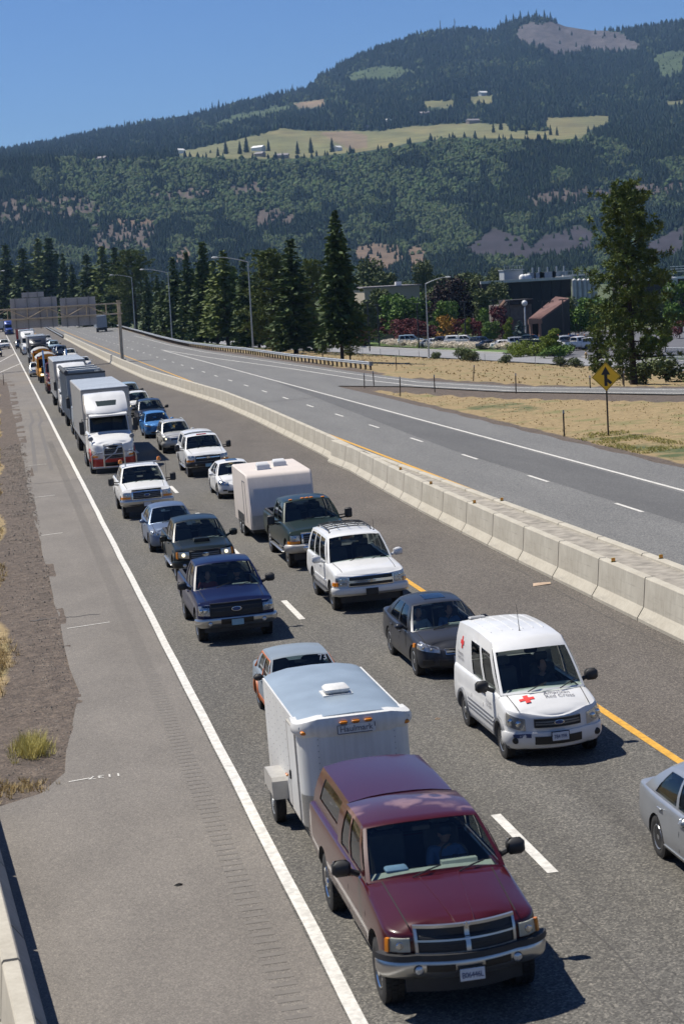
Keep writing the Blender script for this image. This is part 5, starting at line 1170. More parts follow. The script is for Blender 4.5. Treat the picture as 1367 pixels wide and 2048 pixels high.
def crossbar_badge(z, w_, h, off=.05, mat='chrome'):
    def f(root, bd, ws, rw, roof, S_):
        p = bd.skin(0, z, off); mb = MB(); s_ = h*.35
        mb.loft([[(p.x-w_+dx, y, p.z-s_), (p.x-w_*.3, y, p.z-s_), (p.x-w_*.35, y, p.z-h), (p.x+w_*.25, y, p.z-h), (p.x+w_*.3, y, p.z-s_), (p.x+w_-dx, y, p.z-s_), (p.x+w_+dx, y, p.z+s_), (p.x+w_*.35, y, p.z+s_), (p.x+w_*.3, y, p.z+h), (p.x-w_*.25, y, p.z+h), (p.x-w_*.3, y, p.z+s_), (p.x-w_-dx+.02, y, p.z+s_)] for y, dx in ((p.y+.01, .01), (p.y-.012, .01))]); mb.build('badge', mat, root, 30)
    return f
def side_mould(z0, z1, mat, y0, y1, off=.016, name='side_moulding'):
    def f(root, bd, ws, rw, roof, S_):
        for sg in (-1, 1): mb = MB(); bd.sidestrip(mb, y0, y1, z0, z1, off, .03, 0, sg); mb.build(name, mat, root, 40)
    return f
def step_bar(mat, y0, y1, z=.44, wd_=.14):
    def f(root, bd, ws, rw, roof, S_):
        for sg in (-1, 1): mb = MB(); mb.rbox((sg*(S_['W']/2-.01), (y0+y1)/2, z), (wd_, y1-y0, .06), .02); mb.build('step', mat, root, 40)
    return f
def bed_trim():
    def f(root, bd, ws, rw, roof, S_):
        b0, b1 = S_['bed']; mb = MB()
        for sg in (-1, 1): mb.box((sg*(S_['W']/2-.13), (b0+b1)/2, bd.zt(b1)+.022), (.09, b1-b0, .03))
        mb.box((0, b1+.05, bd.zt(b1)+.02), (S_['W']-.2, .07, .03)); mb.build('bed_rail', 'black_plastic', root)
    return f
def sunroof(v0, v1, half=.42):
    def f(root, bd, ws, rw, roof, S_):
        mb = MB(); mb.slab(lambda u, v, o: roof(u, v)+Vector((0, 0, .006+o)), [-half, -half/2, 0, half/2, half], [v0, (v0+v1)/2, v1], .006); mb.build('sunroof', 'tinted_glass', root, 40)
    return f
def roof_rack(v0, v1, xs=.78, cross=0, mat='black_plastic', slats=0):
    def f(root, bd, ws, rw, roof, S_):
        mb = MB()
        for sg in (-1, 1):
            pts = [roof(sg*xs, v0)+Vector((0, 0, .0))]+[roof(sg*xs, v0+(v1-v0)*k/6)+Vector((0, 0, .07)) for k in (.4, 1, 2, 3, 4, 5, 5.6)]+[roof(sg*xs, v1)]; mb.tube(pts, .02, 6)
        for k in range(cross):
            v = v0+(v1-v0)*(k+.6)/(cross+.2); pts = [roof(u, v)+Vector((0, 0, .08)) for u in (-xs, -xs/2, 0, xs/2, xs)]; mb.tube(pts, .016, 6)
        for k in range(slats): u = -xs+2*xs*(k+1)/(slats+1); mb.tube([roof(u, v0+(v1-v0)*q)+Vector((0, 0, .085)) for q in (.05, .5, .95)], .012, 5)
        mb.build('roof_rack', mat, root, 40)
    return f
def marker_lamps(n=5, v=.04):
    def f(root, bd, ws, rw, roof, S_):
        for u in (-.72, -.2, 0, .2, .72)[:n]: mb = MB(); p = roof(u, v); mb.rbox((p.x, p.y, p.z+.02), (.13, .09, .05), .02); mb.build('marker_lamp', 'amber_lens', root, 40)
    return f
def hood_scoop(y0, y1, hw=.3):
    def f(root, bd, ws, rw, roof, S_):
        mb = MB(); mb.loft([[bd.top(-hw, y, -.01), bd.top(-hw*.85, y, h), bd.top(0, y, h*1.05), bd.top(hw*.85, y, h), bd.top(hw, y, -.01)] for y, h in ((y0, .10), (y0+.06, .115), (y1, .02))]); o = mb.build('hood_scoop', S_['paint'], root, 40)
        mb = MB(); mb.loft([[bd.top(-hw*.8, y, .015), bd.top(-hw*.74, y, .085), bd.top(hw*.74, y, .085), bd.top(hw*.8, y, .015)] for y in (y0-.012, y0+.01)]); mb.build('scoop_opening', 'grille_black', o)
    return f
def antenna(x, y, z, L=.6, lean=.1):
    def f(root, bd, ws, rw, roof, S_): mb = MB(); mb.tube([(x, y, z), (x, y+lean*L, z+L)], [.008, .004], 5); mb.lathe([(0, .03), (.03, .02)], (x, y, z-.01), 'Z', 8); mb.build('aerial', 'black_plastic', root)
    return f
def canopy(zr, bed, inset=.10, winz=True, mat=None, front=.03, xt=None):
    def f(root, bd, ws, rw, roof, S_):
        b0, b1 = bed; W = S_['W']; g = dict(front=MB(), back=MB(), side=[]); mb = MB(); zt = bd.zt(b0+.5)
        P = dict(xb=W/2-.11, xt=xt or (W/2-.30), wb=b0+front, wt=b0+front+.03, rr=b1-.22, bl=b1+.02, zc=zt-.02, zbr=zt-.02, zr=zr, crown=.07, arch=.02, bow=.0, bowr=.0, win=[(.16, .80)], sidev=(.30, .86), backv=(.15, .85), wbulge=0, zcc=0)
        cabin(mb, g, None, P); o = mb.build('canopy', mat or S_['paint'], root, 38, weld=.0008)
        g['front'].build('window', 'tinted_glass', o); g['back'].build('window', 'tinted_glass', o)
        for q in g['side']: q.build('window', 'tinted_glass', o)
    return f

# ---- spec presets
def pickup(**k):
    wb = k.get('wb', 3.6); fo = k.get('fo', .92); W = k.get('W', 2.0); hood = k.get('hood', 1.16); belt = k.get('belt', 1.24); roofz = k.get('roof', 1.86); ro = k.get('ro', 1.2); zg = k.get('zg', .42)
    wbase = k.get('wbase', .62); cabL = k.get('cab_len', 2.35); wt = wbase+k.get('rake', .78); bl = wbase+cabL
    s = dict(front_t=BOX_T, W=W, fo=fo, wb=wb, ro=ro, R=k.get('R', .39), tw=.27, zg=zg, zb=[(-fo, zg+.05), (-.5, zg), (wb+.5, zg), (wb+ro, zg+.12)],
             zt=[(-fo, hood-.12), (-fo+.18, hood-.03), (-fo+.5, hood), (wbase, belt+.0), (wbase+.4, belt), (bl+.02, belt), (bl+.12, belt+k.get('bedup', .0)), (wb+ro, belt+k.get('bedup', .0))],
             crown=[(-fo, .0), (-fo+.2, .05), (wbase, .07), (wbase+.5, .03), (wb+ro, .0)], sweep=.10, rcx=.26, rcy=.24, rr=.10, archgap=.09, archlift=.04,
             cab=dict(xb=W/2-.075, xt=W/2-k.get('tumble', .26), wb=wbase, wt=wt, rr=bl-.12, bl=bl, zc=belt-.02, zbr=belt-.03, zr=roofz-.09, crown=.06, arch=.04, bow=.17, bowr=.03, win=k.get('win', [(.10, .52), (.57, .90)]), zcc=.06, backv=(.15, .88)),
             bed=(bl+.08, wb+ro-.10), seams=(wbase-.10, wbase+1.12, bl-.02) if cabL > 1.9 else (wbase-.1, bl-.02), handles=(wbase+1.0,), mirror=('truck', 'black_plastic'), style='five')
    if cabL > 2.3: s['handles'] = (wbase+1.0, bl-.25)
    s.update(k.get('over', {})); s['extra'] = list(s.get('extra', ()))+[valance(.30, .54)]; return s
def sedan(**k):
    wb = k.get('wb', 2.77); fo = k.get('fo', .95); ro = k.get('ro', 1.08); W = k.get('W', 1.82); H = k.get('H', 1.46); belt = k.get('belt', .93); hood = k.get('hood', .86); nose = k.get('nose', .70); deck = k.get('deck', 1.02); zg = .20
    wbase = k.get('wbase', .38); wt = k.get('wt', 1.20); rr = k.get('rroof', 2.55); bl = k.get('bl', 3.15)
    s = dict(W=W, fo=fo, wb=wb, ro=ro, R=k.get('R', .325), tw=.21, zg=zg, zb=[(-fo, zg+.02), (wb+.4, zg), (wb+ro, zg+.12)],
             zt=[(-fo, nose-.08), (-fo+.16, nose), (-fo+.45, hood-.07), (-.1, hood), (wbase, belt), (wbase+.4, belt), (bl-.5, belt+.03), (bl, deck), (wb+ro-.15, deck), (wb+ro, deck-.05)],
             crown=[(-fo, .0), (-fo+.3, .07), (wbase, .08), (wbase+.4, .02), (bl, .03), (wb+ro, .02)], sweep=k.get('sweep', .26), rcx=.34, rcy=.42, rr=.26, archgap=.045, archlift=.01, taper=[(-fo, .97), (-.2, 1.0), (wb, 1.0), (wb+ro, .95)],
             cab=dict(xb=W/2-.085, xt=W/2-.32, wb=wbase, wt=wt, rr=rr, bl=bl, zc=belt-.02, zbr=deck-.02, zr=H-.07, crown=.055, arch=.05, bow=.26, bowr=.12, win=[(.14, .46), (.50, .84)], zcc=.06, backv=(.08, .92), sidev=(.05, .88)),
             seams=(wbase-.02, wbase+1.10, wbase+2.05), handles=(wbase+.98, wbase+1.92), mirror=('car', k.get('paint')), style='five')
    s.update(k.get('over', {})); return s
def suv(**k):
    wb = k.get('wb', 2.7); fo = k.get('fo', .86); ro = k.get('ro', .95); W = k.get('W', 1.85); H = k.get('H', 1.76); belt = k.get('belt', 1.10); hood = k.get('hood', 1.04); zg = k.get('zg', .30); wbase = k.get('wbase', .46); wt = wbase+k.get('rake', .72)
    rear = wb+ro
    s = dict(W=W, fo=fo, wb=wb, ro=ro, R=k.get('R', .36), tw=.24, zg=zg, zb=[(-fo, zg+.04), (wb+.4, zg), (rear, zg+.12)],
             zt=[(-fo, hood-.14), (-fo+.16, hood-.06), (-fo+.5, hood), (wbase, belt), (rear-.3, belt+.02), (rear, belt)], crown=[(-fo, 0), (-fo+.25, .05), (wbase, .07), (wbase+.5, .02), (rear, 0)], sweep=.14, rcx=.28, rcy=.30, rr=.14, archgap=.06, archlift=.02,
             cab=dict(xb=W/2-.085, xt=W/2-k.get('tumble', .25), wb=wbase, wt=wt, rr=rear-k.get('tail', .28), bl=rear-.06, zc=belt-.02, zbr=belt-.02, zr=H-.09, crown=.06, arch=.05, bow=.18, bowr=.05, win=k.get('win', [(.10, .36), (.395, .63), (.67, .93)]), zcc=.05, backv=(.10, .85)),
             seams=(wbase-.06, wbase+1.10, wbase+1.98), handles=(wbase+.98, wbase+1.86), mirror=('car', k.get('paint')), style='five')
    s.update(k.get('over', {})); return s
# ---- paints
def maroon():
    m = paint('paint_maroon', (.050, .0036, .0062), .0, .28, .06); t = m.node_tree; b = t.nodes['Principled BSDF']; co = texco(t)
    s = N(t, 'ShaderNodeSeparateXYZ'); t.links.new(co, s.inputs[0])
    def band(o, lo, hi, e):
        r1 = N(t, 'ShaderNodeMapRange'); t.links.new(o, r1.inputs[0]); r1.inputs[1].default_value = lo; r1.inputs[2].default_value = lo+e
        r2 = N(t, 'ShaderNodeMapRange'); t.links.new(o, r2.inputs[0]); r2.inputs[1].default_value = hi; r2.inputs[2].default_value = hi-e
        m2 = N(t, 'ShaderNodeMath', operation='MULTIPLY'); t.links.new(r1.outputs[0], m2.inputs[0]); t.links.new(r2.outputs[0], m2.inputs[1]); return m2.outputs[0]
    zy = N(t, 'ShaderNodeMath', operation='MULTIPLY'); t.links.new(band(s.outputs[2], 1.74, 3, .03), zy.inputs[0]); t.links.new(band(s.outputs[1], 1.45, 2.62, .3), zy.inputs[1])
    nz = N(t, 'ShaderNodeTexNoise', Scale=2.6, Detail=6); t.links.new(co, nz.inputs['Vector'])
    vm = N(t, 'ShaderNodeVectorMath', operation='MULTIPLY_ADD'); t.links.new(nz.outputs['Color'], vm.inputs[0]); vm.inputs[1].default_value = (.75, .75, 0); t.links.new(co, vm.inputs[2])
    vo = N(t, 'ShaderNodeTexVoronoi', Scale=1.5); vo.inputs['Randomness'].default_value = .8; t.links.new(vm.outputs[0], vo.inputs['Vector'])
    ring = ramp(t, vo.outputs['Distance'], [(.20, (.0, .0, .0)), (.27, (1, 1, 1)), (.34, (.85, .85, .85)), (.46, (.06, .06, .06))])
    mk = N(t, 'ShaderNodeMath', operation='MULTIPLY'); t.links.new(ring, mk.inputs[0]); t.links.new(zy.outputs[0], mk.inputs[1])
    k2 = N(t, 'ShaderNodeMath', operation='MULTIPLY'); t.links.new(mk.outputs[0], k2.inputs[0]); k2.inputs[1].default_value = .45
    old = b.inputs['Base Color'].links[0].from_socket; t.links.new(mixc(t, k2.outputs[0], old, (.46, .29, .27)), b.inputs['Base Color'])
    inv = N(t, 'ShaderNodeMath', operation='MULTIPLY_ADD'); t.links.new(k2.outputs[0], inv.inputs[0]); inv.inputs[1].default_value = -.8; inv.inputs[2].default_value = .8; t.links.new(inv.outputs[0], b.inputs['Coat Weight'])
maroon()
paint('paint_white', (.66, .66, .65), 0, .35, .12); paint('paint_offwhite', (.60, .585, .55), 0, .4, .3); paint('paint_navy', (.004, .009, .045), 0, .3, .12); paint('paint_black_green', (.010, .016, .018), 0, .3, .10); paint('paint_blue_grey', (.13, .17, .25), .45, .35, .15)
paint('paint_charcoal', (.034, .037, .046), .2, .32, .12); paint('paint_dark_green', (.016, .028, .023), .1, .3, .15); paint('paint_silver', (.34, .36, .385), .55, .34, .12); paint('paint_sky_blue', (.06, .20, .46), .3, .32, .1); paint('paint_primer_grey', (.20, .24, .28), .0, .5, .3); paint('paint_dark_blue', (.014, .022, .045), .1, .3, .12)
paint('paint_silver_pale', (.46, .46, .45), .35, .36, .15); paint('paint_red', (.34, .02, .018), 0, .35, .2); paint('paint_bus_yellow', (.60, .27, .015), 0, .4, .2); paint('paint_pale_blue', (.30, .40, .48), .2, .38, .2); paint('paint_dark_red', (.10, .012, .018), .15, .32, .2); paint('paint_truck_blue', (.03, .06, .24), .1, .35, .2); paint('paint_orange', (.48, .12, .02), 0, .4, .2)
grimy('trailer_white', (.64, .64, .62)); grimy('trailer_cream', (.64, .57, .51), .2); grimy('trailer_grey', (.36, .36, .355), .4); pm('trailer_roof', (.42, .46, .50), .5, .15, var=.12, vs=.8); pm('roof_membrane', (.27, .33, .385), .4, .2, var=.12, vs=1.5); pm('diamond_plate', (.36, .36, .35), .35, .7, var=.2, vs=40); pm('trailer_fender', (.46, .44, .40), .45, .4, var=.12)
pm('orange_trim', (.46, .12, .03), .5); pm('tarp_dark', (.05, .055, .06), .8); pm('tarp_white', (.55, .55, .53), .8); pm('trailer_gray_blue', (.25, .28, .31), .6, .2)
pm('skin', (.42, .24, .17), .6, var=.08); pm('shirt_blue', (.15, .24, .40), .85); pm('shirt_white', (.5, .5, .5), .85); pm('shirt_red', (.35, .06, .04), .85); pm('shirt_dark', (.05, .05, .06), .85); pm('hair_dark', (.03, .02, .015), .8); pm('hair_grey', (.3, .29, .27), .8); pm('cap_dark', (.04, .05, .07), .8); pm('trousers', (.05, .06, .09), .85)

pm('lamp_cream', (.55, .55, .46), .25, .2, coat=.6)
# ---- seated people (one continuous body; shirt and hair as its children)
def skinned(name, verts, edges, radii, mat, parent=None, lv=1):
    me = bpy.data.meshes.new(name); me.from_pydata(verts, edges, []); o = link(name, me)
    o.modifiers.new('skin', 'SKIN'); d = me.skin_vertices[0].data
    for i, r in enumerate(radii): d[i].radius = (r, r) if not isinstance(r, tuple) else r; d[i].use_root = (i == 0)
    s = o.modifiers.new('sub', 'SUBSURF'); s.levels = s.render_levels = lv
    dg = bpy.context.evaluated_depsgraph_get(); m2 = bpy.data.meshes.new_from_object(o.evaluated_get(dg)); bpy.data.objects.remove(o)
    m2.name = name; m2.materials.clear(); m2.materials.append(MATS[mat]); m2.polygons.foreach_set('use_smooth', [True]*len(m2.polygons)); return link(name, m2, parent)
def head_into(mb, c):
    prof = [(-.12, .02), (-.105, .055), (-.07, .075), (-.02, .086), (.03, .088), (.075, .075), (.105, .045), (.118, .0)]
    V0 = len(mb.v); mb.lathe(prof, (0, 0, 0), 'Z', 16)
    for i in range(V0, len(mb.v)):
        x, y, z = mb.v[i]; x *= .86; y *= 1.08
        if y < -.05 and abs(x) < .028 and -.05 < z < .02: y -= .022
        if y < -.05 and z < -.07: y -= .012
        mb.v[i] = (x+c[0], y+c[1], z+c[2])
    for s in (-1, 1): mb.rbox((c[0]+s*.078, c[1]+.01, c[2]-.01), (.02, .045, .065), .008)
def seated(M, label, shirt, hair='hair_dark', driver=True, cap=False, group='people in the vehicles'):
    """hips at the origin, facing -y; M places it (kept as a thing of its own inside the vehicle)"""
    hz = .62; hand = [(-.17, -.50, .36), (.17, -.50, .36)] if driver else [(-.14, -.36, .12), (.14, -.36, .12)]
    V = [(0, 0, .02), (0, .02, .18), (0, .05, .36), (0, .05, .47), (0, .02, .54)]; E = [(0, 1), (1, 2), (2, 3), (3, 4)]; R = [(.16, .12), (.15, .11), (.17, .11), .07, .055]
    for s, h in zip((-1, 1), hand):
        i = len(V); V += [(s*.19, .05, .43), (s*.25, -.12, .24), (h[0]*1.05, h[1]+.07, h[2]-.02), h]; R += [.058, .046, .032, .03]; E += [(2, i), (i, i+1), (i+1, i+2), (i+2, i+3)]
        for f in range(4): j = len(V); V += [(h[0]+(f-1.5)*.021, h[1]-.05, h[2]+.012), (h[0]+(f-1.5)*.022, h[1]-.07-.006*(f in (1, 2)), h[2]-.022)]; R += [.009, .008]; E += [(i+3, j), (j, j+1)]
        j = len(V); V += [(h[0]-s*.05, h[1]-.02, h[2]+.02)]; R += [.010]; E += [(i+3, j)]
        k = len(V); V += [(s*.10, -.04, .02), (s*.13, -.44, .06), (s*.13, -.52, -.36), (s*.13, -.66, -.42)]; R += [.085, .06, .045, .04]; E += [(0, k), (k, k+1), (k+1, k+2), (k+2, k+3)]
    o = skinned('person', V, E, R, 'skin'); o.matrix_world = M; tag(o, label, 'person', group)
    mb = MB(); head_into(mb, (0, .0, hz+.03)); hd = mb.mesh('head', 'skin', 80)
    bm = bmesh.new(); bm.from_mesh(o.data); bm.from_mesh(hd); bm.to_mesh(o.data); bm.free(); o.data.polygons.foreach_set('use_smooth', [True]*len(o.data.polygons))
    V = [(0, 0, .03), (0, .02, .18), (0, .05, .36), (0, .05, .46)]; E = [(0, 1), (1, 2), (2, 3)]; R = [(.178, .138), (.168, .128), (.188, .128), .085]
    for s, h in zip((-1, 1), hand): i = len(V); V += [(s*.19, .05, .43), (s*.235, -.07, .29), (s*.25, -.12, .24)]; R += [.074, .068, .066]; E += [(2, i), (i, i+1), (i+1, i+2)]
    skinned('shirt', V, E, R, shirt, o)
    V = []; mb = MB()
    if cap: mb.lathe([(0, .098), (.05, .095), (.085, .06), (.10, 0)], (0, .0, hz+.055), 'Z', 14); mb.loft([[(x, y, hz+.06+z) for x, z in ((-.07, 0), (0, .012), (.07, 0), (.07, -.008), (0, .004), (-.07, -.008))] for y in (-.07, -.17)])
    else: mb.lathe([(-.02, .088), (.03, .098), (.07, .088), (.10, .055), (.118, 0)], (0, .02, hz+.032), 'Z', 14)
    mb.build('cap' if cap else 'hair', 'cap_dark' if cap else hair, o, 60); return o
def sit(root, x, y, z, *a, **k): return seated(root.matrix_world @ Matrix.Translation((x, y, z)), *a, **k)

# ================================================================== near lane, front to back
bend = lambda c, e: (lambda u: c+e*(2*u-1)**2)
# 1 maroon pickup with canopy
def hood_crease(root, bd, ws, rw, roof, S_):
    mb = MB()
    for sg in (-1, 1): mb.tube([bd.top(sg*(.13+.13*q), -.78+1.32*q, .001) for q in (-.1, 0, .2, .4, .6, .8, 1)], .007, 5)
    mb.build('hood_crease', S_['paint'], root, 70)
ram = pickup(W=2.0, wb=3.9, fo=.98, ro=1.28, hood=1.13, belt=1.35, roof=1.95, R=.405, zg=.50, wbase=.66, rake=.80, cab_len=2.15, tumble=.225, win=[(.10, .52), (.57, .88)], over=dict(
    paint='paint_maroon', canopy=True, style='steel', rim='chrome', rimR=.225, tw=.28, sweep=.16, rcx=.36, rcy=.36, hoodflat=3.2, dash='dash_grey', glass='windscreen',
    zt=[(-.98, 1.06), (-.8, 1.11), (-.4, 1.16), (.66, 1.33), (1.06, 1.33), (2.83, 1.32), (5.18, 1.32)], crown=[(-.98, .10), (-.80, .12), (-.3, .13), (.5, .09), (.9, .03), (5.18, 0)], hoodx=.74,
    extra=[grille(.60, .87, 1.16, 'bumper_chrome', 1, mid=True, fr=.036, off=.035, barmat='bumper_chrome'), grille(.58, .88, 1.15, None, 7, fr=0, off=.026, name='grille_mesh', barmat='black_plastic'), hood_crease, lamps(.69, .95, .88, 1.045, amber=(.955, 1.01), bulbs=1, off=.03, ins='lamp_cream'), bumper(1.14, .51, .79, 'bumper_chrome', .10, cap=(.785, .86, 'black_plastic')), intake(.17, .64, .73, .112, sides=(-.36, .36)), foglamps(.62, .67, .055, .118),
        numberplate(.60, .19, 'plate_white', 'B06446L'), canopy(1.865, (2.80, 5.12), xt=.735, front=-.10), crossbar_badge(1.175, .04, .045, .065, 'chrome')], front_t=[(0, .16), (.05, .08), (.2, .02), (.42, 0), (.6, .01), (.8, .015), (.93, .03), (.975, .045), (1, .08)]))
RX, RY = 4.93, 23.88
r_ram, *_ = vehicle('pickup_truck', 'dark maroon pickup with a matching bed canopy and sun-bleached roof', 'pickup truck', RX, RY, ram)
sit(r_ram, .40, 1.86, .86, 'driver in a light blue shirt at the wheel of the maroon pickup', 'shirt_blue', cap=True)
mb = MB(); mb.rbox((-.45, 1.05, 1.36), (.30, .2, .06), .02); o = mb.build('cloth_bundle', 'shirt_blue', None, 40); o.matrix_world = r_ram.matrix_world; tag(o, 'pale blue cloth lying on the dashboard of the maroon pickup', 'cloth')
# cargo trailer towed by the maroon pickup
def cargo_trailer():
    t = empty('cargo_trailer'); tag(t, 'white enclosed cargo trailer with grey-blue roof behind the maroon pickup', 'trailer'); L, W, zb, zt = 4.3, 1.80, .46, 2.12; h = W/2
    def plan(r, k=6): return [(h-r+r*math.sin(a), r-r*math.cos(a)) for a in [i*math.pi/2/k for i in range(k+1)]]
    front = plan(.34); ring = front+[(h, L)]+[(-h, L)]+[(-x, y) for x, y in front[::-1]]
    mb = MB(); mb.loft([[(x, y, z) for x, y in ring] for z in (zb, zb+.02, zt-.02, zt)]); body = mb.build('body', 'trailer_white', t, 30)
    mb = MB(); us = [-1, -.9, -.8, -.5, 0, .5, .8, .9, 1]
    mb.loft([[(h*u, y, zt+.14*(1-abs(u)**3.2)-.02*(abs(u) > .95)) for u in us]+[(h*.99, y, zt-.06), (-h*.99, y, zt-.06)] for y in (.10, .5, 1.5, 2.5, 3.6, L+.01)]); mb.build('roof', 'roof_membrane', t, 50)
    # moulded nose cap with its wavy lower lip
    mb = MB(); rows = []
    for s, dz, off in ((0, 0, .0), (.3, .0, .05), (.7, .0, .06), (1, 0, .03)):
        row = []
        for q in ring[7:8]+[]: pass
        pts = [(-x, y) for x, y in front[::-1]]+[(x, y) for x, y in front]
        pts = [(-h+.0, .50)]+pts+[(h, .50)]
        for x, y in pts:
            u = x/h; lip = zt-.20-.07*math.exp(-(u/.55)**4)+.035*math.exp(-((abs(u)-.72)/.12)**2); topz = zt+.13*(1-abs(u)**3)+.015
            d = Vector((x*.25, -1 if y < .3 else -.15, 0)).normalized()*off; row.append((x+d.x+(.03 if x > 0 else -.03)*(off > 0), y+d.y, lip+(topz-lip)*s))
        rows.append(row)
    back = [(x*.98, y+.30, z+.005) for x, y, z in rows[-1]]; mb.loft(rows+[back], cap=False); cap_ = mb.build('nose_cap', 'trailer_white', t, 50)
    for x in (-.20, 0, .20): mb = MB(); mb.rbox((x, -.075, zt+.03), (.13, .05, .06), .02); mb.build('marker_lamp', 'amber_lens', t, 40)
    for s in (-1, 1): mb = MB(); mb.rbox((s*(h-.07), .07, zt-.10), (.10, .10, .07), .02); mb.build('marker_lamp', 'amber_lens', t, 40)
    mb = MB(); mb.box((0, -.068, zt-.085), (.62, .012, .15)); p = mb.build('name_board', 'trailer_white', t)
    mb = MB(); mb.box((-.30, -.075, zt-.085), (.014, .006, .13)); mb.box((-.02, -.075, zt-.155), (.55, .006, .014)); mb.box((.30, -.075, zt-.05), (.014, .006, .07)); mb.box((-.22, -.075, zt-.018), (.16, .006, .012)); mb.build('name_frame', 'decal_grey', p)
    l = link('lettering', text_mesh('Haulmark', .135, 'decal_grey', .003), p); l.rotation_euler = (math.pi/2, 0, 0); l.location = (0, -.077, zt-.085)
    mb = MB()
    for x in (-.62, .62):
        for k in range(14): mb.lathe([(0, .009), (-.006, .006), (-.008, 0)], (x, .0, zb+.3+k*.095), 'Y', 6)
    for y in [.5+k*.42 for k in range(9)]:
        for s in (-1, 1):
            for k in range(10): mb.box((s*(h+.002), y, zb+.2+k*.15), (.006, .012, .012))
    mb.build('rivets', 'dark_galvanized', t)
    mb = MB(); rr_ = [(-x, y) for x, y in front[::-1]]+[(x, y) for x, y in front]
    mb.slab(lambda u, v, o: Vector((rr_[int(u)][0]*(1+.012+o*.3), rr_[int(u)][1]-.012-o, zb+.01+.52*v)), list(range(len(rr_))), [0, .5, 1], .008); mb.build('stone_guard', 'diamond_plate', t, 40)
    for s in (-1, 1):
        mb = MB(); mb.box((s*(h+.012), .95, (zb+zt)/2-.05), (.02, .78, zt-zb-.22)); d = mb.build('side_door', 'trailer_white', t)
        mb = MB(); y0, y1, z0, z1 = .54, 1.36, zb+.04, zt-.14
        for c, dd in (((s*(h+.014), y0, (z0+z1)/2), (.024, .025, z1-z0)), ((s*(h+.014), y1, (z0+z1)/2), (.024, .025, z1-z0)), ((s*(h+.014), .95, z1), (.024, .84, .025)), ((s*(h+.014), .95, z0), (.024, .84, .025))): mb.box(c, dd)
        mb.build('door_frame', 'trailer_fender', d); mb = MB(); mb.rbox((s*(h+.035), 1.27, zb+.62), (.03, .05, .16), .01); mb.build('handle', 'black_plastic', d)
        mb = MB(); y0 = 1.95; mb.loft([[(s*h, y, z), (s*(h+.27), y, z), (s*(h+.27), y, z-.022), (s*h, y, z-.022)] for y, z in ((y0, .52), (y0+.03, .80), (y0+.10, .86), (y0+.92, .86), (y0+1.0, .80), (y0+1.03, .52))]); mb.build('fender', 'trailer_fender', t, 30)
        mb = MB(); mb.loft([[(s*(h+.262), y0+a, z0), (s*(h+.272), y0+a, z0), (s*(h+.272), y0+a, z1), (s*(h+.262), y0+a, z1)] for a, z0, z1 in ((.0, .52, .55), (.03, .52, .80), (.10, .56, .86), (.92, .56, .86), (1.0, .52, .80), (1.03, .52, .55))]); mb.build('fender_skirt', 'trailer_fender', t, 30)
        mb = MB(); mb.rbox((s*(h+.03), 1.80, .95), (.04, .12, .05), .015); mb.build('side_marker', 'amber_lens', t)
    mb = MB(); mb.rbox((0, 1.7, 2.33), (.42, .40, .12), .04); v = mb.build('roof_vent', 'trailer_white', t, 40); mb = MB(); mb.box((0, 1.7, 2.262), (.5, .48, .02)); mb.build('vent_flange', 'trailer_white', v)
    mb = MB(); mb.box((0, L/2, zb-.07), (W-.1, L-.1, .14)); mb.tube([(-.7, .3, .42), (0, -1.0, .44)], .045, 6); mb.tube([(.7, .3, .42), (0, -1.0, .44)], .045, 6); mb.tube([(0, -1.15, .46), (0, -.9, .46)], .05, 8); mb.tube([(0, -.75, .3), (0, -.75, .95)], .04, 8); mb.build('chassis', 'black_plastic', t)
    add_wheels(t, (2.46,), .33, .2, .20, 'steel', 'galvanized', h+.13); return t
tr = cargo_trailer(); tr.matrix_world = road_mat(5.0, 30.40, 0)
# 2 old grey saloon with orange trim, racing number on the glass
s73 = sedan(W=1.62, wb=2.42, fo=.72, ro=.95, H=1.38, belt=.90, hood=.88, nose=.74, deck=.92, R=.30, wbase=.50, wt=1.0, rroof=2.25, bl=2.62, over=dict(paint='paint_primer_grey', sweep=.04, rcx=.12, rcy=.14, rr=.12, style='eight', rim='chrome', rimR=.19, tw=.19, mirror=('car', 'black_plastic'), handles=(1.5, 2.3)))
s73['cab'].update(bow=.06, bowr=.05, xt=.60, xb=.74, win=[(.08, .44), (.49, .84)], crown=.045, arch=.03)
def frame73(root, bd, ws, rw, roof, S_):
    for sg in (-1, 1):
        mb = MB(); a = ws(1, 1); b2 = rw(1, 1); f = ws(1, 0); g = rw(1, 0)
        fl = lambda p: Vector((sg*(p.x+.022), p.y, p.z))
        pts = [fl(f), fl(a), fl(a.lerp(b2, .5)), fl(b2), fl(g)]; pts = [p-Vector((0, 0, .05 if i in (1, 2, 3) else 0)) for i, p in enumerate(pts)]; mb.tube(pts, .024, 5)
        for q in (.465,): mb.tube([fl(f.lerp(g, q)), fl(a.lerp(b2, q))-Vector((0, 0, .04))], .022, 5)
        mb.build('window_frame', 'orange_trim', root)
        mb = MB(); bd.sidestrip(mb, -.35, .62, .62, .68, .01, .02, 0, sg); mb.build('side_stripe', 'orange_trim', root)
    l = link('lettering', text_mesh('73', .19, 'decal_white', .002), root); p = ws(.72, .80, -.02); l.location = p; l.rotation_euler = (rad(62), 0, rad(8))
s73['extra'] = [frame73, lamps(.42, .66, .62, .76, bulbs=1), bumper(.85, .40, .50, 'chrome', .08), grille(.36, .60, .76, 'chrome', 3), side_mould(.30, .42, 'orange_trim', .4, 2.0, .01)]
s73['flare'] = ('orange_trim', .05)
v73, *_ = vehicle('saloon_car', 'boxy old grey saloon with orange window frames and number 73', 'car', 5.62, 39.55, s73)
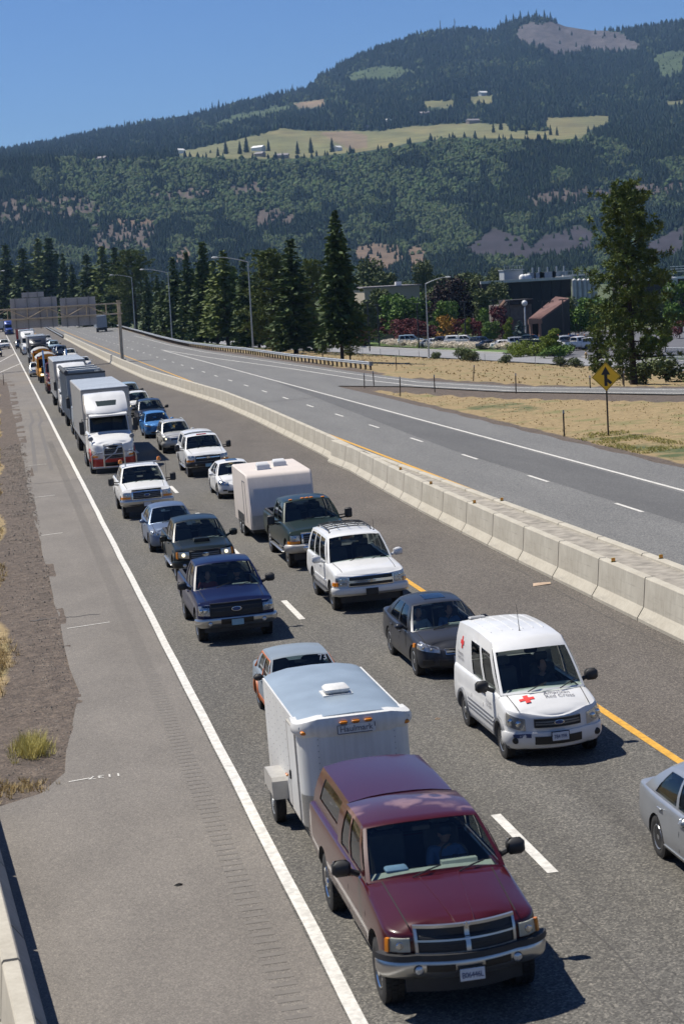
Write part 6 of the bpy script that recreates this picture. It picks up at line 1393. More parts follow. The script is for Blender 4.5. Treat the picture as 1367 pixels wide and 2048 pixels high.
# 3 navy pickup
f150 = pickup(W=2.0, wb=3.66, fo=.92, ro=1.2, hood=1.13, belt=1.22, roof=1.87, R=.39, zg=.44, cab_len=2.15, win=[(.10, .52), (.57, .88)], over=dict(paint='paint_navy', style='seven', rim='alloy', rimR=.23, sweep=.06, rcx=.16, rcy=.20,
    extra=[grille(.64, .76, 1.04, 'grille_black', 2, fr=.03, off=.03, barmat='black_plastic'), lamps(.69, 1.02, lambda u: .76+.02*u, lambda u: 1.04-.02*u, bulbs=2), bumper(1.12, .44, .69, 'bumper_chrome', .09), intake(.42, .52, .66, .10), foglamps(.70, .56, .055, .11), numberplate(.56, .125, 'plate_blue'), oval_badge(.90, .115, .05, off=.06), bed_trim()]))
v, *_ = vehicle('pickup_truck', 'navy blue pickup with a black grille and silver bumper', 'pickup truck', 5.41, 50.99, f150, 'vehicles queuing in the near lane')
sit(v, .40, 1.88, .76, 'driver of the navy pickup', 'shirt_dark', cap=True); sit(v, -.40, 1.88, .76, 'passenger in red in the navy pickup', 'shirt_red', driver=False)
# 4 dark pickup with a hood scoop
taco = pickup(W=1.9, wb=3.45, fo=.88, ro=1.1, hood=1.08, belt=1.16, roof=1.78, R=.385, zg=.42, wbase=.50, rake=.76, cab_len=2.4, win=[(.10, .47), (.51, .88)], over=dict(paint='paint_black_green', style='six', rim='alloy', rimR=.22, sweep=.16, rcx=.30, rcy=.34, flare=('paint_black_green', .09), mirror=('truck', 'paint_black_green'),
    extra=[grille(.44, .74, .98, 'grille_black', 3, fr=.04, off=.035), lamps(.50, .86, lambda u: .76+.04*u, lambda u: .98, amber=(.87, .93), lit='both'), bumper(1.10, .46, .70, 'paint_black_green', .09), intake(.36, .48, .60, .10), foglamps(.66, .56, .06, .10), numberplate(.56, .13, 'plate_white'), oval_badge(.88, .09, .055, 'chrome', off=.07, bar=True), hood_scoop(-.05, .55, .26), bed_trim(), step_bar('bumper_chrome', .5, 2.9)]))
v, *_ = vehicle('pickup_truck', 'blackish pickup with a hood scoop and lit headlamps behind the navy pickup', 'pickup truck', 5.80, 62.07, taco, 'vehicles queuing in the near lane')
# 5 blue-grey saloon
alt = sedan(W=1.8, H=1.47, paint='paint_blue_grey', over=dict(paint='paint_blue_grey', style='ten', rim='alloy', extra=[grille(.26, .56, .68, 'chrome', 2, fr=.02), lamps(.44, 1.02, lambda u: .56+.10*u, lambda u: .70+.12*u, bulbs=2), intake(.55, .30, .42, .03), numberplate(.46, .06, 'plate_white')]))
vehicle('saloon_car', 'blue-grey saloon tucked behind the blackish scooped pickup', 'car', 5.54, 69.81, alt, 'vehicles queuing in the near lane')
# 6 white work pickup with tow mirrors and beacons
def beacons(root, bd, ws, rw, roof, S_):
    mb = MB(); z = S_['cab']['zr']+.16; mb.box((0, 1.62, z), (1.7, .06, .04)); mb.box((-.6, 1.62, z-.05), (.05, .05, .12)); mb.box((.6, 1.62, z-.05), (.05, .05, .12)); o = mb.build('beacon_bar', 'galvanized', root)
    for s in (-1, 1): mb = MB(); mb.lathe([(0, .085), (.03, .09), (.12, .08), (.16, .05), (.17, 0)], (s*.80, 1.62, z+.02), 'Z', 12); mb.build('beacon', 'amber_lens', o, 40)
    mb = MB(); mb.tube([(1.0, .9, 1.2), (1.02, 1.0, 2.35)], [.012, .006], 5); mb.build('whip_aerial', 'black_plastic', root)
def sd(paintname, **k):
    return pickup(W=2.03, wb=3.97, fo=.95, ro=1.3, hood=1.24, belt=1.34, roof=2.02, R=.41, zg=.50, wbase=.66, rake=.74, cab_len=k.pop('cab', 2.45), tumble=.27, win=[(.09, .48), (.53, .88)], over=dict(paint=paintname, sweep=.05, rcx=.15, rcy=.18, mirror=('tow', 'black_plastic'), style='eight', rim=k.pop('rim', 'alloy'), rimR=.22, **k))
wsd = sd('paint_white', rim='dark_alloy', extra=[grille(.56, .84, 1.10, 'chrome', 3, fr=.055, off=.04), lamps(.66, .98, .94, 1.08, amber=(.66, 1.12, .85, .935)), bumper(1.13, .56, .80, 'bumper_chrome', .09), numberplate(.60, .12, 'plate_white'), oval_badge(.97, .11, .045, off=.07), beacons, bed_trim(), intake(.60, 1.135, 1.21, .05, 'grille_black', 'bug_shield')])
vehicle('pickup_truck', 'white work pickup with amber roof beacons and long tow mirrors', 'pickup truck', 5.45, 81.1, wsd, 'vehicles queuing in the near lane')

# ================================================================== second lane, front to back
sub = sedan(W=1.74, wb=2.54, H=1.44, deck=1.0, R=.315, paint='paint_silver', over=dict(paint='paint_silver', style='seven', rim='alloy', handlemat='paint_silver', extra=[lamps(.42, .95, .58, .74), side_mould(.20, .30, 'paint_silver', .4, 2.2, .02)]))
SX, SY = 9.95, 28.13-2.54
vehicle('saloon_car', 'silver saloon cut off by the right edge of the view', 'car', SX, SY, sub, 'vehicles queuing in the lane by the median')
# white van with a red cross
conn = dict(W=1.80, fo=.86, wb=2.912, ro=.82, R=.325, tw=.20, zg=.24, zb=[(-.86, .26), (3.2, .24), (3.73, .36)], zt=[(-.86, .88), (-.76, .94), (-.55, 1.0), (-.25, 1.07), (.10, 1.16), (.5, 1.17), (3.73, 1.17)], crown=[(-.86, 0), (-.7, .04), (-.4, .08), (.1, .08), (.5, .02), (3.7, 0)], sweep=.20, rcx=.30, rcy=.32, rr=.12, archgap=.05, archlift=.01, paint='paint_white',
    front_t=BOX_T, cab=dict(xb=.815, xt=.69, wb=.10, wt=1.0, rr=3.60, bl=3.70, zc=1.15, zbr=1.15, zr=1.985, crown=.04, arch=.07, bow=.24, bowr=.04, win=[(.07, .30), (.35, .58)], zcc=.06, backv=(.12, .8), wtop=.80, sidev=(.04, .74)), seams=(.10, 1.22, 2.15), handles=(1.12, 1.32), handlemat='black_plastic', mirror=('truck', 'black_plastic'), style='eight', rim='alloy', flare=('grey_plastic', .05))
def cross_shape(mb, f, s):
    pts = [(-1, -3), (1, -3), (1, -1), (3, -1), (3, 1), (1, 1), (1, 3), (-1, 3), (-1, 1), (-3, 1), (-3, -1), (-1, -1)]
    for a, b2, c, d in ((-1, 1, -3, 3), (-3, -1, -1, 1), (1, 3, -1, 1)): mb.slab(lambda u, v, o: f((a+(b2-a)*u)*s, (c+(d-c)*v)*s, o), [0, .5, 1], [0, .25, .5, .75, 1], .004)
def warp_text(body, size, f, mat, parent, align='LEFT', spacing=1.0):
    me = text_mesh(body, size, mat, .0, align, spacing); bm = bmesh.new(); bm.from_mesh(me); bmesh.ops.triangulate(bm, faces=bm.faces)
    for _ in range(1): bmesh.ops.subdivide_edges(bm, edges=[e for e in bm.edges if e.calc_length() > size*.5], cuts=1)
    for v in bm.verts: v.co = f(v.co.x, v.co.y)
    bm.to_mesh(me); bm.free(); return link('lettering', me, parent)
def redcross(root, bd, ws, rw, roof, S_):
    mb = MB(); cross_shape(mb, lambda x, y, o: bd.top(-.42+x, -.30-y, .010+o), .047); mb.build('cross_emblem', 'decal_red', root)
    warp_text('American\nRed Cross', .13, lambda x, y: bd.top(-.08+x, -.27+y*1.2, .010), 'decal_grey', root)
    w_ = Vector((-1, 0, 0))
    P = S_['cab']
    def sidep(y, z, o=0):
        v = (z-P['zc'])/(P['zr']-P['zc'])
        if v > 0: x = P['xb']+(P['xt']-P['xb'])*v+.035*math.sin(math.pi*min(1, v))*1.0+.012; return Vector((-(x+o), y, z))
        p = bd.side(y, z, .012+o, -1); return p
    mb = MB(); cross_shape(mb, lambda x, z, o: sidep(3.10-x, 1.66+z, o), .040); mb.build('cross_emblem', 'decal_red', root)
    warp_text('American\nRed Cross', .11, lambda x, y: sidep(3.42-x, 1.38+y, 0), 'decal_grey', root)
    warp_text('The Oregon\nTrail Chapter', .085, lambda x, y: sidep(1.0-x, .88+y, 0), 'decal_grey', root)
    for sg in (-1, 1):
        mb = MB()
        for z in (.52, .60, .68): bd.sidestrip(mb, .45, 2.45, z-.012, z+.012, .014, .02, 0, sg)
        mb.build('body_moulding', 'grey_plastic', root)
    mb = MB(); bd.patch(mb, -.80, -.50, .50, .575, .05, .03); o = mb.build('fleet_number_plate', 'plate_text', root)
    l = link('lettering', text_mesh('11293', .055, 'decal_white', .001), o); q = bd.skin(-.64, .535, .055); l.location = q+Vector((0, -.012, 0)); l.rotation_euler = (math.pi/2, 0, -.25)
    mb = MB()
    for u in (-.75, -.45, -.15, .15, .45, .75): mb.tube([roof(u, v)+Vector((0, 0, .003)) for v in (.28, .4, .5, .6, .7, .8, .93)], .009, 6)
    mb.build('roof_rib', 'paint_white', root, 60)
    mb = MB(); p = roof(-.5, .97); mb.rbox((p.x, p.y, p.z+.02), (.34, .16, .05), .02); mb.build('roof_fitting', 'trailer_grey', root)
conn['extra'] = [grille(.42, .70, .83, 'grille_black', 2, fr=.015, off=.03, mat='grille_black'), oval_badge(.775, .085, .036, off=.06), lamps(.58, 1.0, lambda u: .62+.10*u, lambda u: .84+.12*u, bulbs=2), bumper(1.15, .34, .60, 'paint_white', .045), intake(.44, .37, .52, .06), foglamps(.76, .46, .055, .055, 'grille_black'), numberplate(.52, .085, 'plate_white', '784 FFR'), antenna(0, 1.5, 2.06, .5, .25), redcross]
van, *_ = vehicle('panel_van', 'white high-roof van with a red cross and lettering on its hood', 'van', 9.38, 35.16, conn, 'vehicles queuing in the lane by the median')
sit(van, .36, 1.35, .72, 'driver in dark clothes in the red cross van', 'shirt_dark')
cam_ = sedan(W=1.82, H=1.47, paint='paint_charcoal', over=dict(paint='paint_charcoal', style='ten', rim='alloy', rimR=.22, extra=[grille(.30, .58, .66, 'chrome', 1, fr=.015, off=.02), lamps(.42, 1.06, lambda u: .58+.09*u, lambda u: .70+.12*u, bulbs=2, amber=(1.12, 1.2, lambda u: .69, lambda u: .78)), intake(.46, .30, .44, .03), intake(.13, .33, .44, .03, sides=(-.70, .70)), numberplate(.46, .06, 'plate_white'), sunroof(.18, .55), oval_badge(.62, .07, .04, 'chrome', off=.04, bar=True)]))
v, *_ = vehicle('saloon_car', 'charcoal saloon with a sunroof following the red cross van', 'car', 9.50, 43.5, cam_, 'vehicles queuing in the lane by the median')
sit(v, .37, 1.62, .48, 'driver in a blue shirt in the charcoal saloon', 'shirt_blue'); sit(v, -.37, 1.62, .48, 'passenger in white in the charcoal saloon', 'shirt_white', 'hair_grey', driver=False)
tahoe = suv(W=2.0, wb=2.95, fo=.93, ro=1.15, H=1.93, belt=1.20, hood=1.14, zg=.40, R=.385, wbase=.55, over=dict(front_t=BOX_T, paint='paint_white', style='five', rim='bumper_chrome', rimR=.22, tw=.26, sweep=.08, rcx=.18, rcy=.2, mirror=('truck', 'paint_white'),
    extra=[grille(.60, .74, .98, 'chrome', 0, fr=.02, off=.03), grille(.60, .83, .88, 'chrome', 0, mat='chrome', fr=.012, off=.05, name='grille_strip'), crossbar_badge(.855, .12, .04, .085), lamps(.66, .98, .87, .98), lamps(.66, 1.0, .75, .85, amber=(.90, 1.14)), bumper(1.15, .48, .70, 'paint_white', .08, cap=(.48, .53, 'bumper_chrome')), numberplate(.56, .11, 'black_paint'), roof_rack(.22, .96, .80, 5, slats=3), valance(.26, .5), step_bar('black_plastic', .5, 2.5), side_mould(.70, .76, 'paint_white', .5, 2.5), antenna(.6, 1.35, 1.93, .3)]))
vehicle('sport_utility_vehicle', 'large white off-roader with a black roof basket', 'car', 9.41, 53.5, tahoe, 'vehicles queuing in the lane by the median')
def winch_bumper(root, bd, ws, rw, roof, S_):
    for sg in (-1, 1): mb = MB(); p = bd.skin(sg*.52, .70, .20); mb.lathe([(.02, .085), (-.02, .085), (-.03, .07), (-.035, 0)], p, 'Y', 14); mb.build('bumper_lamp', 'chrome', root, 40)
gsd = sd('paint_dark_green', rim='bumper_chrome', extra=[grille(.56, .84, 1.12, 'chrome', 3, fr=.06, off=.04, vbars=1), lamps(.67, 1.0, .92, 1.10, amber=(.67, 1.12, .83, .915)), bumper(1.14, .54, .82, 'trailer_fender', .16), winch_bumper, bed_trim(), step_bar('bumper_chrome', .5, 3.3), marker_lamps(5, .05)])
vehicle('pickup_truck', 'dark green crew pickup with five amber roof lamps pulling a caravan', 'pickup truck', 9.52, 62.48, gsd, 'vehicles queuing in the lane by the median')
def caravan():
    t = empty('travel_trailer'); tag(t, 'cream travel trailer with sloping front behind the dark green pickup', 'trailer'); L, W, zb = 4.4, 2.36, .45; h = W/2; mb = MB()
    prof = [(-.16, zb), (-.20, zb+.55), (-.14, zb+.75), (.16, 2.24), (.24, 2.33), (.38, 2.38), (L-.1, 2.44), (L, 2.37), (L+.02, zb)]
    mb.loft([[(x, y+ (.05 if abs(x) > h-.02 else 0)*(1 if y < .5 else -1), z-(.03 if abs(x) > h-.02 and z > 2.2 else 0)) for y, z in prof] for x in (-h, -h+.05, -.02, .02, h-.05, h)]); mb.build('body', 'trailer_cream', t, 30)
    mb = MB(); mb.box((0, -.19, zb+.25), (W-.10, .05, .5)); mb.build('stone_guard', 'trailer_fender', t)
    mb = MB(); mb.box((0, -.222, zb+.2), (.5, .006, .07)); mb.build('name_strip', 'decal_grey', t)
    for y, x in ((1.7, -.35), (2.4, .35)): mb = MB(); mb.loft([[(x-.24, y-.24, 2.36), (x+.24, y-.24, 2.36), (x+.24, y+.24, 2.36), (x-.24, y+.24, 2.36)], [(x-.24, y-.22, 2.54), (x+.24, y-.22, 2.54), (x+.24, y+.2, 2.57), (x-.24, y+.2, 2.57)], [(x-.19, y-.15, 2.62), (x+.19, y-.15, 2.62), (x+.19, y+.15, 2.65), (x-.19, y+.15, 2.65)]]); mb.build('roof_vent', 'paint_white', t, 50)
    for s in (-1, 1):
        mb = MB(); y0, y1, z0, z1 = .75, 1.45, .62, 2.08
        for c, dd in (((s*(h+.004), y0, (z0+z1)/2), (.014, .03, z1-z0)), ((s*(h+.004), y1, (z0+z1)/2), (.014, .03, z1-z0)), ((s*(h+.004), (y0+y1)/2, z1), (.014, .73, .03))): mb.box(c, dd)
        mb.build('door_frame', 'grey_plastic', t); mb = MB(); mb.box((s*(h-.06), 2.55, .62), (.14, 1.75, .42)); mb.build('wheel_recess', 'hub_dark', t)
    mb = MB(); mb.box((0, L/2, zb-.08), (W-.2, L-.2, .16)); mb.tube([(-.7, 0, .4), (0, -1.4, .42)], .05, 6); mb.tube([(.7, 0, .4), (0, -1.4, .42)], .05, 6); mb.build('chassis', 'black_plastic', t); add_wheels(t, (2.15, 2.95), .34, .2, .21, 'steel', 'galvanized', h-.08); return t
cv = caravan(); cv.matrix_world = road_mat(9.45, 69.45, 0)
bui = sedan(W=1.82, H=1.47, paint='paint_white', wb=2.74, over=dict(paint='paint_white', style='five', extra=[grille(.24, .52, .72, 'chrome', 0, vbars=5, fr=.03, off=.03, barmat='chrome'), lamps(.44, 1.04, lambda u: .58+.08*u, lambda u: .72+.10*u, bulbs=2, ins='chrome'), intake(.5, .28, .38, .03), intake(.09, .36, .42, .04, sides=(-.62, .62)), sunroof(.15, .7)]))
vehicle('saloon_car', 'white saloon with a black glass roof behind the cream caravan', 'car', 9.70, 85.0, bui, 'vehicles queuing in the lane by the median')
sil = pickup(W=2.0, wb=3.9, fo=.96, ro=1.25, hood=1.18, belt=1.27, roof=1.93, R=.40, zg=.46, wbase=.60, rake=.78, cab_len=2.2, win=[(.10, .50), (.55, .88)], over=dict(paint='paint_white', canopy=True, sweep=.07, rcx=.18, rcy=.2, mirror=('tow', 'black_plastic'), style='eight', rim='dark_alloy',
    extra=[grille(.58, .80, 1.04, 'grille_black', 0, fr=.02, off=.03), grille(.60, .93, .98, 'black_plastic', 0, mat='chrome', fr=.01, off=.05, name='grille_strip'), crossbar_badge(.955, .12, .05, .085), lamps(.66, 1.0, .96, 1.08, ins='lamp_reflector'), lamps(.66, 1.0, .80, .90, amber=(.66, 1.06, .78, .86), lit=1), bumper(1.14, .54, .76, 'black_plastic', .09), numberplate(.58, .12, 'plate_blue'), canopy(1.90, (2.86, 5.1), front=-.08), marker_lamps(0), intake(.03, .6, .66, .1, 'lamp_reflector', 'tow_hook', sides=(-.6, .6)), step_bar('bumper_chrome', .5, 3.2)]))
def cab_light(root, bd, ws, rw, roof, S_): mb = MB(); p = roof(0, .06); mb.rbox((p.x, p.y, p.z+.02), (.5, .1, .05), .02); mb.build('roof_lamp', 'red_lens', root)
sil['extra'].append(cab_light)
vehicle('pickup_truck', 'white pickup with a white canopy and dark bumper behind the white saloon', 'pickup truck', 9.57, 96.2, sil, 'vehicles queuing in the lane by the median')
crv = suv(W=1.8, H=1.72, over=dict(paint='paint_silver_pale', mirror=('car', 'paint_silver_pale'), extra=[grille(.40, .74, .86, 'chrome', 2, fr=.02), lamps(.48, .92, lambda u: .74+.04*u, lambda u: .92, lit='both'), bumper(1.08, .38, .66, 'paint_silver_pale', .06), intake(.5, .36, .46, .07), roof_rack(.05, .95, .84, 0, 'galvanized')]))
vehicle('sport_utility_vehicle', 'silver compact off-roader with roof rails and lit headlamps', 'car', 9.58, 111.6, crv, 'vehicles queuing in the lane by the median')
leaf = suv(W=1.78, H=1.55, wb=2.7, fo=.92, belt=1.0, hood=.94, zg=.22, R=.315, wbase=.15, rake=.95, tumble=.29, over=dict(paint='paint_sky_blue', sweep=.28, rcx=.36, rcy=.42, mirror=('car', 'paint_sky_blue'), extra=[lamps(.46, 1.10, lambda u: .70+.12*u, lambda u: .80+.14*u), intake(.5, .32, .42, .03), numberplate(.50, .05, 'plate_white'), intake(.14, .62, .74, .015, 'paint_dark_blue', 'charge_flap'), oval_badge(.70, .05, .04, 'chrome', off=.03, bar=True)]))
vehicle('hatchback_car', 'bright blue rounded hatchback behind the silver off-roader', 'car', 9.53, 124.3, leaf, 'vehicles queuing in the lane by the median')
dks = suv(W=1.9, H=1.80, belt=1.15, hood=1.08, over=dict(paint='paint_dark_blue', mirror=('truck', 'black_plastic'), extra=[grille(.5, .74, .92, 'chrome', 2), lamps(.56, .95, .78, .95, lit='both'), bumper(1.1, .42, .68, 'paint_dark_blue', .07)]))
vehicle('sport_utility_vehicle', 'dark blue off-roader directly behind the bright blue hatchback', 'car', 10.0, 134.5, dks, 'vehicles queuing in the lane by the median')
wks = suv(W=1.85, H=1.80, belt=1.14, hood=1.08, over=dict(paint='paint_white', mirror=('car', 'black_plastic'), extra=[grille(.42, .76, .92, 'grille_black', 3), lamps(.50, .92, .78, .94, lit=-1), bumper(1.08, .44, .68, 'bumper_chrome', .07), roof_rack(.1, .95, .8, 2)]))
vehicle('sport_utility_vehicle', 'white off-roader behind the dark blue one', 'car', 10.05, 147.0, wks, 'vehicles queuing in the lane by the median')
pks = suv(W=1.95, H=1.92, belt=1.2, hood=1.1, wb=3.0, over=dict(paint='paint_pale_blue', mirror=('truck', 'black_plastic'), extra=[grille(.45, .74, .95, 'grille_black', 2), lamps(.55, .96, .78, .98), bumper(1.08, .46, .70, 'black_plastic', .07)]))
vehicle('minivan', 'pale blue-grey van half hidden by the first trailer top', 'van', 10.2, 160.0, pks, 'vehicles queuing in the lane by the median')
proto = {o.name: o for o in COL.objects if o.parent is None and o.get('category') in ('car', 'pickup truck', 'van')}
def again(src, label, x, y, group='vehicles queuing in the lane by the median', M=None, cat=None):
    c = copy_tree(src); c['label'] = label; c['group'] = group
    c.matrix_world = M if M is not None else road_mat(x, y); return c
def by_label(s): return next(o for o in COL.objects if o.parent is None and o.get('label', '').startswith(s))
# ================================================================== lorries, trailers and buses
def semi(label, x, y, col='paint_white', low='paint_red', guard=True, sleeper=True, stacks=False, group='trucks queuing in the near lane'):
    t = empty('semi_truck'); tag(t, label, 'truck', group); W = 2.36
    bd = Body(W, 1.15, 3.6, [(-1.15, .42), (-.6, .46), (.55, .62), (3.6, .62)], [(-1.15, 1.34), (-.95, 1.50), (-.3, 1.66), (1.0, 1.98), (1.1, 2.0), (3.6, 2.0)], .30, .42, .42, [(-1.15, .02), (-.85, .09), (-.3, .13), (.9, .12), (1.1, .02), (3.6, 0)], .08, [(-1.15, .92), (-.2, .98), (1.0, 1.0), (3.6, 1.0)], hoodflat=3.0)
    mb = MB(); bd.mesh_into(mb); c = MB()
    for sg in (-1, 1): c.lathe([(-.5, .60), (.1, .60)] if sg > 0 else [(-.1, .60), (.5, .60)], (sg*W/2, 0, .54), n=26, mi=1)
    mb = cut(mb, [col, 'interior_dark'], [c]); gl = dict(front=MB(), back=MB(), side=[])
    P = dict(xb=1.06, xt=1.0, wb=.98, wt=1.36, rr=3.58, bl=3.6, zc=1.98, zbr=1.98, zr=2.86, crown=.05, arch=0, bow=.30, bowr=0, win=[(.10, .34)], sidev=(.10, .88), backwin=False, zcc=.05, wtop=.96)
    ws, rw, roof = cabin(mb, gl, None, P)
    if sleeper:
        rings = []
        for z, yf, hw, bow in ((2.84, 1.30, 1.06, .34), (3.02, 1.26, 1.12, .36), (3.16, 1.34, 1.13, .34), (3.5, 1.80, 1.13, .22), (3.78, 2.22, 1.12, .14), (3.92, 2.50, 1.10, .06), (3.97, 2.8, 1.02, .02)):
            r = []
            for k in range(9): u = -1+k/4; r.append((hw*u*(1-.03*abs(u)**8), yf-bow*(1-u*u)+.10*abs(u)**6, z+.05*(1-u*u)*(z > 3.8)))
            r += [(hw*.99, 3.58, z), (-hw*.99, 3.58, z)]; rings.append(r)
        mb.loft(rings)
    mb.build('body', [col, 'interior_dark'], t, 42, weld=.001); gl['front'].build('windscreen', 'windscreen', t, 60)
    for q in gl['side']: q.build('side_window', 'tinted_glass', t)
    mb = MB(); mb.box((0, 2.3, 2.4), (2.0, .1, .94)); mb.box((0, 1.75, 2.0), (1.95, 1.1, .06)); mb.box((0, 1.6, 2.84), (1.9, 1.3, .04)); mb.rbox((-.55, 2.0, 2.35), (.55, .2, .7), .06); mb.rbox((.55, 2.0, 2.35), (.55, .2, .7), .06); mb.build('cab_interior', 'interior_dark', t)
    if sleeper:
        fz = lambda u, z: Vector((.55*u, float(np.interp(z, [3.16, 3.5, 3.78], [1.34, 1.80, 2.22]))-float(np.interp(z, [3.16, 3.5, 3.78], [.34, .22, .14]))*(1-.24*u*u)-.02, z))
        mb = MB(); mb.slab(lambda u, v, o: fz(u*(1-.12*(1-v)), 3.37+.24*v)+Vector((0, -o*.5, o*.5)), [-1, -.5, 0, .5, 1], [0, .5, 1], .02); mb.build('skylight_window', 'tinted_glass', t)
    mb = MB(); mb.loft([[(x, y_, z) for y_, z in ((1.0, 2.84), (.72, 2.82), (.70, 2.90), (1.05, 2.98))] for x in (-.98, -.5, 0, .5, .98)]); mb.build('sun_visor', col, t)
    mb = MB(); bd.patch(mb, -.46, .46, .80, 1.44, .02, .04); g = mb.build('grille', 'grille_black', t); mb = MB()
    for k in range(6): bd.patch(mb, -.46, .46, .86+k*.105, .875+k*.105, .035, .02)
    for a, b2, z0, z1 in ((-.5, -.46, .78, 1.46), (.46, .5, .78, 1.46), (-.5, .5, 1.44, 1.49), (-.5, .5, .76, .80)): bd.patch(mb, a, b2, z0, z1, .04, .05)
    mb.build('grille_bar', 'dark_alloy', g)
    for sg in (-1, 1):
        mb = MB(); bd.patch(mb, sg*.72, sg*1.22, lambda u: .84+.06*u, lambda u: 1.12+.10*u, .02, .03); h = mb.build('headlight', 'lamp_reflector', t, 40)
        mb = MB(); bd.patch(mb, sg*.80, sg*1.1, .84, .94, .035, .02); mb.build('indicator', 'amber_lens', h)
    mb = MB()
    def Pb(u, v, o): return bd.skin(-1.5+3.0*u, .30+.46*v, .10+o)
    mb.slab(Pb, [i/26 for i in range(27)], [0, .2, .8, 1], .14); bp = mb.build('bumper', low, t, 40)
    mb = MB(); bd.patch(mb, -.55, .55, .38, .58, .11, .03); mb.build('intake', 'grille_black', bp)
    for sg in (-1, 1):     # coloured wheel arches
        mb = MB(); rows = []
        for k in range(15):
            a = math.pi*(k/14)*1.0; rows.append([bd.side(math.cos(a)*r_, max(.5, .54+math.sin(a)*r_), o_, sg) for r_, o_ in ((.60, .04), (.76, .03), (.78, -.01), (.60, -.02))])
        mb.loft(rows); mb.build('wheel_arch', low, t, 40)
    if guard:
        mb = MB(); yb = -1.42
        for s in (-1, 1):
            mb.tube([(s*.52, yb, .34), (s*.52, yb-.02, 1.20), (s*.44, yb+.02, 1.44), (0, yb, 1.50)], .045, 8); mb.tube([(s*.52, yb, 1.12), (s*.95, yb+.06, 1.10), (s*1.12, yb+.22, .98), (s*1.14, yb+.3, .40)], .04, 8)
        mb.tube([(-.52, yb, 1.0), (.52, yb, 1.0)], .035, 7); mb.tube([(-.5, yb, .72), (.1, yb, 1.1), (.3, yb, 1.45)], .03, 6); mb.tube([(-1.15, yb+.2, .36), (0, yb-.02, .34), (1.15, yb+.2, .36)], .05, 8); mb.build('bull_bar', 'bumper_chrome', t, 40)
    for sg in (-1, 1):
        mb = MB(); mb.tube([(sg*1.04, 1.16, 2.75), (sg*1.36, 1.0, 2.78), (sg*1.36, 1.0, 1.9), (sg*1.04, 1.16, 1.95)], .022, 6); mb.rbox((sg*1.40, 1.0, 2.32), (.24, .14, .72), .05); o = mb.build('mirror', 'black_plastic', t, 40)
        mb = MB(); mb.tube([(sg*.98, -.2, 1.5), (sg*1.05, -.4, 1.72)], .018, 5); mb.lathe([(-.05, 0), (-.04, .1), (0, .13), (.02, .12), (.03, 0)], (sg*1.06, -.42, 1.80), 'Y', 14); mb.build('hood_mirror', 'dark_galvanized', t, 40)
        mb = MB(); mb.lathe([(-.75, .30), (.75, .30)], (sg*.86, 2.6, .62), 'Y', 16); mb.build('fuel_tank', 'bumper_chrome', t, 40)
        mb = MB(); mb.box((sg*1.0, 2.0, .95), (.35, 1.9, .5)); mb.build('side_fairing', col, t)
    mb = MB(); mb.box((0, 3.4, .8), (.9, 7.0, .3)); mb.build('chassis', 'black_plastic', t)
    if stacks:
        for sg in (-1, 1): mb = MB(); mb.tube([(sg*1.15, 3.75, .8), (sg*1.15, 3.75, 3.9), (sg*1.15, 3.85, 4.1)], .09, 10); mb.build('exhaust_stack', 'chrome', t, 40)
    add_wheels(t, (0, 4.7, 6.0), .52, .30, .29, 'eight', 'bumper_chrome', 1.06)
    t.matrix_world = road_mat(x, y); return t
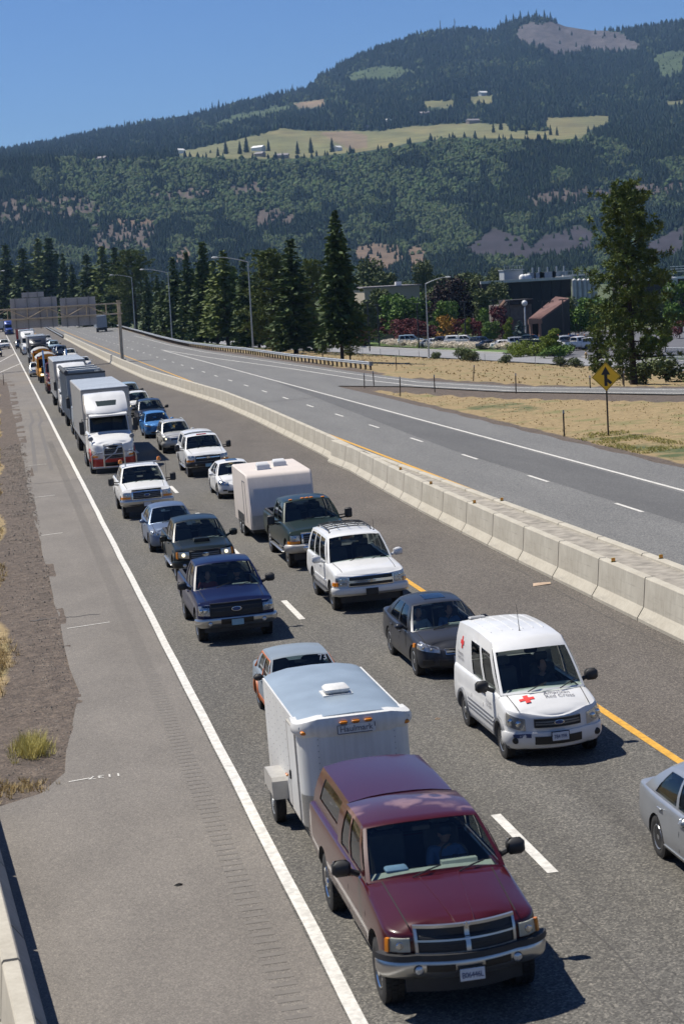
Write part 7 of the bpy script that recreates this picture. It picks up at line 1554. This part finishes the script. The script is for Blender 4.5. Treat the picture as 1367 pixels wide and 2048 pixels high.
def box_trailer(label, x, y, L=14.6, body='trailer_grey', zt=4.11, W=2.6, open_top=False, rear_away=False, group='semi trailers', wheels=True):
    t = empty('semi_trailer'); tag(t, label, 'trailer', group); h = W/2; zb = 1.12; mb = MB()
    if open_top:
        zb = 1.0
        for c, d in (((0, .04, (zb+zt)/2), (W, .08, zt-zb)), ((0, L-.04, (zb+zt)/2), (W, .08, zt-zb)), ((-h+.04, L/2, (zb+zt)/2), (.08, L-.17, zt-zb)), ((h-.04, L/2, (zb+zt)/2), (.08, L-.17, zt-zb)), ((0, L/2, zb+.05), (W-.17, L-.17, .1))): mb.box(c, d)
        mb.build('body', body, t); mb = MB()
        for s in (-1, 1): mb.box((s*(h-.03), L/2, zt+.06), (.14, L+.05, .12))
        mb.box((0, .05, zt+.06), (W-.22, .14, .12)); mb.build('top_rail', 'tarp_dark', t)
        mb = MB(); mb.lathe([(-L/2, .14), (L/2, .14)], (-h+.02, L/2, zt+.2), 'Y', 10); mb.build('rolled_tarp', 'tarp_dark', t, 40)
        for k, y0 in enumerate((3.2, 6.6, 10.4)): mb = MB(); mb.box((0, y0, zt+.17), (W-.3, .5, .11)); mb.build('tarp_bow', 'tarp_white', t)
        mb = MB(); mb.lathe([(.0, .02), (-.02, .30), (0, .31)], (-.25, -.005, zt-.42), 'Y', 16)
        o = mb.build('maker_badge', 'dark_galvanized', t, 40); o.scale = (1, 1, .6); o.location = (0, 0, (zt-.42)*.4)
        mb = MB(); rnd = random.Random(4)
        for k in range(9): a = k*.5; mb.tube([(.55+.06*k, -.01, zt-.62+.2*math.sin(a)), (.62+.06*k, -.015, zt-.45+.14*math.cos(a*1.7)), (.70+.06*k, -.01, zt-.5+.2*math.sin(a+1))], .02, 4)
        mb.build('painted_scroll', 'orange_trim', t)
        mb = MB()
        for k in range(16):
            for s in (-1, 1): mb.box((s*(h+.03), .6+k*(L-1.2)/15, (zb+zt)/2), (.06, .08, zt-zb-.1))
        mb.build('side_post', body, t)
    else:
        mb.rbox((0, L/2, (zb+zt)/2), (W, L, zt-zb), .035); mb.build('body', body, t, 30)
        mb = MB(); mb.box((0, L/2, zt+.008), (W-.10, L-.10, .02))
        for k in range(14): mb.box((0, .5+k*(L-1)/13, zt+.022), (W-.12, .05, .012))
        mb.build('roof', 'trailer_roof', t)
        mb = MB()
        for k in range(int(L/1.2)):
            for s in (-1, 1): mb.box((s*(h+.004), .5+k*1.2, (zb+zt)/2), (.012, .05, zt-zb-.1))
        mb.box((0, -.006, zt-.05), (W, .02, .1)); mb.box((0, -.006, zb+.08), (W, .02, .14))
        for s in (-1, 1): mb.box((s*(h+.005), L/2, zb+.06), (.02, L-.05, .14))
        mb.build('trim', 'dark_galvanized', t)
        if rear_away:
            mb = MB(); mb.box((0, L+.01, (zb+zt)/2), (.03, .02, zt-zb)); mb.build('door_seam', 'seam_dark', t)
            for s in (-1, 1): mb = MB(); mb.box((s*(h-.2), L+.02, zb+.1), (.2, .04, .1)); mb.build('tail_light', 'red_lens', t)
    mb = MB(); mb.box((0, L/2+1, .92), (1.0, L-3, .22)); mb.box((0, L-.3, .7), (2.2, .1, .5)); mb.build('chassis', 'black_plastic', t)
    if wheels: add_wheels(t, (L-3.2, L-1.9), .50, .5, .28, 'eight', 'alloy', h-.26)
    t.matrix_world = road_mat(x, y); return t
def bus(label, x, y):
    t = empty('school_bus'); tag(t, label, 'bus', 'school buses queuing in the near lane'); W, L = 2.42, 11.0; h = W/2
    bd = Body(W*.92, 1.0, 1.9, [(-1.0, .5), (1.9, .6)], [(-1.0, 1.25), (-.8, 1.38), (1.1, 1.62), (1.9, 1.62)], .18, .34, .34, [(-1, .05), (-.7, .10), (1.9, .05)], .06, hoodflat=3)
    mb = MB(); bd.mesh_into(mb); c = MB()
    for sg in (-1, 1): c.lathe([(-.5, .56), (.1, .56)] if sg > 0 else [(-.1, .56), (.5, .56)], (sg*W*.46, 0, .5), n=22, mi=1)
    mb = cut(mb, ['paint_bus_yellow', 'interior_dark'], [c])
    us = [-1, -.97, -.86, -.6, -.3, 0, .3, .6, .86, .97, 1]
    def sec(y_, zb=.7): return [(-h, y_, zb), (-h, y_, 2.35)]+[(h*u, y_, 2.62+.50*(1-abs(u)**2.6)) for u in us]+[(h, y_, 2.35), (h, y_, zb)]
    mb.loft([sec(1.25), sec(1.5), sec(L-.2), sec(L)]); b_ = mb.build('body', ['paint_bus_yellow', 'interior_dark'], t, 40)
    mb = MB(); f = lambda y_: [(h*u*1.005, y_, 2.645+.505*(1-abs(u)**2.6)) for u in us]; mb.loft([f(y_)+[(p[0]*.98, y_, p[2]-.06) for p in f(y_)[::-1]] for y_ in (1.22, 1.5, L)]); mb.build('roof', 'paint_offwhite', t, 50)
    for s in (-1, 1): mb = MB(); mb.rbox((s*.52, 1.235, 2.12), (.96, .03, .95), .02); mb.build('windscreen', 'tinted_glass', t)
    mb = MB(); mb.box((0, 1.22, 2.72), (2.1, .04, .26)); sgn = mb.build('sign_board', 'paint_bus_yellow', t)
    l = link('lettering', text_mesh('SCHOOL BUS', .2, 'black_paint', .002), sgn); l.rotation_euler = (math.pi/2, 0, 0); l.location = (0, 1.19, 2.72)
    for s in (-1, 1):
        for xx, m in ((.98, 'red_lens'), (.78, 'amber_lens')): mb = MB(); mb.lathe([(.03, .1), (0, .1), (-.02, .07), (-.03, 0)], (s*xx, 1.21, 2.78), 'Y', 12); mb.build('warning_lamp', m, t)
        mb = MB(); mb.box((s*.9, 1.215, 2.78), (.52, .02, .3)); mb.build('lamp_panel', 'black_paint', t)
        for k in range(11): mb = MB(); mb.rbox((s*(h+.002), 1.9+k*.82, 2.08), (.02, .66, .58), .006); mb.build('side_window', 'tinted_glass', t)
        mb = MB()
        for z in (1.0, 1.35, 1.68): mb.box((s*(h+.006), L/2+.7, z), (.02, L-1.6, .05))
        mb.build('rub_rail', 'black_paint', t)
        mb = MB(); bd.patch(mb, s*.62, s*.95, .84, 1.04, .02, .03); mb.build('headlight', 'lamp_lit' if s < 0 else 'lamp_reflector', t)
        mb = MB(); mb.tube([(s*1.1, .9, 1.5), (s*1.4, -.5, 1.9), (s*1.4, -.5, 2.3)], .02, 5); mb.rbox((s*1.42, -.5, 2.1), (.22, .08, .34), .03); mb.build('mirror', 'black_plastic', t)
    mb = MB(); bd.patch(mb, -.48, .48, .72, 1.16, .02, .03); mb.build('grille', 'grille_black', t)
    mb = MB(); mb.slab(lambda u, v, o: bd.skin(-1.25+2.5*u, .42+.26*v, .10+o), [i/20 for i in range(21)], [0, .5, 1], .12); mb.build('bumper', 'black_paint', t)
    add_wheels(t, (0, 6.9), .5, .28, .28, 'eight', 'hub_dark', 1.0); t.matrix_world = road_mat(x, y); return t
ST, SB = 'trucks queuing in the near lane', 'semi trailers in the queue'
semi('white truck with a chrome bull bar and red bumper leading the queue of trucks', 5.45, 103.32)
box_trailer('grey box trailer behind the white truck with the bull bar', 5.62, 108.2, 14.6, group=SB)
box_trailer('open grey tipper trailer with dark rolled tarp and white bows', 5.80, 134.5, 12.5, 'trailer_gray_blue', 3.95, 2.6, True, group=SB)
semi('white truck half hidden behind the open tipper trailer', 5.78, 156.67, 'paint_white', 'paint_white', False)
box_trailer('grey trailer of the white truck behind the tipper', 5.80, 161.8, 14.6, group=SB)
semi('dark red truck with chrome stacks before the first school bus', 5.80, 195.9, 'paint_dark_red', 'paint_dark_red', False, False, True)
semi('grey tractor unit hidden behind the open tipper trailer', 5.75, 129.6, 'trailer_gray_blue', 'paint_black_green', False, False)
bus('nearer yellow school bus behind the dark red truck', 5.65, 222.5)
bus('farther yellow school bus with pale roof, behind the nearer one', 5.75, 249.5)
semi('dark truck with a charcoal roof fairing behind the school buses', 5.95, 278.5, 'paint_charcoal', 'paint_charcoal', False)
box_trailer('grey trailer of the dark truck behind the school buses', 5.95, 283.4, 14.6, group=SB)
semi('white truck with white trailer farther along the near lane', 5.75, 344, 'paint_white', 'paint_white', False)
box_trailer('white trailer of the farther white truck', 5.75, 349, 14.6, 'trailer_white', group=SB)
box_trailer('red trailer under the large sign panel', 5.85, 404, 13, 'paint_red', group=SB)
semi('blue truck far off near the left edge', 4.55, 572, 'paint_truck_blue', 'paint_truck_blue', False)
box_trailer('grey trailer behind the far blue truck', 4.6, 577, 14.6, group=SB)
box_trailer('white and orange trailer at the far left, behind the blue truck', 2.2, 640, 14, 'trailer_white', group=SB)
t = box_trailer('grey-blue trailer of the lorry driving away on the far carriageway', 27.2, 492, 13.5, 'trailer_gray_blue', 4.0, 2.6, group='vehicles on the far carriageway'); t.matrix_world = road_mat(26.4, 505.5, 0, math.pi)
t = box_trailer('white trailer far away beyond the lorry on the far carriageway', 25, 700, 13.5, 'trailer_white', 4.0, 2.6, group='vehicles on the far carriageway'); t.matrix_world = road_mat(28.5, 690, 0, math.pi)
# more vehicles, copies of the ones above
GQ = 'vehicles queuing in the lane by the median'
def onroad(src, label, x, y, g=GQ, rz=0): return again(by_label(src), label, x, y, g, road_mat(x, y, 0, rz))
onroad('silver compact', 'silver pickup-like off-roader beside the first school bus, on the edge line', 4.72, 242.3, 'vehicles queuing in the near lane')
onroad('white saloon', 'white car peeping over the grey trailer by the median', 11.0, 255)
onroad('white off-roader behind', 'white off-roader with a bare roof beyond the trucks', 10.6, 288.5)
onroad('dark blue off-roader', 'dark blue car far along the median lane', 10.2, 312)
onroad('pale blue-grey van', 'pale van far along the median lane', 10.2, 350)
onroad('blue-grey saloon', 'blue-grey car hidden between the vans far along the median lane', 10.3, 331)
onroad('white saloon', 'white car at the very end of the median lane', 10.5, 385); onroad('silver compact', 'silver car near the far guardrail of the median', 11, 420)
onroad('dark blue off-roader', 'dark off-roader below the far red trailer', 5.0, 392, 'vehicles queuing in the near lane')
onroad('large white off-roader', 'white off-roader driving up the on-ramp at the left edge', 1.98, 401, 'vehicles on the left ramp'); onroad('dark blue off-roader', 'dark car half cut off by the left edge on the ramp', .2, 346, 'vehicles on the left ramp')
# ================================================================== car park and buildings on the low ground
def lot(src, label, u, v, y, rz, z=-3.82):
    d_ = ray(u, v); y = d_.y*(z-CAMZ)/d_.z; q = at_y(u, v, y); c = again(by_label(src), label, 0, 0, 'cars in the car park', Matrix.Translation((q.x, y, z)) @ Matrix.Rotation(rz, 4, 'Z')); return c
for a in (('pale blue-grey van', 'white-looking van parked left of the frontage lamp', 840, 690, 322, 1.45), ('silver saloon', 'silver car parked under the orange shrub', 872, 695, 316, .5), ('dark blue off', 'dark car with a bright windscreen parked under the red maple', 900, 694, 326, .4), ('white saloon', 'white car parked behind the flower hedge', 886, 693, 308, 1.3), ('blue-grey saloon', 'grey-blue car parked behind the flower hedge', 915, 693, 310, .6), ('white pickup with', 'white pickup with a canopy parked left of the dark vans', 950, 692, 306, 1.2), ('dark blue off', 'dark off-roader parked beside the white canopy pickup', 975, 695, 312, .5), ('charcoal saloon', 'dark car parked behind the tall red maple', 995, 697, 315, 1.9), ('white saloon', 'white car parked before the pavilion', 1028, 697, 300, 1.35), ('silver compact', 'silver off-roader parked before the pavilion porch', 1058, 694, 306, 1.5), ('dark green crew', 'dark green pickup parked right of the silver off-roader', 1080, 694, 305, .7),
          ('white work', 'white pickup parked behind the clipped shrub', 1124, 697, 296, 3.0), ('maroon', 'x', 0, 0, 0, 0), ('navy', 'navy pickup parked behind the white one at the lot entrance', 1160, 692, 306, 2.0), ('white work', 'white pickup parked side-on at the lot entrance', 1180, 698, 288, 1.9), ('white off-roader behind', 'white car parked left of the big pine', 1204, 697, 292, 1.6)):
    if a[0] == 'maroon': a = ('dark maroon', 'red pickup with a canopy parked at the lot entrance', 1143, 697, 294, 3.3)
    lot(*a)
pm('warehouse_black', (.018, .018, .02), .7, var=.25, vs=.3); pm('cornice_pale', (.5, .5, .47), .7); pm('unit_grey', (.36, .39, .41), .6); pm('silo_steel', (.40, .41, .42), .45, .4, var=.15, vs=.6); pm('stone_wall', (.17, .15, .13), .9, var=.3, vs=1.2); pm('roof_brown', (.15, .075, .06), .75, var=.2, vs=1.5); pm('porch_timber', (.26, .15, .10), .8); pm('dark_wall', (.03, .026, .024), .8); pm('tan_wall', (.36, .31, .24), .85)
def building(name, label, parts, cat='building'):
    t = empty(name); tag(t, label, cat); 
    for nm, mat, boxes in parts:
        mb = MB()
        for c, d in boxes: mb.box(c, d)
        mb.build(nm, mat, t)
    return t
a, b2 = at_y(962, 567, 392), at_y(1140, 557, 392); zt = a.z; wx, ww = (a.x+b2.x)/2, b2.x-a.x
bw = building('warehouse', 'large black warehouse with a pale roof edge behind the trees', [('wall', 'warehouse_black', [((wx, 407, (zt-6)/2), (ww, 30, zt+6))]), ('cornice', 'cornice_pale', [((wx, 391.7, zt+.15), (ww+.6, .6, .55)), ((b2.x+.1, 407, zt+.15), (.6, 30, .55))]), ('wall_panel', 'dark_wall', [((a.x+ww*k/9, 391.9, zt/2-2), (.12, .16, zt+3)) for k in range(1, 9)])])
c = at_y(1026, 550, 400); mb = MB(); mb.box((c.x, 402, zt+1.2), (4.0, 4, 2.0)); mb.box((c.x, 402, zt+2.35), (4.4, 4.4, .16)); rc = mb.build('roof_unit', 'unit_grey', bw)
mb = MB()
for k in range(8): mb.box((c.x-1.9+k*.54, 399.95, zt+2.8), (.05, .05, .8))
mb.box((c.x, 399.95, zt+3.2), (4.2, .06, .06)); mb.build('railing', 'galvanized', rc)
for u, s in ((1044, .75), (1050, .75), (1055, .7)): q = at_y(u, 557, 398); mb = MB(); mb.lathe([(0, s), (.8, s), (1.2, s*.7), (1.4, 0)], (q.x, 398, zt), 'Z', 14); mb.build('roof_tank', 'barn_white', bw, 40)
for u, w_ in ((1062, 1.2), (1075, 2.2), (1092, 3.5), (1110, 2.0), (1125, 1.4)): q = at_y(u, 552, 404); mb = MB(); mb.box((q.x, 404, zt+.8), (w_, 2, 1.5)); mb.tube([(q.x, 403, zt+1.5), (q.x, 403, zt+2.6)], .2, 8); mb.build('roof_unit', 'unit_grey', bw)
for k, u in enumerate((1147, 1157, 1167, 1176, 1186)):
    q = at_y(u, 560, 390); mb = MB(); r = .52*9.9/10; n = 26
    mb.lathe([(-6, r)]+[(-6+i*.5, r+(.03 if i % 2 else 0)) for i in range(1, int((q.z+6)/.5))]+[(q.z, r), (q.z+.35, 0)], (q.x, 390, 0), 'Z', 16); mb.tube([(q.x+r, 389.6, -5), (q.x+r, 389.6, q.z)], .06, 5)
    tag(mb.build('storage_silo', 'silo_steel', None, 50), 'corrugated steel silo, %s from the black warehouse wall' % ('first', 'second', 'third', 'fourth', 'fifth')[k], 'silo', 'silos beside the warehouse')
q = at_y(1187, 552, 392); building('pipe_bridge', 'pale walkway over the tops of the silos', [('walkway', 'cornice_pale', [((q.x-2, 392.5, zt+.6), (9, 1, .3)), ((q.x-2, 392.2, zt+1.5), (9, .06, .08))]), ('post', 'galvanized', [((q.x-6+k*1.5, 392.2, zt+1.0), (.08, .08, 1.1)) for k in range(7)])], 'walkway')
q = at_y(1342, 556, 385); mb = MB(); mb.lathe([(-6, 1.15), (q.z, 1.15), (q.z+.3, 0)], (q.x, 385, 0), 'Z', 20); tag(mb.build('storage_tank', 'silo_steel', None, 50), 'grey-blue storage tank right of the big pine', 'tank')
q0, q1 = at_y(1270, 560, 396), at_y(1420, 553, 396); building('factory_hall', 'long dark factory hall with white roof edge behind the big pine', [('wall', 'dark_wall', [(((q0.x+q1.x)/2, 404, (q0.z-6)/2), (q1.x-q0.x, 16, q0.z+6))]), ('cornice', 'barn_white', [(((q0.x+q1.x)/2, 395.8, q0.z), (q1.x-q0.x+.5, .6, .5))]), ('railing', 'barn_white', [((q1.x-5, 396.5, q0.z+1.3+.5*k), (7, .06, .14)) for k in range(3)])])
q0, q1 = at_y(728, 577, 400), at_y(838, 572, 400); building('tan_building', 'low tan building behind the olive trees right of the large fir', [('wall', 'tan_wall', [(((q0.x+q1.x)/2, 408, (q0.z-6)/2), (q1.x-q0.x, 16, q0.z+6))]), ('roof', 'roof_grey', [(((q0.x+q1.x)/2, 408, q0.z+.12), (q1.x-q0.x+.8, 16.8, .25))]), ('roof_unit', 'barn_white', [((q1.x-4, 402, q0.z+.6), (1.2, 1.2, .8))])])
q0, q1 = at_y(735, 640, 372), at_y(788, 640, 372); building('white_shed', 'low white shed left of the white van', [('wall', 'barn_white', [(((q0.x+q1.x)/2, 374, (q0.z-4)/2-.3), (q1.x-q0.x, 4, q0.z+4.4))]), ('roof', 'unit_grey', [(((q0.x+q1.x)/2, 374, q0.z+.2), (q1.x-q0.x+.6, 4.6, .2))])], 'shed')
# pavilion with its brown monopitch roof and porch
pv_ = empty('pavilion'); tag(pv_, 'brown roofed entrance pavilion with a timber porch before the black warehouse', 'building')
A = at_y(1056, 637, 322); B_ = at_y(1080, 637, 322); Cc = at_y(1137, 596, 334); D_ = at_y(1110, 593, 340)
mb = MB(); mb.add([A, B_, Cc, D_]+[p+Vector((0, 0, -.35)) for p in (A, B_, Cc, D_)], [(0, 1, 2, 3), (7, 6, 5, 4), (0, 4, 5, 1), (1, 5, 6, 2), (2, 6, 7, 3), (3, 7, 4, 0)])
for k in range(1, 8): p, q = A.lerp(B_, k/8), D_.lerp(Cc, k/8); mb.tube([p+Vector((0, 0, .03)), q+Vector((0, 0, .03))], .035, 4)
mb.build('roof', 'roof_brown', pv_)
mb = MB(); mb.add([Vector((p.x, p.y, z)) for p in (B_, Cc, D_, A) for z in (-4, p.z-.3)], [(0, 2, 3, 1), (2, 4, 5, 3)]); mb.add([Vector((p.x, p.y+6, z)) for p in (B_, Cc) for z in (-4, p.z-.6)], [(0, 2, 3, 1)]); mb.build('wall', 'dark_wall', pv_)
mb = MB(); mb.box(((A.x+B_.x)/2, A.y-.15, A.z-.55), (B_.x-A.x+.3, .3, .8)); 
for x in (A.x+.3, B_.x-.25): mb.box((x, A.y-.1, (A.z-4.6)/2), (.4, .4, A.z+3.6))
mb.build('porch', 'porch_timber', pv_)
q0, q1 = at_y(999, 611, 336), at_y(1062, 611, 336); mb = MB(); mb.box(((q0.x+q1.x)/2, 340, (q0.z-4)/2), (q1.x-q0.x, 8, q0.z+4)); mb.build('stone_wall', 'stone_wall', pv_)
mb = MB(); mb.box(((q0.x+q1.x)/2+.6, 338, q0.z+.42), (q1.x-q0.x-.9, 6, .84)); mb.build('parapet', 'dark_wall', pv_)
e0, e1 = at_y(994, 620, 335.5), at_y(1009, 601.5, 335.5); mb = MB(); mb.tube([e0, e1], .28, 4); mb.build('rake_board', 'porch_timber', pv_)
q = at_y(1048, 606, 330); mb = MB(); mb.lathe([(-4, .16), (q.z-.6, .14)], (q.x, 330, 0), 'Z', 8); mb.lathe([(-.5, .2), (-.3, .45), (0, .52), (.3, .42), (.5, 0)], (q.x, 330, q.z), 'Z', 14); tag(mb.build('globe_lamp', 'lamp_white', None, 50), 'white globe lamp on a post before the pavilion', 'lamp')
for k, (u, vt, vb, y) in enumerate(((927, 604, 690, 326), (985, 601, 682, 336), (1017, 603, 690, 330), (1083, 603, 680, 330), (1098, 603, 680, 334), (1124, 600, 690, 324), (1340, 588, 650, 330), (833, 608, 690, 330), (734, 605, 690, 330), (754, 610, 660, 350))):
    q = at_y(u, vt, y); t = empty('car_park_lamp', Matrix.Translation((q.x, y, -3.85))); tag(t, 'slim dark car park lamp, %s' % ('left of the upright green tree', 'before the warehouse wall near the tall green tree', 'beside the tall red maple', 'at the pavilion porch', 'before the brown roof slope', 'right of the brown roof', 'right of the big pine', 'just left of the frontage lamp', 'beside the large fir', 'before the tan building')[k], 'lamp post', 'dark car park lamps'); h = q.z+3.85
    mb = MB(); mb.tube([(0, 0, 0), (0, 0, h)], .12, 6); mb.build('pole', 'dark_metal', t); mb = MB(); mb.box((-.35, 0, h+.06), (.62, .35, .16)); mb.box((.35, 0, h+.06), (.62, .35, .16)); mb.build('lamp_head', 'dark_metal', t)
# hydrant, wire fence, chain-link fence
q = at_y(1171, 716, 262); mb = MB(); mb.lathe([(0, .2), (.06, .2), (.06, .13), (.55, .13), (.58, .17), (.62, .17), (.74, .10), (.80, 0)], (0, 0, 0), 'Z', 12)
for s in (-1, 1): mb.lathe([(0, .07), (s*.24, .07), (s*.26, .05)], (0, 0, .42), 'X', 8)
pm('hydrant_paint', (.42, .27, .12), .6); o = mb.build('fire_hydrant', 'hydrant_paint', None, 40); o.location = (q.x, 262, -3.86); tag(o, 'tan fire hydrant at the lot entrance across the frontage road', 'hydrant')
wf = empty('wire_fence'); tag(wf, 'wire fence of thin posts along the top of the dry bank', 'fence'); pts = []
for k in range(26): y = 330-k*8; x = float(frontage_x(y))-3.2; pts.append((x, y, float(ground_z(x, y))))
mb = MB(); mb.tube([(0, 0, -.3), (0, 0, 1.25)], .035, 5); pme2 = mb.mesh('post', 'dark_galvanized')
for p in pts: o = link('post', pme2, wf); o.location = p
mb = MB()
for z in (.35, .65, .95, 1.2): mb.tube([(p[0], p[1], p[2]+z) for p in pts], .008, 3, cap=False)
mb.build('wire', 'dark_galvanized', wf)
cf = empty('chain_link_fence'); tag(cf, 'chain-link fence panel at the right edge beyond the big pine', 'fence'); q0, q1 = at_y(1332, 720, 235), at_y(1420, 722, 225)
for nm, r in (('rail', .05),):
    mb = MB()
    for z in (.1, 1.0, 2.1): mb.tube([Vector((q0.x, 235, -4+z)), Vector((q1.x, 225, -4+z))], r, 6)
    mb.build(nm, 'galvanized', cf)
for k in range(5): p = Vector((q0.x, 235, -4)).lerp(Vector((q1.x, 225, -4)), k/4); mb = MB(); mb.tube([p, p+Vector((0, 0, 2.15))], .06, 6); mb.build('post', 'galvanized', cf)
mb = MB()
for k in range(70):
    p = Vector((q0.x, 235, -3.9)).lerp(Vector((q1.x, 225, -3.9)), k/70); d = (Vector((q1.x, 225, 0))-Vector((q0.x, 235, 0)))*(1/18)
    mb.tube([p, p+d+Vector((0, 0, 2))], .012, 3, cap=False); mb.tube([p+d, p+Vector((0, 0, 2))], .012, 3, cap=False)
mb.build('mesh_wire', 'galvanized', cf)
# ================================================================== grass and weeds
def tufts(n, sample, hgt, mat, name, seed, blades=7, wdt=.035):
    g = np.random.RandomState(seed); P = sample(g, n); n = len(P); hh = hgt*g.uniform(.5, 1.3, n)
    a = g.uniform(0, 6.283, (n, blades)); ln = g.uniform(.15, .75, (n, blades)); b0 = P[:, None, :]+np.stack([np.cos(a)*.06, np.sin(a)*.06, 0*a], -1)*hgt*2
    tip = b0+np.stack([np.cos(a)*ln, np.sin(a)*ln, 1-.3*ln], -1)*(hh[:, None]*g.uniform(.6, 1.1, (n, blades)))[..., None]; s = np.stack([-np.sin(a), np.cos(a), 0*a], -1)*wdt
    V = np.stack([b0-s, b0+s, tip], 2).reshape(-1, 3); return tag(link(name, raw_mesh(name, V, np.arange(len(V)).reshape(-1, 3), [mat])), kind='stuff')
def on_ground(x, y): return np.stack([x, y, ground_z(x, y)-.02], -1)
def samp_field(g, n):
    y = g.uniform(82, 165, n*3); x = g.uniform(28.5, 60, n*3); lim = np.interp(y, [80, 98, 112, 131, 145, 158], [58, 46, 40.5, 33.2, 30, 28]); k = (x < lim+.6*g.normal(size=n*3)) & (vnoise(x*.35, y*.35, 3) > .40); return on_ground(x[k][:n], y[k][:n])
def samp_bank(g, n):
    y = g.uniform(120, 330, n*3); xr_ = right_edge(y)+1.8; x = xr_+g.uniform(0, 1, n*3)*(frontage_x(y)-1-xr_); k = vnoise(x*.22+9, y*.18, 3) > .42; return on_ground(x[k][:n], y[k][:n])
def samp_left(g, n):
    y = np.concatenate([g.uniform(46, 230, n*2), g.uniform(36, 46, n//2)]); x = -.75-np.abs(g.normal(size=len(y)))*1.6+.45*vnoise(0*y, y*.4, 2); k = vnoise(x*.5+3, y*.25, 3) > .45; return on_ground(x[k][:n], y[k][:n])
def samp_weed(g, n):
    y = np.concatenate([g.uniform(84, 99, n*2), g.uniform(118, 130, n)]); x = np.concatenate([g.uniform(28.3, 31.5, n*2), g.uniform(29, 33, n)]); k = vnoise(x*.7+3, y*.5, 3) > .47; return on_ground(x[k][:n], y[k][:n])
tufts(1800, samp_field, .09, 'dry_blades', 'dry_grass', 61, 6, .03); tufts(2500, samp_bank, .18, 'dry_blades', 'dry_bank_grass', 62, 6, .05); tufts(6000, samp_left, .22, 'dry_blades', 'roadside_dry_grass', 63, 7, .012); tufts(1500, samp_weed, .13, 'weed_blades', 'green_weeds', 64, 7, .012)
g = np.random.RandomState(5); P = unp = np.stack([-.05+g.normal(size=260)*.16, 40.4+g.normal(size=260)*.42, np.zeros(260)], -1); P = on_ground(P[:, 0], P[:, 1])
def clump(label, x, y, n, sd, h, mat, seed):
    gg = np.random.RandomState(seed); xx, yy = x+gg.normal(size=n)*sd[0], y+gg.normal(size=n)*sd[1]; o = tufts(n, lambda g_, n_: on_ground(xx, yy), h, mat, 'grass_tuft', seed, 9, .008); del o['kind']; tag(o, label, 'grass tuft', 'grass tufts on the gravel')
clump('large yellow-green grass tuft on the gravel above the left shoulder', .02, 40.4, 220, (.17, .40), .34, 'tuft_blades', 71); clump('rusty low grass tuft at the edge of the gravel near the barrier end', -.35, 37.4, 150, (.30, .35), .16, 'dry_blades', 72); clump('straw coloured grass tuft at the left edge beside the gravel', -.75, 52, 160, (.25, 1.0), .3, 'dry_blades', 73)
# loose stones on the gravel verge
gg = np.random.RandomState(81); n = 5000; yy = gg.uniform(37, 130, n); xx = left_edge(yy)+.12-np.abs(gg.normal(size=n))*.9; q = on_ground(xx, yy); sz = gg.uniform(.012, .04, n)*np.interp(yy, [37, 130], [1, 2.2])
oc = np.array([(1, 0, 0), (0, 1, 0), (-1, 0, 0), (0, -1, 0), (0, 0, .8), (0, 0, -.3)]); V = (q[:, None, :]+oc[None]*sz[:, None, None]*gg.uniform(.6, 1.3, (n, 6, 1))+np.array([0, 0, .015])).reshape(-1, 3)
F = (np.array([(0, 1, 4), (1, 2, 4), (2, 3, 4), (3, 0, 4), (1, 0, 5), (2, 1, 5), (3, 2, 5), (0, 3, 5)])[None]+(np.arange(n)*6)[:, None, None]).reshape(-1, 3); pm('stone', (.17, .145, .12), .95, var=.5, vs=3); tag(link('gravel_stones', raw_mesh('gravel_stones', V, F, ['stone'])), kind='stuff')
# small litter
mb = MB(); mb.add([(0, 0, .012), (.55, .1, .02), (.62, .42, .015), (.1, .36, .04), (.3, .22, .06)], [(0, 1, 4), (1, 2, 4), (2, 3, 4), (3, 0, 4)]); pm('cardboard', (.42, .31, .22), .9); o = mb.build('cardboard_scrap', 'cardboard'); o.matrix_world = road_mat(14.2, 53.6); tag(o, 'flattened cardboard scrap lying at the foot of the median barrier', 'litter')
for x, y, lab in ((1.95, 29.9, 'dark rag lying on the left shoulder'), (8.1, 38.9, 'pale scrap on the lane beside the trailer'), (9.3, 24.6, 'pale scrap near the silver saloon')):
    mb = MB(); rnd = random.Random(int(y*10)); mb.lathe([(0, .06), (.015, .05), (.03, .03), (.035, 0)], (0, 0, .004), 'Z', 9); mb.v = [(a*rnd.uniform(.6, 1.5), b_*rnd.uniform(.3, .8), c*rnd.uniform(.4, 1)) for a, b_, c in mb.v]; o = mb.build('road_debris', 'seam_dark' if 'dark' in lab else 'cardboard'); o.matrix_world = road_mat(x, y, .004); tag(o, lab, 'litter')
